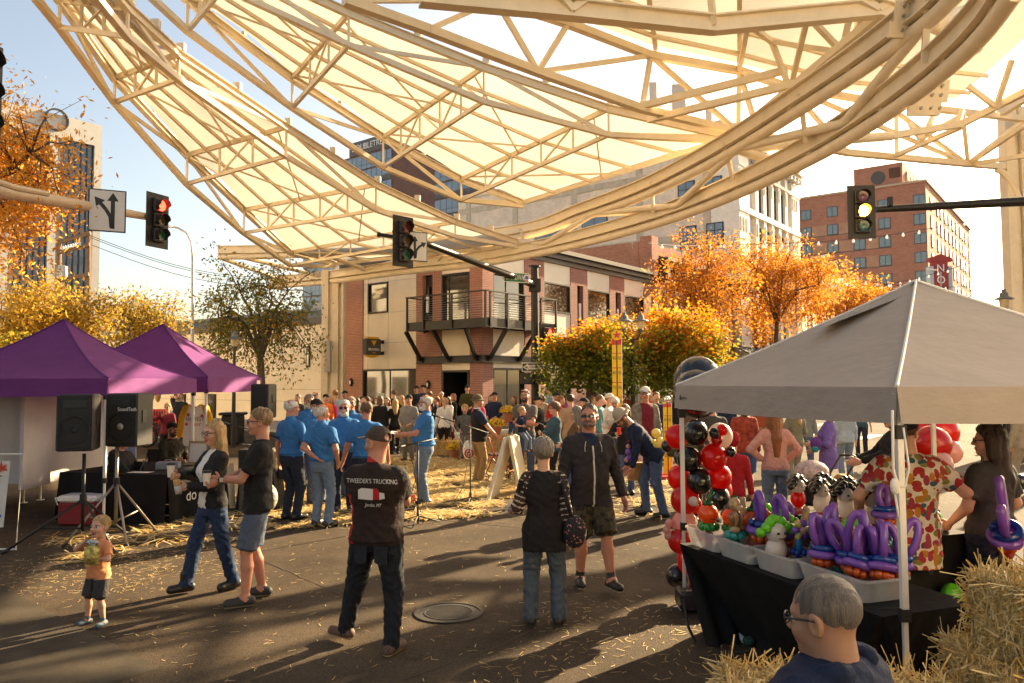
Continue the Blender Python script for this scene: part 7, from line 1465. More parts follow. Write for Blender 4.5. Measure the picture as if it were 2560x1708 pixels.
for i, (k, u, v, h, rz, ti, lab) in enumerate(((3, -.2, -.06, .28, .2, (.1, 0), 'purple rabbit ear balloon leaning at the front of the crowded tub'), (3, -.05, .08, .27, -.9, (-.12, .15), 'purple rabbit ear balloon standing tallest in the crowded tub'), (3, .08, -.08, .24, .5, (.35, .15), 'purple rabbit ear balloon tipped forward over the tub rim'), (3, .22, .02, .27, .9, (.3, .12), 'purple rabbit ear balloon nearest the tent pole'), (3, .05, .16, .28, 1.1, (-.2, -.12), 'purple rabbit ear balloon at the rear of the crowded tub'), (3, -.24, .12, .28, .7, (-.2, 0), 'purple rabbit ear balloon with ears splayed at the tub corner'), (3, .2, .17, .26, -.6, (.1, -.1), 'purple rabbit ear balloon half hidden by the tent pole'))): rabbit(lab, onbin(k, u, v), h, A4+rz, ti, i % 2, .86)
rabbit('purple rabbit ear balloon beside the tan monkey', onbin(1, .05, .06), .26, A4+1.3, (-.05, 0), 0, single=True); rabbit('purple rabbit ear balloon behind the green haired ghost', onbin(2, -.2, .1), .25, A4+1.6, (.02, 0), 0, single=True)
rabbit('lone purple rabbit ear balloon on the second table', tuple(np.append(tb2+dvn*1.25-pvn*.1, .86)), .22, A4, (0, 0), 1, .9, single=True); 
for k, (a, b, tl_) in enumerate(((.1, .1, .6), (.3, -.15, .4), (.55, -.5, .5))): rabbit(('bright purple balloon fan leaning left on the far right table', 'bright purple balloon fan in the middle of the far right table', 'bright purple balloon fan at the right frame edge')[k], (tb3[0]+a+.05, tb3[1]+b-.2, .75), .3, 1.0, (-tl_, 0), 0, 1.15)
def pumpkin(label, c, s):
    t = thing('balloon_pumpkin', label, 'balloon figure', loc=tuple(c), rz=A4, local=True, scale=s); cand(t, (0, 0, 0), CUPM[2])
    for k in range(8): a = 2*math.pi*k/8; mb = MB(); mb.ball((.06*math.cos(a), .06*math.sin(a), .16), (.032, .032, .036), 10, 7); mb.build('green_bubble', BGR, t, True)
    mb = MB(); mb.ball((0, 0, .26), (.085, .085, .08), 16, 10); mb.build('orange_ball', BOR, t, True)
    for k in range(4): a = 2*math.pi*k/4; mb = MB(); mb.ball((.025*math.cos(a), .025*math.sin(a), .345), .022, 8, 6); mb.build('stem_bubble', BDG, t, True)
    mb = MB(); mb.tube([(0, 0, .35), (.02, 0, .4), (.05, 0, .44)], .02, 8); mb.build('stem_balloon', BDG, t, True)
    mb = MB(); f_ = lambda a, z: (.0+.06*math.sin(a), -.084*math.cos(a)-.003, z); mb.tube([f_(-.5, .24), f_(-.2, .225), f_(.2, .225), f_(.5, .24)], .004, 5); mb.build('smile_line', SGNK, t)
pumpkin('orange pumpkin balloon with smile in the first tub', onbin(0, -.02, -.07), 1.0); pumpkin('orange pumpkin balloon without face behind the first', onbin(0, .06, .1), .92); pumpkin('orange pumpkin balloon with dark green stem by the monkey', onbin(1, -.16, .14), .95)
def monkey(label, c, body, belly, s=1.0):
    t = thing('balloon_monkey', label, 'balloon figure', loc=tuple(c), rz=A4+.4, local=True, scale=s); cand(t, (0, 0, 0), CUPM[1])
    for k in range(7): a = 2*math.pi*k/7; mb = MB(); mb.ball((.055*math.cos(a), .055*math.sin(a), .15), .032, 10, 7); mb.build('teal_bubble', BTE, t, True)
    for nm, cc, rr, m in (('head', (0, 0, .385), (.05, .045, .055), body), ('muzzle', (0, -.04, .36), (.04, .03, .025), body), ('ear', (-.055, 0, .39), (.02, .015, .022), body), ('ear', (.055, 0, .39), (.02, .015, .022), body), ('belly', (0, 0, .265), (.035, .03, .07), body), ('arm', (-.045, 0, .27), (.024, .024, .06), belly), ('arm', (.045, 0, .27), (.024, .024, .06), belly), ('foot', (-.05, -.03, .2), (.035, .04, .026), body), ('foot', (.05, -.03, .2), (.035, .04, .026), belly)): mb = MB(); mb.ball(cc, rr, 12, 8); mb.build(nm, m, t, True)
    mb = MB(); mb.tube([(.05, .02, .2), (.12, .02, .22), (.16, .02, .3), (.15, .02, .42)], .024, 9); mb.build('tail', body, t, True)
monkey('tan monkey balloon figure with curled tail', onbin(1, -.12, -.05), BTA, BBR)
def ghost(label, c, s, hairm_=None, face=True, hd=BW, rz=0.0, scarf=None):
    t = thing('balloon_doll', label, 'balloon figure', loc=tuple(c), rz=A4+rz, local=True, scale=s); mb = MB(); mb.lathe([(.04, 0), (.045, .04), (.03, .06)], (0, 0, 0), 12); mb.build('candy_cup', CUPM[0], t, True, 50)
    mb = MB(); mb.ball((0, 0, .14), (.08, .07, .09), 14, 10); mb.build('body_balloon', hd if scarf is None else scarf, t, True); mb = MB(); mb.ball((0, 0, .26), (.075, .07, .075), 14, 10); mb.build('head_balloon', hd, t, True)
    for k, (x, y, z, r) in enumerate(((-.08, 0, .3, .04), (.08, 0, .3, .042), (0, .02, .345, .045), (-.045, 0, .335, .04), (.045, 0, .335, .04), (-.13, 0, .27, .036), (.13, 0, .28, .038), (0, .07, .29, .05))): mb = MB(); mb.ball((x, y, z), r, 10, 7); mb.build('hair_bubble', hairm_, t, True)
    if face:
        for s_ in (-1, 1): mb = MB(); mb.ball((s_*.028, -.064, .265), (.014, .008, .01), 8, 5); mb.build('eye_mark', SGNK, t, True)
        mb = MB(); mb.tube([(-.025, -.066, .232), (0, -.07, .226), (.025, -.066, .232)], .003, 4); mb.build('mouth_mark', SGNK, t)
ghost('white balloon doll with lime green hair bubbles in front', onbin(2, -.05, -.08), 1.0, BLG); ghost('pale balloon doll with lime hair peeking behind the purple ears', onbin(1, .12, .2), .95, BLG, hd=BW); ghost('white skull balloon doll behind the purple rabbits', onbin(3, -.3, .3), 1.0, BLG)
def flower(label, c, s, m1, m2, m3):
    t = thing('balloon_flower', label, 'balloon figure', loc=tuple(c), rz=A4, local=True, scale=s); cand(t, (0, 0, 0), mat('candy cup blue', (.02, .05, .2), .15, coat=.8))
    for k in range(5): a = 2*math.pi*k/5; mb = MB(); mb.ball((.05*math.cos(a), .05*math.sin(a), .16), .03, 9, 6); mb.build('base_bubble', BBL, t, True)
    mb = MB(); mb.tube([(0, 0, .16), (0, 0, .34)], .03, 8); mb.build('stem_balloon', m1, t, True)
    for k in range(6): a = 2*math.pi*k/6; mb = MB(); mb.tube([(.02*math.cos(a), -.03, .36+.02*math.sin(a)), (.09*math.cos(a), -.03, .36+.09*math.sin(a))], .026, 8); mb.build('petal_balloon', (m2, m3)[k % 2], t, True)
    mb = MB(); mb.ball((0, -.06, .36), .03, 9, 6); mb.build('centre_balloon', BP, t, True)
flower('pastel flower balloon with blue and yellow petals', onbin(2, .02, .06), .8, BLB, BYE, BPU); flower('orange and yellow flower balloon in the third tub', onbin(2, -.16, .02), .7, BOR, BOR, BYE)
r9 = np.random.default_rng(5)
heads = ('black haired white face balloon doll with red scarf', 'black haired white face balloon doll at the table corner', 'black haired balloon doll leaning left on the second table', 'black bubble balloon doll in the middle of the second table', 'black haired balloon doll beside the tan balloon', 'large eyed black haired balloon doll near the mushroom shirt', 'black bubble haired balloon doll at the rear', 'black haired balloon doll behind the pumpkins', 'black bubble haired balloon doll next to the stroller', 'black haired balloon doll at the rear corner')
for k, lab in enumerate(heads):
    a = tb2+dvn*(.05+.3*(k % 5))+pvn*(.08+.28*(k//5)); ghost(lab, (a[0], a[1], .862), .95, BK, k not in (3, 6, 8), BW, r9.uniform(-.6, .6), BR_ if k == 0 else None)
rows = ('black haired balloon doll', 'lime haired balloon doll', 'orange ball balloon doll', 'purple loop balloon', 'teal haired balloon doll', 'white bubble balloon doll')
for k in range(11):
    a = ta+dvn*(.12+.165*k)+pvn*(.46+.16*(k % 2)); w = rows[k % 6]; lab = w+(' in the near rear row, ' if k % 2 else ' in the far rear row, ')+('by the pumpkins', 'behind the pumpkins', 'behind the monkey', 'beside the monkey tail', 'behind the lone purple ears', 'near the table middle', 'behind the green haired ghost', 'behind the flowers', 'left of the purple crowd', 'behind the purple crowd', 'by the mushroom shirt', 'at the tent pole')[k]
    if k % 6 == 3: rabbit(lab, (a[0], a[1], .745), .2, A4+k, (0, .1), 0, .85, single=True)
    else: ghost(lab, (a[0], a[1], .745), .9, (BK, BLG, BOR, BPU, BTE, BW)[k % 6], k % 2 == 0, (BW, BW, BOR, BW, BTA, BP)[k % 6], r9.uniform(-.7, .7))
ln = ('cluster of lime green bubble balloons at the table rear left', 'cluster of lime green bubble balloons at the table rear right')
for k, lab in enumerate(ln):
    a = tb2+dvn*(.35+k*.5)+pvn*.68; t = thing('balloon_cluster', lab, 'balloon figure', loc=(a[0], a[1], .862))
    for j in range(22): mb = MB(); q = np.array([a[0]+r9.normal(0, .1), a[1]+r9.normal(0, .08), .9+abs(r9.normal(0.08, .09))]); mb.ball(q, .038, 9, 6); mb.build('green_bubble', BLG, t, True)
t = thing('tan_balloon', 'long tan pencil balloon standing upright behind the dolls', 'balloon', loc=onbin(2, -.25, .3)); c = np.array(onbin(2, -.25, .3)); mb = MB(); mb.tube([c, c+[.01, 0, .2], c+[.05, 0, .36]], [.024, .03, .026], 9); mb.build('balloon_body', BTA, t, True); mb = MB(); mb.ball(c+[.05, 0, .37], .027, 9, 6); mb.build('balloon_tip', BTA, t, True)
# loose big balloons behind the stall couple
bb = thing('balloon_bunch', 'red and pink balloons behind the dark haired woman', 'balloons', loc=tuple(tb(2370, 8.3)))
for x, y, d, m, Y in ((2330, 1110, 92, BR_, 8.3), (2350, 1080, 90, BR_, 8.5), (2300, 1075, 60, BR_, 8.6), (2345, 1160, 70, BP, 8.2), (2375, 1130, 60, BP, 8.3), (2510, 1195, 34, BK, 8.2), (2530, 1215, 40, BK, 8.2), (2550, 1205, 40, BK, 8.0)): c = D(x, y, Y); r = d/2*Y/F_PX; mb = MB(); mb.ball(c, r, 16, 11); mb.build('balloon', m, bb, True)
# things under the table
bagp = thing('polka_bag', 'purple bag with pale dots under the stall table', 'bag', loc=tuple(G(1790, 1570))); c = G(1790, 1585); mb = MB(); mb.rbox(c[0]-.06, c[0]+.1, c[1], c[1]+.12, 0.005, .24, .02); mb.build('bag_body', mat('purple cloth', (.12, .03, .2), .7), bagp)
for k in range(8): mb = MB(); x, z = c[0]-.035+(k % 3)*.05, .05+(k//3)*.07; mb.tube([(x, c[1]-.004, z), (x, c[1]-.001, z)], .015, 10); mb.build('dot', mat('pale dot', (.5, .38, .35), .7), bagp)
sk = thing('roller_skate', 'pair of black skate wheels with amber hubs under the table', 'roller skate', loc=tuple(G(1790, 1590)))
for i in range(2): c = G(1772+i*34, 1585+i*4); mb = MB(); mb.tube([(c[0], c[1]-.02, .04), (c[0], c[1]+.02, .04)], .042, 16); w = mb.build('wheel', PLB, sk, True, 40); mb = MB(); mb.tube([(c[0], c[1]-.024, .04), (c[0], c[1]+.024, .04)], .02, 10); mb.build('hub', BOR, w, True, 40)
c = G(1790, 1583); mb = MB(); mb.rbox(c[0]-.07, c[0]+.08, c[1]-.012, c[1]+.04, .07, .1, .01); mb.build('truck', GALV, sk)
t = thing('feather_wand', 'striped wand with feather tip lying under the table', 'wand', loc=tuple(G(1840, 1600))); a, b = G(1815, 1575)+[0, 0, .12], G(1860, 1612)+[0, 0, .03]; mb = MB(); mb.tube([a, b], .022, 8); mb.build('wand', mat('wand stripes', (.5, .5, .5), .5, var=.5, vs=30), t); mb = MB(); mb.ball(b+[.03, -.03, .01], (.05, .05, .035), 9, 6); mb.build('feather', mat('feather dark green', (.03, .08, .05), .8, var=.6, vs=60, bump=1, bs=100), t)
for k, (px, py, Y, lab) in enumerate(((2380, 1500, 6.0, 'lime green balloon on the ground behind the bales'), (2185, 1490, 6.4, 'green balloon under the stall beside the tent leg'))): c = D(px, py, Y); mb = MB(); mb.ball(c, (.09, .09, .13), 12, 8); o = mb.build('green_balloon', BLG if k == 0 else BGR, None, True); prop(o, lab, 'balloon')
# ================================================================ people
c_ = cloth
DEN = c_('jeans blue', (.07, .1, .17)); DEND = c_('jeans dark', (.022, .028, .045)); DENL = c_('jeans faded', (.14, .19, .26)); KHA = c_('khaki', (.32, .2, .09)); BLU = c_('singer blue shirt', (.035, .155, .36), vs=6, bump=.5, bs=35); BLKC = c_('black cotton', (.016, .015, .015)); CHAR = c_('charcoal fleece', (.03, .026, .027)); GRYT = c_('grey tee', (.11, .1, .095)); WHT = c_('white cotton', (.68, .64, .6)); NAV = c_('navy', (.014, .022, .05)); MAR = c_('maroon', (.16, .018, .028)); OLV = c_('olive coat', (.055, .05, .016)); TEAL = c_('teal jacket', (.04, .085, .11)); TANC = c_('tan tee', (.4, .26, .17)); PNK = c_('pink knit', (.62, .3, .24), bump=.8, bs=90); REDC = c_('red fleece', (.42, .02, .025)); PURC = c_('violet cotton', (.16, .1, .32)); BRNC = c_('brown suede', (.14, .075, .035)); ORC = c_('pumpkin shirt', (.4, .17, .03)); CORAL = c_('coral tee', (.66, .26, .12)); SLATE = c_('slate shorts', (.08, .1, .14)); DGREY = c_('dark grey shorts', (.045, .042, .045)); AQ = c_('aqua shirt', (.1, .25, .27)); PNKH = c_('hot pink', (.6, .06, .2)); GRNC = c_('green tee', (.05, .2, .05))
SHB = mat('black leather shoe', (.018, .016, .015), .4, var=.2); SHT = mat('brown shoe', (.13, .075, .04), .6); SOLW = mat('pale sole', (.6, .55, .46), .7); SOLT = mat('tan sole', (.5, .36, .22), .7); SHBL = mat('blue grey clog', (.06, .1, .13), .6); WEAV = mat('woven shoe', (.1, .055, .04), .7, var=.7, vs=60)
HW_, HG, HB_, HBL, HD, HR_ = hairm('hair white', (.62, .57, .5)), hairm('hair grey', (.2, .17, .14)), hairm('hair brown', (.12, .06, .03)), hairm('hair blonde', (.42, .25, .1)), hairm('hair dark', (.025, .016, .012)), hairm('hair auburn', (.25, .085, .025))
LENS = mat('dark lens', (.01, .01, .012), .08, var=0, coat=1); CLR = mat('clear lens', (.5, .5, .5), .05, alpha=.12, var=0); GFR = mat('glasses frame', (.02, .02, .02), .3, var=0); MIR = mat('mirror lens', (.15, .3, .45), .1, metal=.6, var=0)
CAPB = c_('cap brown', (.07, .05, .038)); CAPT = c_('cap tan', (.36, .3, .22)); CAPW = c_('cap white', (.6, .56, .5)); LEATH = mat('belt leather', (.02, .014, .01), .5)
GL = (GFR, CLR); SG = (GFR, LENS)
def at(px, py): return tuple(G(px, py))
def standing(px, Y): p = D(px, 955, Y); return (p[0], p[1], 0.)
# --- trucking shirt man
def tw(x, y, z): return np.where((x < -.08) & (z < 1.24) & (y > -.135), 11, 1)
m1 = person('man from behind in black trucking polo with red side panel', (-1.08, 6.12, 0), R_(-16), 1.73, g=1.3, wide=1.12, top=c_('espresso polo', (.028, .017, .014)), bottom=c_('raw denim', (.016, .018, .024)), skin=SKIN2, shoe=WEAV, sole=SOLT, hem=.88, hands=((.07, .26, 1.16), (-.07, .28, 1.14)), poles=((-1, .1, -.5), (1, .1, -.5)), feet=((-.34, .12), (.16, -.06)), footdir=(1.25, -.12), head=(1.25, .0), cap=('back', CAPB, CAPT, 0), tagtop=tw, extra=[REDC], collar=11, sleevem=c_('black sleeve', (.018, .015, .015)), res=.0085, belly=.05, hair='buzz')
bkx = lambda x, z: (x, -.195, z*1.005)
WPR = mat('white print', (.6, .56, .52), .7, var=0)
for s, x, z, sz, sh in (("TWEEDER'S TRUCKING", .055, 1.335, .05, 0), ('Jordan, MT', .065, 1.155, .036, .3)): text(s, 'back_print', sz, WPR, m1, frame(bkx(x, z), (1, 0, 0), (0, -.04, 1)), extr=.0006, shear=sh, xs=.82)
mb = MB(); y = -.197; mb.prism([(-.06, 1.205), (.065, 1.2), (.065, 1.285), (-.03, 1.29), (-.06, 1.275)], y-.001, y); mb.prism([(.12, 1.205), (.165, 1.215), (.16, 1.255), (.12, 1.26)], y-.001, y); mb.build('truck_print', WPR, m1)
mb = MB(); mb.prism([(.066, 1.203), (.119, 1.204), (.12, 1.26), (.1, 1.29), (.066, 1.29)], y-.0012, y); mb.build('truck_print_red', REDC, m1)
for s in (-1, 1): mb = MB(); x = .03+s*.085; mb.prism([(x-.055, .84), (x+.055, .84), (x+.05, .72), (x, .7), (x-.05, .72)], -.167, -.16) ; mb.build('pocket', c_('pocket denim', (.02, .022, .03)), m1)
# --- grey haired woman
stripe = lambda t: np.where(np.mod(t, .052) < .014, 12, 11)
m2 = person('grey haired woman from behind in black vest with striped sleeves', (.27, 6.72, 0), R_(-4), 1.585, 'f', g=1.22, top=BLKC, bottom=c_('jeans washed', (.075, .095, .12)), shoe=SHB, sole=mat('grey sole', (.12, .11, .1), .8), sleeve='long', hem=.72, hands=((-.24, .27, 1.04), (.25, .05, .8)), poles=((-.35, -.6, -.6), (.3, -.7, -.4)), feet=((-.13, 0), (.14, .02)), hair='short thick low', hairc=HG, extra=[c_('stripe brown', (.06, .03, .025)), c_('stripe pale', (.5, .44, .38))], tagsleeve=stripe, res=.0085, flare=.012, headscale=1.1)
FLO = mat('floral bag cloth', (.015, .013, .015), .8, var=0); n_ = FLO.node_tree
tcn = n_.nodes.new('ShaderNodeTexCoord'); vo = n_.nodes.new('ShaderNodeTexVoronoi'); vo.inputs['Scale'].default_value = 34; cr_ = n_.nodes.new('ShaderNodeValToRGB'); cr_.color_ramp.elements[0].position = .2; cr_.color_ramp.elements[0].color = (.5, .2, .2, 1); cr_.color_ramp.elements[1].position = .3; cr_.color_ramp.elements[1].color = (.014, .012, .014, 1); n_.links.new(tcn.outputs['Object'], vo.inputs[0]); n_.links.new(vo.outputs['Distance'], cr_.inputs[0]); n_.links.new(cr_.outputs[0], n_.nodes['Principled BSDF'].inputs['Base Color'])
bg_ = thing('shoulder_bag', 'black floral shoulder bag worn by the grey haired woman', 'bag', loc=(.52, 6.6, .75)); mb = MB(); mb.ball((.53, 6.6, .82), (.1, .085, .14), 16, 10); mb.build('bag_body', FLO, bg_, True); mb = MB(); mb.tube([(.5, 6.58, .95), (.455, 6.56, 1.1), (.43, 6.6, 1.26), (.4, 6.72, 1.3)], [.022, .02, .02, .018], 6); mb.build('strap', FLO, bg_, True)
CLAM = mat('clear clamshell', (.6, .57, .52), .1, alpha=.35, var=0, spec=.8); h = w_hand(m2, 0); t = thing('food_container', 'clear clamshell of fried food in the grey haired woman hand', 'food container', loc=tuple(h)); mb = MB(); mb.ball(h+[-.06, .03, .02], (.1, .09, .055), 14, 8); mb.build('clamshell', CLAM, t, True); mb = MB(); [mb.ball(h+[-.06+a, .03+b, .0], (.035, .035, .028), 8, 6) for a, b in ((0, 0), (.03, .03), (-.035, .02), (-.01, -.035))]; o = mb.build('food', mat('fried food', (.35, .16, .05), .6, var=.4, vs=40), t, True); o['kind'] = 'stuff'
# --- hoodie man
CAMO = mat('camouflage', (.05, .04, .025), .85, var=.0); n_ = CAMO.node_tree; tcn = n_.nodes.new('ShaderNodeTexCoord'); no = n_.nodes.new('ShaderNodeTexNoise'); no.inputs['Scale'].default_value = 16; no.inputs['Detail'].default_value = 1; cr_ = n_.nodes.new('ShaderNodeValToRGB'); cr_.color_ramp.interpolation = 'CONSTANT'; e = cr_.color_ramp.elements; e[0].color = (.018, .015, .012, 1); e[1].position = .44; e[1].color = (.06, .045, .022, 1); k = e.new(.54); k.color = (.03, .035, .015, 1); k = e.new(.62); k.color = (.1, .07, .04, 1); n_.links.new(tcn.outputs['Object'], no.inputs[0]); n_.links.new(no.outputs[0], cr_.inputs[0]); n_.links.new(cr_.outputs[0], n_.nodes['Principled BSDF'].inputs['Base Color'])
def hoodf(x, y, z): return np.where((np.abs(x) < .008) & (y > 0) & (z < 1.36), 11, np.where((y > 0) & (np.abs(x) < .05*(z-1.34)/.08) & (z > 1.34), 12, np.where((z > 1.455) & (np.abs(x) < .05), 13, 1)))
m3 = person('man in charcoal zip hoodie and camo shorts walking towards camera', (.8, 8.0, 0), face_dir(.18, -1), 1.86, g=1.14, top=CHAR, bottom=CAMO, skin=SKIN2, shoe=SHB, sole=SOLW, shorts=True, sleeve='long', hem=.8, hands=((-.32, .1, .82), (.32, .02, .82)), feet=((-.13, .28), (.1, -.02)), head=(-.42, -.02), hair='short crop', hairc=hairm('hair dark grey', (.06, .045, .035)), glasses=SG, beard=(-.012, hairm('stubble', (.16, .11, .09))), tagtop=hoodf, extra=[mat('zip pale', (.5, .45, .38), .5), NAV, WHT], res=.0085, wide=1.06, belly=.04, curl=.9, sock=3)
for s in (-1, 1): mb = MB(); q = PINFO[m3.name]; P = [q['up'](p)*q['sc'] for p in ((s*.07, .125, 1.4), (s*.085, .14, 1.34), (s*.08, .143, 1.25))]; mb.tube(P, .004, 5); mb.build('drawstring', SOLW, m3, True)
mb = MB(); q = PINFO[m3.name]; P = [q['up'](p)*q['sc'] for p in [(.11*math.cos(a), -.03+.075*math.sin(a), 1.45-.02*math.sin(a)) for a in np.linspace(-.5, math.pi+.5, 14)]]; mb.tube(P, .03, 8); mb.build('hood', CHAR, m3, True)
# --- toddler
m4 = person('toddler in coral tee eating with one hand by the speaker stand', (-3.63, 6.8, 0), face_dir(-.45, -1), .87, top=CORAL, bottom=DGREY, shoe=SHBL, sole=SHBL, shorts=True, g=1.22, hem=.84, hands=((-.12, .2, 1.2), (.05, .22, 1.5)), poles=((-1, .1, -.6), (1, .2, -.8)), feet=((-.16, .02), (.19, .06)), headscale=1.62, hair='short', hairc=HBL, head=(.15, -.12), res=.007, curl=.8, belly=.05, sock=3)
h = w_hand(m4, 0, .05); t = thing('snack_bag', 'shiny yellow and silver snack bag held by the toddler', 'snack bag', loc=tuple(h)); mb = MB(); mb.rbox(h[0]-.03, h[0]+.1, h[1]-.075, h[1]-.035, h[2]-.05, h[2]+.12, .018); mb.build('bag_body', mat('foil bag', (.55, .42, .12), .25, metal=.5, var=.8, vs=22, bump=1, bs=40), t, True); mb = MB(); mb.ball(h+[.035, -.05, .14], (.06, .012, .03), 6, 4); mb.build('bag_top', mat('foil silver', (.5, .5, .5), .2, metal=.8, bump=1, bs=60), t, True)
# --- plaid jacket woman
PLD = c_('plaid jacket', (.02, .019, .02), var=.5, vs=14)
def plf(x, y, z): return np.where((y > .02) & (np.abs(x) < .07+.05*(1.3-z)), 11, 1)
m5 = person('blonde woman in black plaid jacket and jeans walking left with coffee', (-3.05, 7.85, 0), face_dir(-.72, -.72), 1.7, 'f', g=1.04, top=PLD, bottom=c_('indigo jeans', (.02, .04, .09)), shoe=SHB, sole=SHB, boots=True, sleeve='long', hem=.9, hands=((-.0, .27, 1.1), (.22, .28, 1.2)), poles=((-1, -.6, -.6), (1, -.6, -.6)), feet=((-.08, -.2), (.12, .22)), hair='long', hairc=HBL, glasses=GL, tagtop=plf, extra=[WHT], res=.0085, curl=.9, head=(.1, 0))
m6 = person('man in black tee and slate shorts holding a coffee cup', (-2.47, 7.5, 0), face_dir(-.93, -.28), 1.84, g=.98, top=BLKC, bottom=SLATE, skin=SKIN2, shoe=mat('black runner', (.03, .028, .027), .6), sole=mat('grey runner sole', (.3, .27, .2), .7), shorts=True, hem=.84, hands=((.0, .33, 1.12), (.02, .36, 1.1)), poles=((-1, -.5, -.6), (1, -.5, -.6)), feet=((-.16, .1), (.14, -.04)), hair='short', hairc=hairm('hair sandy', (.22, .13, .06)), glasses=GL, res=.0085, curl=1.0)
CUPW = mat('paper cup', (.72, .64, .55), .6, var=.05)
def cup(label, c, m=CUPW, lid=True):
    t = thing('paper_cup', label, 'cup', loc=tuple(c)); mb = MB(); mb.lathe([(.028, -.06), (.04, .06)], c, 16); mb.build('cup_body', m, t, True, 40)
    if lid: mb = MB(); mb.lathe([(.043, .06), (.043, .07), (.036, .082)], c, 16); mb.build('cup_lid', PLB, t, True, 40)
cup('coffee cup with black lid in the blonde woman hand', w_hand(m5, 1)+[-.01, -.01, .05]); cup('coffee cup with black lid held by the black tee man', w_hand(m6, 1)+[-.02, 0, .05])
h = w_hand(m5, 0); t = thing('burrito', 'half eaten burrito in foil in the blonde woman hand', 'burrito', loc=tuple(h)); mb = MB(); mb.tube([h+[0, -.02, .0], h+[-.01, -.03, .08]], [.03, .032], 10); mb.build('tortilla', mat('tortilla', (.5, .3, .1), .7, var=.3, vs=40), t, True); mb = MB(); mb.tube([h+[0.01, -.015, -.06], h+[0, -.022, .02]], [.03, .035], 9); mb.build('foil', mat('foil white', (.6, .58, .55), .3, metal=.4, bump=1, bs=80), t, True)
w_ = w_hand(m6, 0, -.03); t = thing('wristwatch', 'square watch on the black tee man wrist', 'watch', loc=tuple(w_)); mb = MB(); mb.rbox(w_[0]-.02, w_[0]+.02, w_[1]-.045, w_[1]-.03, w_[2]-.022, w_[2]+.022, .004); mb.build('watch_face', mat('watch face', (.5, .45, .3), .3), t); mb = MB(); mb.tube([w_+[.0, -.036, .0], w_+[0, .03, 0]], .038, 10); mb.build('watch_strap', PLB, t, True, 40)
# --- singers in blue shirts
def singer(label, loc, fd, h, hair=None, hc=HW_, g=1.15, glasses=None, beard=None, hands=None, head=(0, 0), cap=None, jeans=DEN, feet=None, belly=.07, poles=None, res=.012, shoe=SHB): return person(label, loc, fd, h, g=g, top=BLU, bottom=jeans, skin=SKIN2, shoe=shoe, hem=.965, hands=hands, poles=poles, head=head, hair=hair, hairc=hc, glasses=glasses, beard=beard, cap=cap, res=res, collar=1, group='singers in blue shirts', belly=belly, feet=feet, wide=1.03)
singer('white haired singer in blue shirt leftmost with his back turned', (-3.42, 11.9, 0), face_dir(.55, .8), 1.83, 'short fringe', HW_, glasses=GL, jeans=DEND, head=(-.3, 0), hands=((-.3, .02, .85), (.22, .2, .9)))
singer('singer in blue shirt with dark cap and grey moustache behind the leftmost', (-3.4, 13.3, 0), face_dir(.6, -.75), 1.8, 'short', HG, cap=('cap', BLKC, None, 0), beard=(.02, HW_))
singer('bearded singer in blue shirt with glasses at the rear of the group', (-3.95, 14.9, 0), face_dir(.45, -1), 1.86, 'short', HG, glasses=GL, beard=(.0, HW_))
singer('bald singer in blue shirt with hands behind his back in front', (-2.8, 11.3, 0), face_dir(.42, .9), 1.77, 'short fringe low', HW_, jeans=DENL, head=(-.35, 0), hands=((.04, -.2, 1.02), (.24, .06, .93)), poles=((-1, -.5, -.2), (.8, -.8, -.2)), g=1.05)
singer('white bearded singer in blue shirt and sunglasses facing camera', (-2.78, 12.7, 0), face_dir(.05, -1), 1.8, 'short', HW_, glasses=SG, beard=(.005, HW_), jeans=DEND)
singer('balding singer in blue shirt with glasses behind the sunglasses singer', (-2.95, 14.0, 0), face_dir(-.15, -1), 1.84, 'short fringe', HG, glasses=GL, head=(.35, 0), hands=((-.2, .2, 1.0), (.2, .25, 1.0)))
singer('brown haired stocky singer in blue shirt seen from behind', (-2.24, 11.75, 0), face_dir(.0, 1), 1.79, 'short low', HB_, g=1.2, glasses=GL, head=(.45, 0), jeans=DEND, hands=((-.36, .06, .86), (.32, .1, .9)))
m7 = singer('bald bearded singer in blue shirt standing apart reading papers', (-1.52, 13.35, 0), face_dir(-.95, -.3), 1.86, 'short fringe', HW_, glasses=GL, beard=(-.004, HW_), hands=((.02, .38, 1.14), (.08, .36, 1.12)), jeans=DENL)
h = w_hand(m7, 0); mb = MB(); mb._add([h+np.array(p) for p in ((-.12, -.08, .02), (.05, -.1, .0), (.06, .1, .03), (-.1, .12, .05))], [(0, 1, 2, 3)], 0); prop(mb.build('paper_sheet', CUPW), 'paper held by the singer standing apart', 'paper')
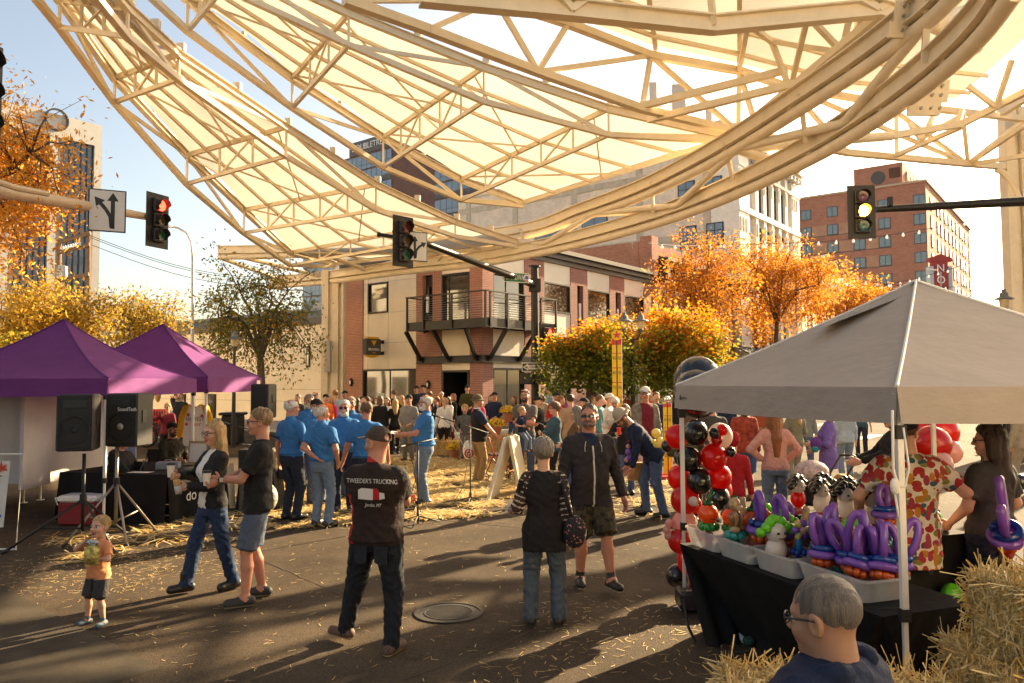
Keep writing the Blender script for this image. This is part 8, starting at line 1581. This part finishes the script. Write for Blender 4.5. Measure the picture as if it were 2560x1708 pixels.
# --- people at the straw
def vestf(x, y, z): return np.where((y > 0) & (np.abs(x) < .03), 11, 1)
m8 = person('man in felt hat, neck brace, black vest and khakis with a walker', standing(1195, 16.2), face_dir(.9, .35), 1.8, g=1.12, top=BLKC, bottom=KHA, skin=SKIN2, shoe=SHT, sleevem=NAV, hem=.85, hands=((-.3, .08, .84), (.28, .3, .95)), hair='short', hairc=HG, cap=('cowboy', c_('felt hat', (.12, .09, .05)), None, 0), res=.013, extra=[WHT], collar=11, flare=.02, belly=.08)
def walker(label, c, rz):
    t = thing('rollator', label, 'walker', loc=tuple(c), rz=rz, local=True); RDM = mat('walker red', (.4, .02, .03), .4)
    for s in (-1, 1):
        mb = MB(); mb.tube([(s*.27, -.3, .12), (s*.26, -.1, .55), (s*.26, -.2, .92), (s*.26, -.32, .95)], .013, 6); mb.tube([(s*.26, -.1, .6), (s*.26, .3, .12)], .013, 6); mb.build('frame', RDM, t, True)
        for yy in (-.3, .3): mb = MB(); mb.tube([(s*.27+.02*math.cos(0), yy+.085*math.cos(a), .1+.085*math.sin(a)) for a in np.linspace(0, 2*math.pi, 16)], .016, 5); mb.build('wheel', PLB, t, True)
    mb = MB(); mb.rbox(-.24, .24, -.12, .12, .52, .56, .01); mb.build('seat', PLB, t)
walker('red rollator walker with wheels beside the hatted man', tuple(np.array(standing(1235, 16.6))), R_(-70))
bagr = thing('shopping_bag', 'white plastic shopping bag with red rings on the walker', 'bag', loc=standing(1170, 16.4)); c = D(1172, 1125, 16.3); mb = MB(); mb.ball(c, (.13, .09, .21), 12, 9); mb.build('bag_body', mat('white plastic bag', (.65, .6, .55), .4, bump=.8, bs=20), bagr, True)
for r in (.085, .035): mb = MB(); mb.tube([c+[.01+r*math.cos(a), -.09, -.07+r*math.sin(a)] for a in np.linspace(0, 2*math.pi, 18)], .016, 5); mb.build('red_ring', REDC, bagr)
person('boy in grey hoodie standing with hands in pockets', standing(1162, 20.8), face_dir(.1, -1), 1.44, g=.86, top=c_('grey hoodie', (.1, .1, .1)), bottom=c_('tan grey trousers', (.16, .14, .12)), shoe=SHB, sleeve='long', hem=.84, hands=((-.18, .14, .98), (.18, .14, .98)), hair='short thick', hairc=HBL, headscale=1.25, res=.016, collar=1)
m9 = person('tall father in grey tee and jeans carrying a small child', standing(1312, 16.4), face_dir(.05, -1), 1.93, g=1.12, top=GRYT, bottom=DEN, skin=SKIN2, shoe=SHT, hands=((.1, .24, 1.14), (-.08, .26, 1.1)), poles=((-1, 0, -.5), (1, 0, -.5)), hair='short fringe', hairc=HD, beard=(.0, HD), glasses=GL, head=(-.2, 0), res=.013, belly=.05)
p = D(1305, 1075, 16.1); person('small child in navy tee carried on his father arm', (p[0], p[1], p[2]-.5), face_dir(.75, -.5), .92, top=NAV, bottom=DENL, shoe=SHT, g=1.1, headscale=1.5, hair='short', hairc=HBL, hands=((-.2, .15, 1.0), (.2, .15, 1.1)), seat=.47, feet=((-.12, .3, .12), (.1, .22, .1)), res=.012, head=(.6, 0), collar=1)
person('short haired woman in teal jacket with folded arms', standing(1385, 15.2), face_dir(-.85, -.2), 1.68, 'f', g=1.18, top=TEAL, bottom=BLKC, shoe=SHB, sleeve='long', hem=.8, hands=((.1, .24, 1.12), (-.1, .25, 1.1)), poles=((-1, 0, -.5), (1, 0, -.5)), hair='short thick low', hairc=HB_, glasses=GL, res=.013)
person('boy in pumpkin sweatshirt sitting on the street by the bale', standing(1272, 18.2), face_dir(-.3, -1), 1.25, g=.9, top=ORC, bottom=DGREY, shoe=REDC, sleeve='long', seat=.1, feet=((-.22, .32), (.22, .3)), hands=((-.1, .28, 1.02), (.1, .28, 1.02)), hair='short', hairc=HBL, headscale=1.3, res=.015)
person('woman with long grey hair in brown suede jacket and sunglasses', standing(1440, 13.4), face_dir(-.8, .3), 1.66, 'f', g=1.12, top=BRNC, bottom=DEN, shoe=SHT, sleeve='long', hem=.8, hair='long', hairc=HG, glasses=SG, res=.013, hands=((-.15, .25, 1.05), (.2, .2, 1.0)))
SWP = c_('patterned sweater', (.5, .46, .4), var=.5, vs=30)
person('white haired woman in patterned cream sweater', standing(1537, 17.6), face_dir(-.3, -1), 1.7, 'f', g=1.1, top=SWP, bottom=DEN, shoe=SHT, sleeve='long', hands=((-.06, .28, 1.12), (.14, .26, 1.1)), hair='short thick low', hairc=HW_, glasses=GL, res=.015)
m10 = person('woman in black jacket and mirrored sunglasses holding a red cup', standing(1562, 14.4), face_dir(-.15, -1), 1.66, 'f', g=1.14, top=BLKC, bottom=DEN, shoe=SHB, sleeve='long', hem=.8, hands=((-.16, .2, .95), (.18, .28, 1.2)), hair='bob', hairc=HB_, glasses=(GFR, MIR), res=.013)
cup('red plastic cup held by the woman in mirrored sunglasses', w_hand(m10, 1)+[0, -.05, .04], mat('red cup', (.6, .03, .03), .35), False)
FLN = c_('flannel overshirt', (.17, .15, .12), var=.45, vs=12)
def flf(x, y, z): return np.where((y > .03) & (np.abs(x) < .11), 11, 1)
person('tall man in flannel over maroon tee with white cap', standing(1612, 15.6), face_dir(.15, -1), 1.97, g=1.2, top=FLN, bottom=DEND, skin=SKIN2, shoe=SHB, sleeve='long', hem=.82, hair='short', hairc=HG, cap=('cap', CAPW, c_('cap blue grey', (.12, .15, .19)), 0), glasses=GL, tagtop=flf, extra=[MAR], res=.013, head=(-.4, 0))
m11 = person('man in navy hoodie and tan cap bending over to a child', (2.2, 12.05, 0), face_dir(-.9, -.15), 1.84, g=1.1, top=NAV, bottom=DEN, skin=SKIN2, shoe=SHB, sleeve='long', hem=.84, bend=.72, hands=((-.12, .42, 1.0), (.14, .44, .98)), feet=((-.16, -.1), (.14, .06)), head=(0, .1), hair='short', hairc=HB_, beard=(-.004, HB_), cap=('bucket', CAPT, CAPT, 0), glasses=SG, res=.0115)
bgp = thing('paper_bag', 'brown paper shopping bag beside the bending man', 'paper bag', loc=tuple(D(1590, 1200, 12.3))); c = D(1590, 1175, 12.3); mb = MB(); mb.rbox(c[0]-.13, c[0]+.13, c[1]-.08, c[1]+.08, c[2]-.16, c[2]+.12, .006); mb.build('bag_body', mat('kraft paper', (.32, .19, .08), .8, var=.12, bump=.4, bs=14), bgp); mb = MB(); mb.tube([c+[-.05, 0, .12], c+[-.04, 0, .2], c+[.04, 0, .2], c+[.05, 0, .12]], .006, 5); mb.build('handle', KHA, bgp)
bf = thing('balloon_doll', 'purple and pink balloon doll held out by the bending man', 'balloon figure', loc=tuple(D(1572, 1140, 12.0)));
for x, y, d, m in ((1572, 1146, 16, BPU), (1572, 1130, 18, BPU), (1571, 1116, 12, BP), (1572, 1104, 7, BR_), (1566, 1150, 12, BP), (1579, 1151, 12, BP), (1582, 1128, 10, BP)): c = D(x, y, 12.0); mb = MB(); mb.ball(c, d/2*12/F_PX, 9, 6); mb.build('balloon', m, bf, True)
person('small child in pale pink seen behind the paper bag', standing(1605, 12.9), face_dir(.6, -.3), 1.05, 'f', g=.95, top=c_('pale pink', (.6, .36, .33)), bottom=BLKC, shoe=SHB, headscale=1.4, sleeve='long', hair='long', hairc=HBL, res=.014)
person('person in long olive coat partly hidden by the balloon column', (2.62, 11.4, 0), face_dir(-.5, .85), 1.62, 'f', g=1.15, top=OLV, bottom=BLKC, shoe=SHB, sleeve='long', hem=.5, hands=((-.2, .26, 1.1), (.2, .2, 1.05)), hair='long', hairc=HB_, res=.013)
yb = thing('balloon_doll', 'yellow balloon doll held over the olive coat shoulder', 'balloon figure', loc=tuple(D(1642, 1100, 11.3)))
for x, y, d in ((1640, 1083, 24), (1650, 1100, 16), (1634, 1104, 12), (1642, 1110, 20), (1655, 1112, 14)): c = D(x, y, 11.2); mb = MB(); mb.ball(c, d/2*11.2/F_PX, 10, 7); mb.build('balloon', BYE, yb, True)
# --- behind the stall
person('woman in pink sweater with long auburn hair, hand on hip', (3.72, 10.9, 0), face_dir(.1, 1), 1.7, 'f', g=1.12, top=PNK, bottom=DENL, shoe=SHT, sleeve='long', hem=.9, hands=((-.17, .04, 1.0), (.17, .1, .98)), poles=((-1, -.2, .0), (1, -.2, 0)), hair='xlong thick', hairc=HR_, res=.012)
person('child in red hooded sweatshirt behind the balloon column', (2.75, 9.6, 0), face_dir(.3, 1), 1.42, g=.95, top=REDC, bottom=DEND, shoe=SHB, sleeve='long', headscale=1.2, hair='short thick low', hairc=REDC, res=.014)
person('person in violet outfit with hip pack beyond the stall', (5.05, 12.3, 0), face_dir(-.8, .3), 1.72, 'f', g=1.12, top=PURC, bottom=PURC, shoe=SHB, sleeve='long', hem=.72, hair='bob', hairc=HG, res=.014, flare=.03, hands=((-.15, .25, 1.1), (.2, .2, 1.0)))
p = D(2040, 1110, 12.0); t = thing('hip_pack', 'purple and teal hip pack on the violet outfit', 'bag', loc=tuple(p)); mb = MB(); mb.ball(p, (.09, .07, .11), 12, 8); mb.build('pack', c_('purple nylon', (.12, .04, .2)), t, True); mb = MB(); mb.ball(p+[-.03, -.04, -.08], (.06, .05, .05), 9, 6); mb.build('pocket', c_('teal nylon', (.02, .2, .2)), t, True)
person('person in red patterned poncho with shorts beyond the column', (4.1, 13.6, 0), face_dir(0, 1), 1.75, 'f', g=1.25, top=c_('red knit', (.3, .05, .03), var=.5, vs=14), bottom=c_('blue shorts', (.05, .09, .2)), shorts=True, shoe=SHT, sleeve='long', hair='bob', hairc=HB_, res=.015)
person('person in dark grey coat standing behind the pink sweater woman', (3.35, 12.9, 0), face_dir(0, 1), 1.8, g=1.1, top=c_('coat grey', (.06, .055, .05)), bottom=c_('grey trousers', (.12, .11, .09)), shoe=SHB, sleeve='long', hem=.75, hair='short', hairc=HG, res=.015)
person('person in black jacket pushing a stroller behind the stall', (4.9, 9.9, 0), face_dir(-.9, .2), 1.72, g=1.15, top=BLKC, bottom=BLKC, shoe=SHB, sleeve='long', hair='long', hairc=HBL, res=.013, hands=((-.12, .42, 1.08), (.15, .42, 1.08)))
st_ = thing('stroller', 'dark baby stroller with tan bag and pale hood', 'stroller', loc=(4.15, 10.3, 0)); mb = MB()
for dy in (-.25, .25): mb.tube([(4.5, 10.3+dy, 1.08), (4.2, 10.3+dy, .6), (3.8, 10.3+dy, .15)], .015, 6); mb.tube([(4.0, 10.3+dy, .75), (4.45, 10.3+dy, .15)], .015, 6)
mb.tube([(4.5, 10.05, 1.08), (4.55, 10.3, 1.1), (4.5, 10.55, 1.08)], .018, 6); mb.build('frame', PLB, st_, True); mb = MB(); mb.rbox(3.85, 4.3, 10.08, 10.52, .45, .75, .05); mb.build('seat', BLKC, st_)
mb = MB(); mb.ball((4.0, 10.3, .88), (.22, .24, .16), 14, 8); mb.build('hood', c_('pale printed hood', (.55, .42, .38), var=.5, vs=18), st_, True); mb = MB(); mb.rbox(4.32, 4.5, 10.1, 10.4, .5, .85, .04); mb.build('diaper_bag', KHA, st_)
for x in (3.8, 4.45):
    for dy in (-.26, .26): mb = MB(); mb.tube([(x+.11*math.cos(a), 10.3+dy, .12+.11*math.sin(a)) for a in np.linspace(0, 2*math.pi, 16)], .018, 5); mb.build('wheel', PLB, st_, True)
MSH = mat('mushroom print cloth', (.62, .55, .45), .85, var=0, bump=.2, bs=60); n_ = MSH.node_tree; N_, L_2 = n_.nodes, n_.links; tcn = N_.new('ShaderNodeTexCoord'); base = None
for k, (scl, th, rng_) in enumerate(((12, .3, 1), (17, .22, 2))):
    mp = N_.new('ShaderNodeMapping'); mp.inputs['Scale'].default_value = (1, 1, 1.5 if k == 0 else .6); mp.inputs['Location'].default_value = (k*.37, k*.2, 0); L_2.new(tcn.outputs['Object'], mp.inputs[0]); vo = N_.new('ShaderNodeTexVoronoi'); vo.inputs['Scale'].default_value = scl; L_2.new(mp.outputs[0], vo.inputs[0]); cr_ = N_.new('ShaderNodeValToRGB'); cr_.color_ramp.interpolation = 'CONSTANT'; e = cr_.color_ramp.elements
    sep = N_.new('ShaderNodeSeparateColor'); L_2.new(vo.outputs['Color'], sep.inputs[0]); L_2.new(sep.outputs[0], cr_.inputs[0]); e[0].color = (.32, .02, .02, 1); e[1].position = .38; e[1].color = (.4, .16, .02, 1)
    for pos, cc in ((.52, (.28, .03, .06)), (.7, (.03, .08, .1)), (.82, (.2, .18, .05)), (.92, (.36, .04, .03))): q = e.new(pos); q.color = cc+(1,)
    lt = N_.new('ShaderNodeMath'); lt.operation = 'LESS_THAN'; lt.inputs[1].default_value = th+.2; L_2.new(vo.outputs['Distance'], lt.inputs[0]); mx = N_.new('ShaderNodeMixRGB'); L_2.new(lt.outputs[0], mx.inputs[0])
    if base is None: mx.inputs[1].default_value = (.6, .52, .42, 1)
    else: L_2.new(base, mx.inputs[1])
    L_2.new(cr_.outputs[0], mx.inputs[2]); base = mx.outputs[0]
L_2.new(base, N_['Principled BSDF'].inputs['Base Color'])
mush = person('man in colourful mushroom print shirt with his arm round a woman', (3.15, 6.15, 0), face_dir(.12, 1), 1.8, g=1.36, top=MSH, bottom=c_('faded green jeans', (.045, .055, .05)), skin=SKIN, shoe=SHB, hem=.62, hands=((-.3, .2, .95), (.62, .1, 1.1)), poles=((-1, -.5, -.3), (.2, -.7, -.8)), hair='short', hairc=HB_, cap=('back', BLKC, None, math.pi), head=(-.7, 0), res=.009, belly=.06, wide=1.1)
person('woman with very long dark hair in grey tee under the tent', (3.84, 6.2, 0), face_dir(-.35, 1), 1.72, 'f', g=1.3, top=c_('charcoal tee', (.05, .045, .042)), bottom=DEND, shoe=SHB, hem=.92, hair='xlong thick', hairc=hairm('hair espresso', (.035, .018, .012)), glasses=GL, head=(.75, 0), res=.009, hands=((-.22, .2, .95), (.28, .2, .95)))
# --- nearest man, seen from shoulder up
m12 = person('grey cropped haired man with glasses and navy hoodie in the near corner', (.9, 2.25, 0), face_dir(-.72, .7), 1.555, neckz=-.05, g=1.45, top=NAV, bottom=DEND, skin=SKIN3, shoe=SHB, sleeve='long', hair='short low crop', hairc=hairm('hair cropped grey', (.12, .1, .085)), glasses=(GFR, CLR), res=.0075, hres=.0042, headscale=1.1, wide=1.25, collar=11, extra=[WHT], hands=((-.2, .25, .9), (.2, .25, .9)), head=(.0, .12))
q = PINFO[m12.name]; mb = MB(); P = [q['up'](p)*q['sc'] for p in [(.125*math.cos(a), -.045+.085*math.sin(a), 1.445-.03*math.sin(a)) for a in np.linspace(-.9, math.pi+.9, 18)]]; mb.tube(P, [.022]+[.036]*16+[.022], 9); mb.build('hood', NAV, m12, True)
# --- under the purple tents
person('man in black cap seated behind the info table', (-6.35, 14.35, 0), face_dir(.8, -.55), 1.8, g=1.1, top=c_('dark olive jacket', (.03, .028, .02)), bottom=BLKC, skin=SKIN3, shoe=SHB, sleeve='long', seat=.46, feet=((-.15, .42), (.15, .42)), hands=((-.1, .35, 1.1), (.12, .35, 1.1)), hair='short', hairc=HD, beard=(.0, HD), cap=('cap', BLKC, None, 0), res=.013)
person('person in mustard vest leaning on the info table', (-6.7, 13.0, 0), face_dir(.9, -.3), 1.7, g=1.15, top=c_('mustard vest', (.4, .17, .02)), bottom=DEND, skin=SKIN2, shoe=SHB, sleevem=c_('plum sleeve', (.07, .035, .05)), sleeve='long', seat=.46, feet=((-.15, .4), (.15, .4)), hands=((-.1, .5, 1.0), (.15, .5, 1.0)), bend=.3, res=.014, hair='short', hairc=HG)
person('seated person in black under the tent behind the speakers', (-6.1, 12.0, 0), face_dir(.95, -.1), 1.75, g=1.2, top=BLKC, bottom=DEND, skin=SKIN2, shoe=SHB, sleeve='long', seat=.46, feet=((-.15, .4), (.15, .4)), hands=((-.12, .4, .95), (.12, .4, .95)), res=.014, hair='short', hairc=HD)
person('person in maroon sweatshirt holding a drink near the wagon', standing(420, 20.8), face_dir(.1, -1), 1.55, 'f', g=1.2, top=MAR, bottom=BLKC, shoe=SHB, sleeve='long', hands=((-.3, .1, .85), (.1, .2, 1.4)), hair='short thick', hairc=HBL, res=.016, glasses=GL)
person('man in dark tee on the phone behind the wagon', standing(450, 24.2), face_dir(.1, -1), 1.82, g=1.1, top=c_('ink tee', (.02, .022, .03)), bottom=DEND, shoe=SHB, hands=((-.3, .1, .85), (.13, .05, 1.6)), hair='short', hairc=HB_, res=.018)
# ================================================================ crowd further off: shared bodies, own colours
PROTO = {}
def proto(key, **k):
    o = person('x', (0, -40, 0), 0, k.pop('h', 1.75), top=WHT, bottom=DEN, shoe=SHB, hairc=HB_, res=.024, fingers=False, hres=.0125, **k); PROTO[key] = o; return o
proto('m', g=1.08, hair='short'); proto('mc', g=1.12, hair='short', cap=('cap', BLKC, None, 0), sleeve='long', hands=((-.15, .2, 1.0), (.15, .2, 1.0))); proto('mh', g=1.15, sleeve='long', hair='short', hem=.82, feet=((-.14, .1), (.14, -.08))); proto('mb', g=1.2, hair='short fringe', glasses=SG, belly=.06); proto('mshort', g=1.1, shorts=True, hair='short', cap=('cap', BLKC, None, 0))
proto('f', sex='f', g=1.05, hair='long', h=1.66); proto('fl', sex='f', g=1.1, sleeve='long', hair='long', h=1.66, hands=((-.12, .28, 1.15), (.16, .24, 1.05))); proto('fp', sex='f', g=1.0, hair='short pony', h=1.64, sleeve='long'); proto('fb', sex='f', g=1.15, sleeve='long', hair='bob', h=1.63, hem=.8)
used_proto = set()
def crowd(px, Y, kind, top, bottom, hair, fd, h, label, cap=None, skin=SKIN, shoe=SHB):
    src = PROTO[kind]; c = src.copy() if kind in used_proto else src
    if kind in used_proto: COL.objects.link(c)
    kids = list(src.children) if kind in used_proto else []
    h0 = 1.75 if kind[0] == 'm' else {'fp': 1.64, 'fb': 1.63}.get(kind, 1.66); p = D(px, 955, Y); c.location = (p[0], p[1], 0.13 if Y > 27.5 and px < 1620 else 0); c.rotation_euler = (0, 0, fd); c.scale = (h/h0,)*3
    def setm(o, i, m): o.material_slots[i].link = 'OBJECT'; o.material_slots[i].material = m
    for i, m in ((0, skin), (1, top), (8, top), (2, bottom), (3, shoe), (4, shoe)): setm(c, i, m)
    ch = []
    for k in kids: d = k.copy(); COL.objects.link(d); d.parent = c; ch.append(d)
    if not kids: ch = list(c.children)
    for d in ch:
        if d.name.startswith('hair'): setm(d, 0, hair)
        if d.name.startswith('cap'): setm(d, 0, cap or BLKC); setm(d, 1, cap or BLKC)
    used_proto.add(kind); prop(c, label, 'person', 'crowd in front of the bank and down the street'); return c
LPK = c_('leaf print', (.3, .28, .24)); GH = c_('heather grey', (.2, .19, .18)); CRM = c_('cream knit', (.55, .48, .38)); BRN = c_('cognac leather', (.22, .085, .03)); LBL = c_('pale blue', (.3, .36, .42)); RST = c_('rust flannel', (.3, .07, .03))
away, cam_, lft, rgt = 0.0, math.pi, math.pi/2, -math.pi/2
W_ = 'in the crowd by the bank'
for a in (
 (788, 25.5, 'mb', GRYT, DEND, HG, cam_, 1.8, 'bald man in sunglasses and dark grey jacket beside the column'), (772, 27.5, 'fl', BLKC, BLKC, HD, 2.6, 1.66, 'dark haired person at the column foot behind the singers'),
 (815, 24.5, 'mc', c_('blaze orange', (.7, .14, .02)), DEND, HD, -2.4, 1.72, 'person in blaze orange top and black cap beside the pink one'), (828, 24.8, 'fb', PNKH, DEN, HBL, 2.8, 1.65, 'person in hot pink top among the crowd'), (838, 25.0, 'm', LBL, DEN, HR_, .6, 1.85, 'red haired man in pale blue among the crowd'), (862, 27.2, 'mc', BLKC, BLKC, HD, 2.9, 1.8, 'man in black with black cap near the bank end pier'),
 (882, 24.6, 'f', WHT, BLKC, HB_, 2.2, 1.62, 'girl in white tee beside the cognac backpack'), (893, 23.8, 'fl', BRN, BLKC, HD, .4, 1.62, 'girl with cognac leather back near the bank window'), (906, 25.8, 'fp', WHT, BLKC, HD, -2.3, 1.62, 'girl in white with dark ponytail under the bank window'), (917, 24.6, 'fl', OLV, DEND, HD, 1.9, 1.64, 'girl with long dark hair in olive under the bank window'), (930, 26.8, 'f', CRM, DEN, HB_, 2.6, 1.6, 'girl in cream knit at the rear under the window'),
 (950, 22.4, 'fb', BLKC, BLKC, HB_, .5, 1.7, 'person in black hoodie with short brown hair facing the bank'), (968, 23.8, 'f', WHT, BLKC, HB_, 3.0, 1.63, 'smiling girl in white shirt with long brown hair'), (988, 22.6, 'fl', BLKC, BLKC, HBL, .3, 1.6, 'girl with long blonde hair and striped skirt'), (985, 26.5, 'mh', NAV, DEN, HB_, .2, 1.84, 'tall man in navy back turned near the window'), (1003, 25.5, 'fl', CHAR, BLKC, HBL, 1.0, 1.66, 'fair haired girl in charcoal behind the grey hoodie man'),
 (1022, 20.6, 'mc', GH, c_('grey work pants', (.15, .14, .12)), HB_, cam_-.3, 1.75, 'man in grey hoodie, camo cap and sunglasses'), (1058, 28.5, 'mc', NAV, DEND, HB_, 2.6, 1.86, 'tall bearded man in navy cap beside the brick pier'), (1075, 24.8, 'fl', WHT, BLKC, HD, 1.2, 1.62, 'girl in white beside the bald singer'), (1090, 24.4, 'fp', BLKC, DEND, HR_, 1.5, 1.64, 'girl in black top with auburn ponytail'), (1103, 27.5, 'mb', MAR, DEN, HG, 2.9, 1.75, 'balding man in maroon by the entrance'), (1110, 22.4, 'fp', WHT, BLKC, HBL, .2, 1.64, 'girl in white tee with blonde ponytail and black leggings'), (1120, 25.0, 'fl', WHT, BLKC, HD, 2.4, 1.62, 'girl in white and black jacket near the entrance'), (1132, 26.2, 'fb', BLKC, MAR, HR_, 2.0, 1.7, 'person with auburn bob and plum trousers at the entrance'), (1168, 28.4, 'mc', OLV, DEND, HB_, cam_, 1.84, 'man in olive jacket and grey cap in the doorway'), (1072, 27.0, 'm', GRYT, DEN, HB_, 1.2, 1.78, 'man in grey half hidden by the entrance crowd'),
 (1196, 23.4, 'fb', PNKH, DEN, HG, 2.8, 1.6, 'person in pink behind the hatted man'), (1228, 25.5, 'fl', BLKC, BLKC, HD, 3.0, 1.66, 'dark haired person in black behind the yellow flowers'), (1236, 24.2, 'mc', NAV, DEN, HG, 2.7, 1.76, 'man in navy cap behind the yellow flowers'), (1285, 24.6, 'f', CHAR, DEN, HB_, 2.4, 1.64, 'woman in charcoal left of the tall father'),
 (1345, 19.6, 'mc', BLKC, DEND, HBL, -1.9, 1.7, 'person in black cap and jacket right behind the father'), (1390, 22.0, 'mc', REDC, DEN, HG, 2.8, 1.78, 'man in red with dark cap behind the teal jacket woman'), (1402, 20.2, 'fp', RST, DEN, HR_, -1.5, 1.72, 'woman in rust flannel with red hair behind the teal jacket'), (1425, 17.4, 'm', TANC, c_('stone trousers', (.2, .17, .13)), HD, .2, 1.8, 'broad man in tan tee and dark cap seen from behind'), (1458, 19.0, 'mc', GRNC, DEN, HG, 1.7, 1.68, 'person in green with tan cap behind the suede jacket'), (1470, 22.5, 'fb', BLKC, DEN, HD, 2.6, 1.62, 'dark haired person beyond the suede jacket woman'), (1488, 21.5, 'fl', CRM, DEN, HBL, 2.9, 1.64, 'fair haired woman in cream behind the hoodie man'), (1508, 20.6, 'mc', BLKC, DEN, HD, 2.2, 1.76, 'man in black cap above the hoodie man shoulder'), (1524, 17.9, 'mc', WHT, DEN, HG, -2.0, 1.8, 'man in white cap behind the hoodie man', CAPW), (1500, 18.6, 'mh', AQ, DEN, HB_, -1.8, 1.76, 'man in aqua shirt beside the patterned sweater woman'), (1484, 24.5, 'm', LPK, DEN, HB_, 1.2, 1.75, 'man in mottled grey shirt below the maple'), (1540, 22.5, 'fl', MAR, DEND, HD, 2.8, 1.62, 'woman in maroon under the yellow tower'),
 (1640, 20.4, 'm', NAV, DEN, HB_, cam_, 1.8, 'man in navy vest over blue shirt by the bell game'), (1628, 24.0, 'fb', RST, DEN, HBL, 2.9, 1.64, 'blonde woman in rust beyond the flannel man'), (1700, 23.0, 'mh', BLKC, DEND, HD, 2.9, 1.78, 'man in black beyond the balloon column'),
 (1985, 15.4, 'fl', c_('sage', (.17, .16, .11)), c_('sage trousers', (.2, .18, .13)), HBL, .4, 1.68, 'person in sage trousers beyond the pink sweater woman'), (2005, 17.5, 'mh', GH, DEN, HB_, 2.9, 1.8, 'man in heather grey seen between tent edge and violet outfit'), (2110, 16.5, 'fb', LBL, DENL, HG, .1, 1.68, 'woman in pale blue behind the stroller'), (2475, 17.6, 'mh', BLKC, c_('grey chinos', (.06, .055, .045)), HD, .3, 1.82, 'man in grey chinos crossing the sunny street at right'), (2515, 24.0, 'fl', BLKC, BLKC, HD, 1.2, 1.66, 'woman in black walking in the sunny street'), (2555, 14.2, 'mh', c_('sand coat', (.3, .25, .18)), c_('sand trousers', (.28, .23, .17)), HG, .2, 1.75, 'person in sand coloured clothes at the right frame edge'), (1815, 19.5, 'mc', NAV, KHA, HB_, .4, 1.8, 'man in navy and khaki beyond the red child'), (1760, 21.0, 'fl', WHT, DEN, HB_, 2.5, 1.66, 'woman in white top beyond the balloon column'), (1900, 20.5, 'mshort', RST, KHA, HB_, 2.9, 1.8, 'man in rust tee and khaki shorts far behind the stall'), (2150, 21.5, 'f', TEAL, DEND, HB_, 2.6, 1.66, 'woman in teal far behind the stroller'), (2250, 19.0, 'mc', BLKC, DEN, HD, .5, 1.8, 'man in black beyond the mushroom shirt'), (2600, 20.0, 'mb', GRYT, DEN, HG, 1.2, 1.8, 'man in grey at the far right street side'),
 (745, 23.5, 'mh', c_('charcoal jacket', (.04, .04, .04)), DEND, HB_, 2.8, 1.74, 'man in charcoal jacket behind the singers group'), (1040, 29.0, 'mc', BLKC, DEND, HD, 2.9, 1.82, 'man in black cap by the brick entrance pier'), (1355, 26.5, 'fb', CRM, DEN, HG, 2.7, 1.64, 'woman in cream by the signal pole'), (1375, 28.5, 'mh', LBL, DEN, HG, 1.0, 1.76, 'man in pale blue beside the signal pole'), (1420, 27.0, 'fl', PURC, DEN, HD, 2.9, 1.64, 'woman in violet under the maple edge'), (1572, 24.5, 'mh', RST, DEND, HB_, .3, 1.8, 'man in rust jacket below the twin lamp')):
    crowd(*a)
for k, o in PROTO.items():
    if k not in used_proto:
        for ch in list(o.children): bpy.data.objects.remove(ch)
        bpy.data.objects.remove(o)
bpy.context.view_layer.update()
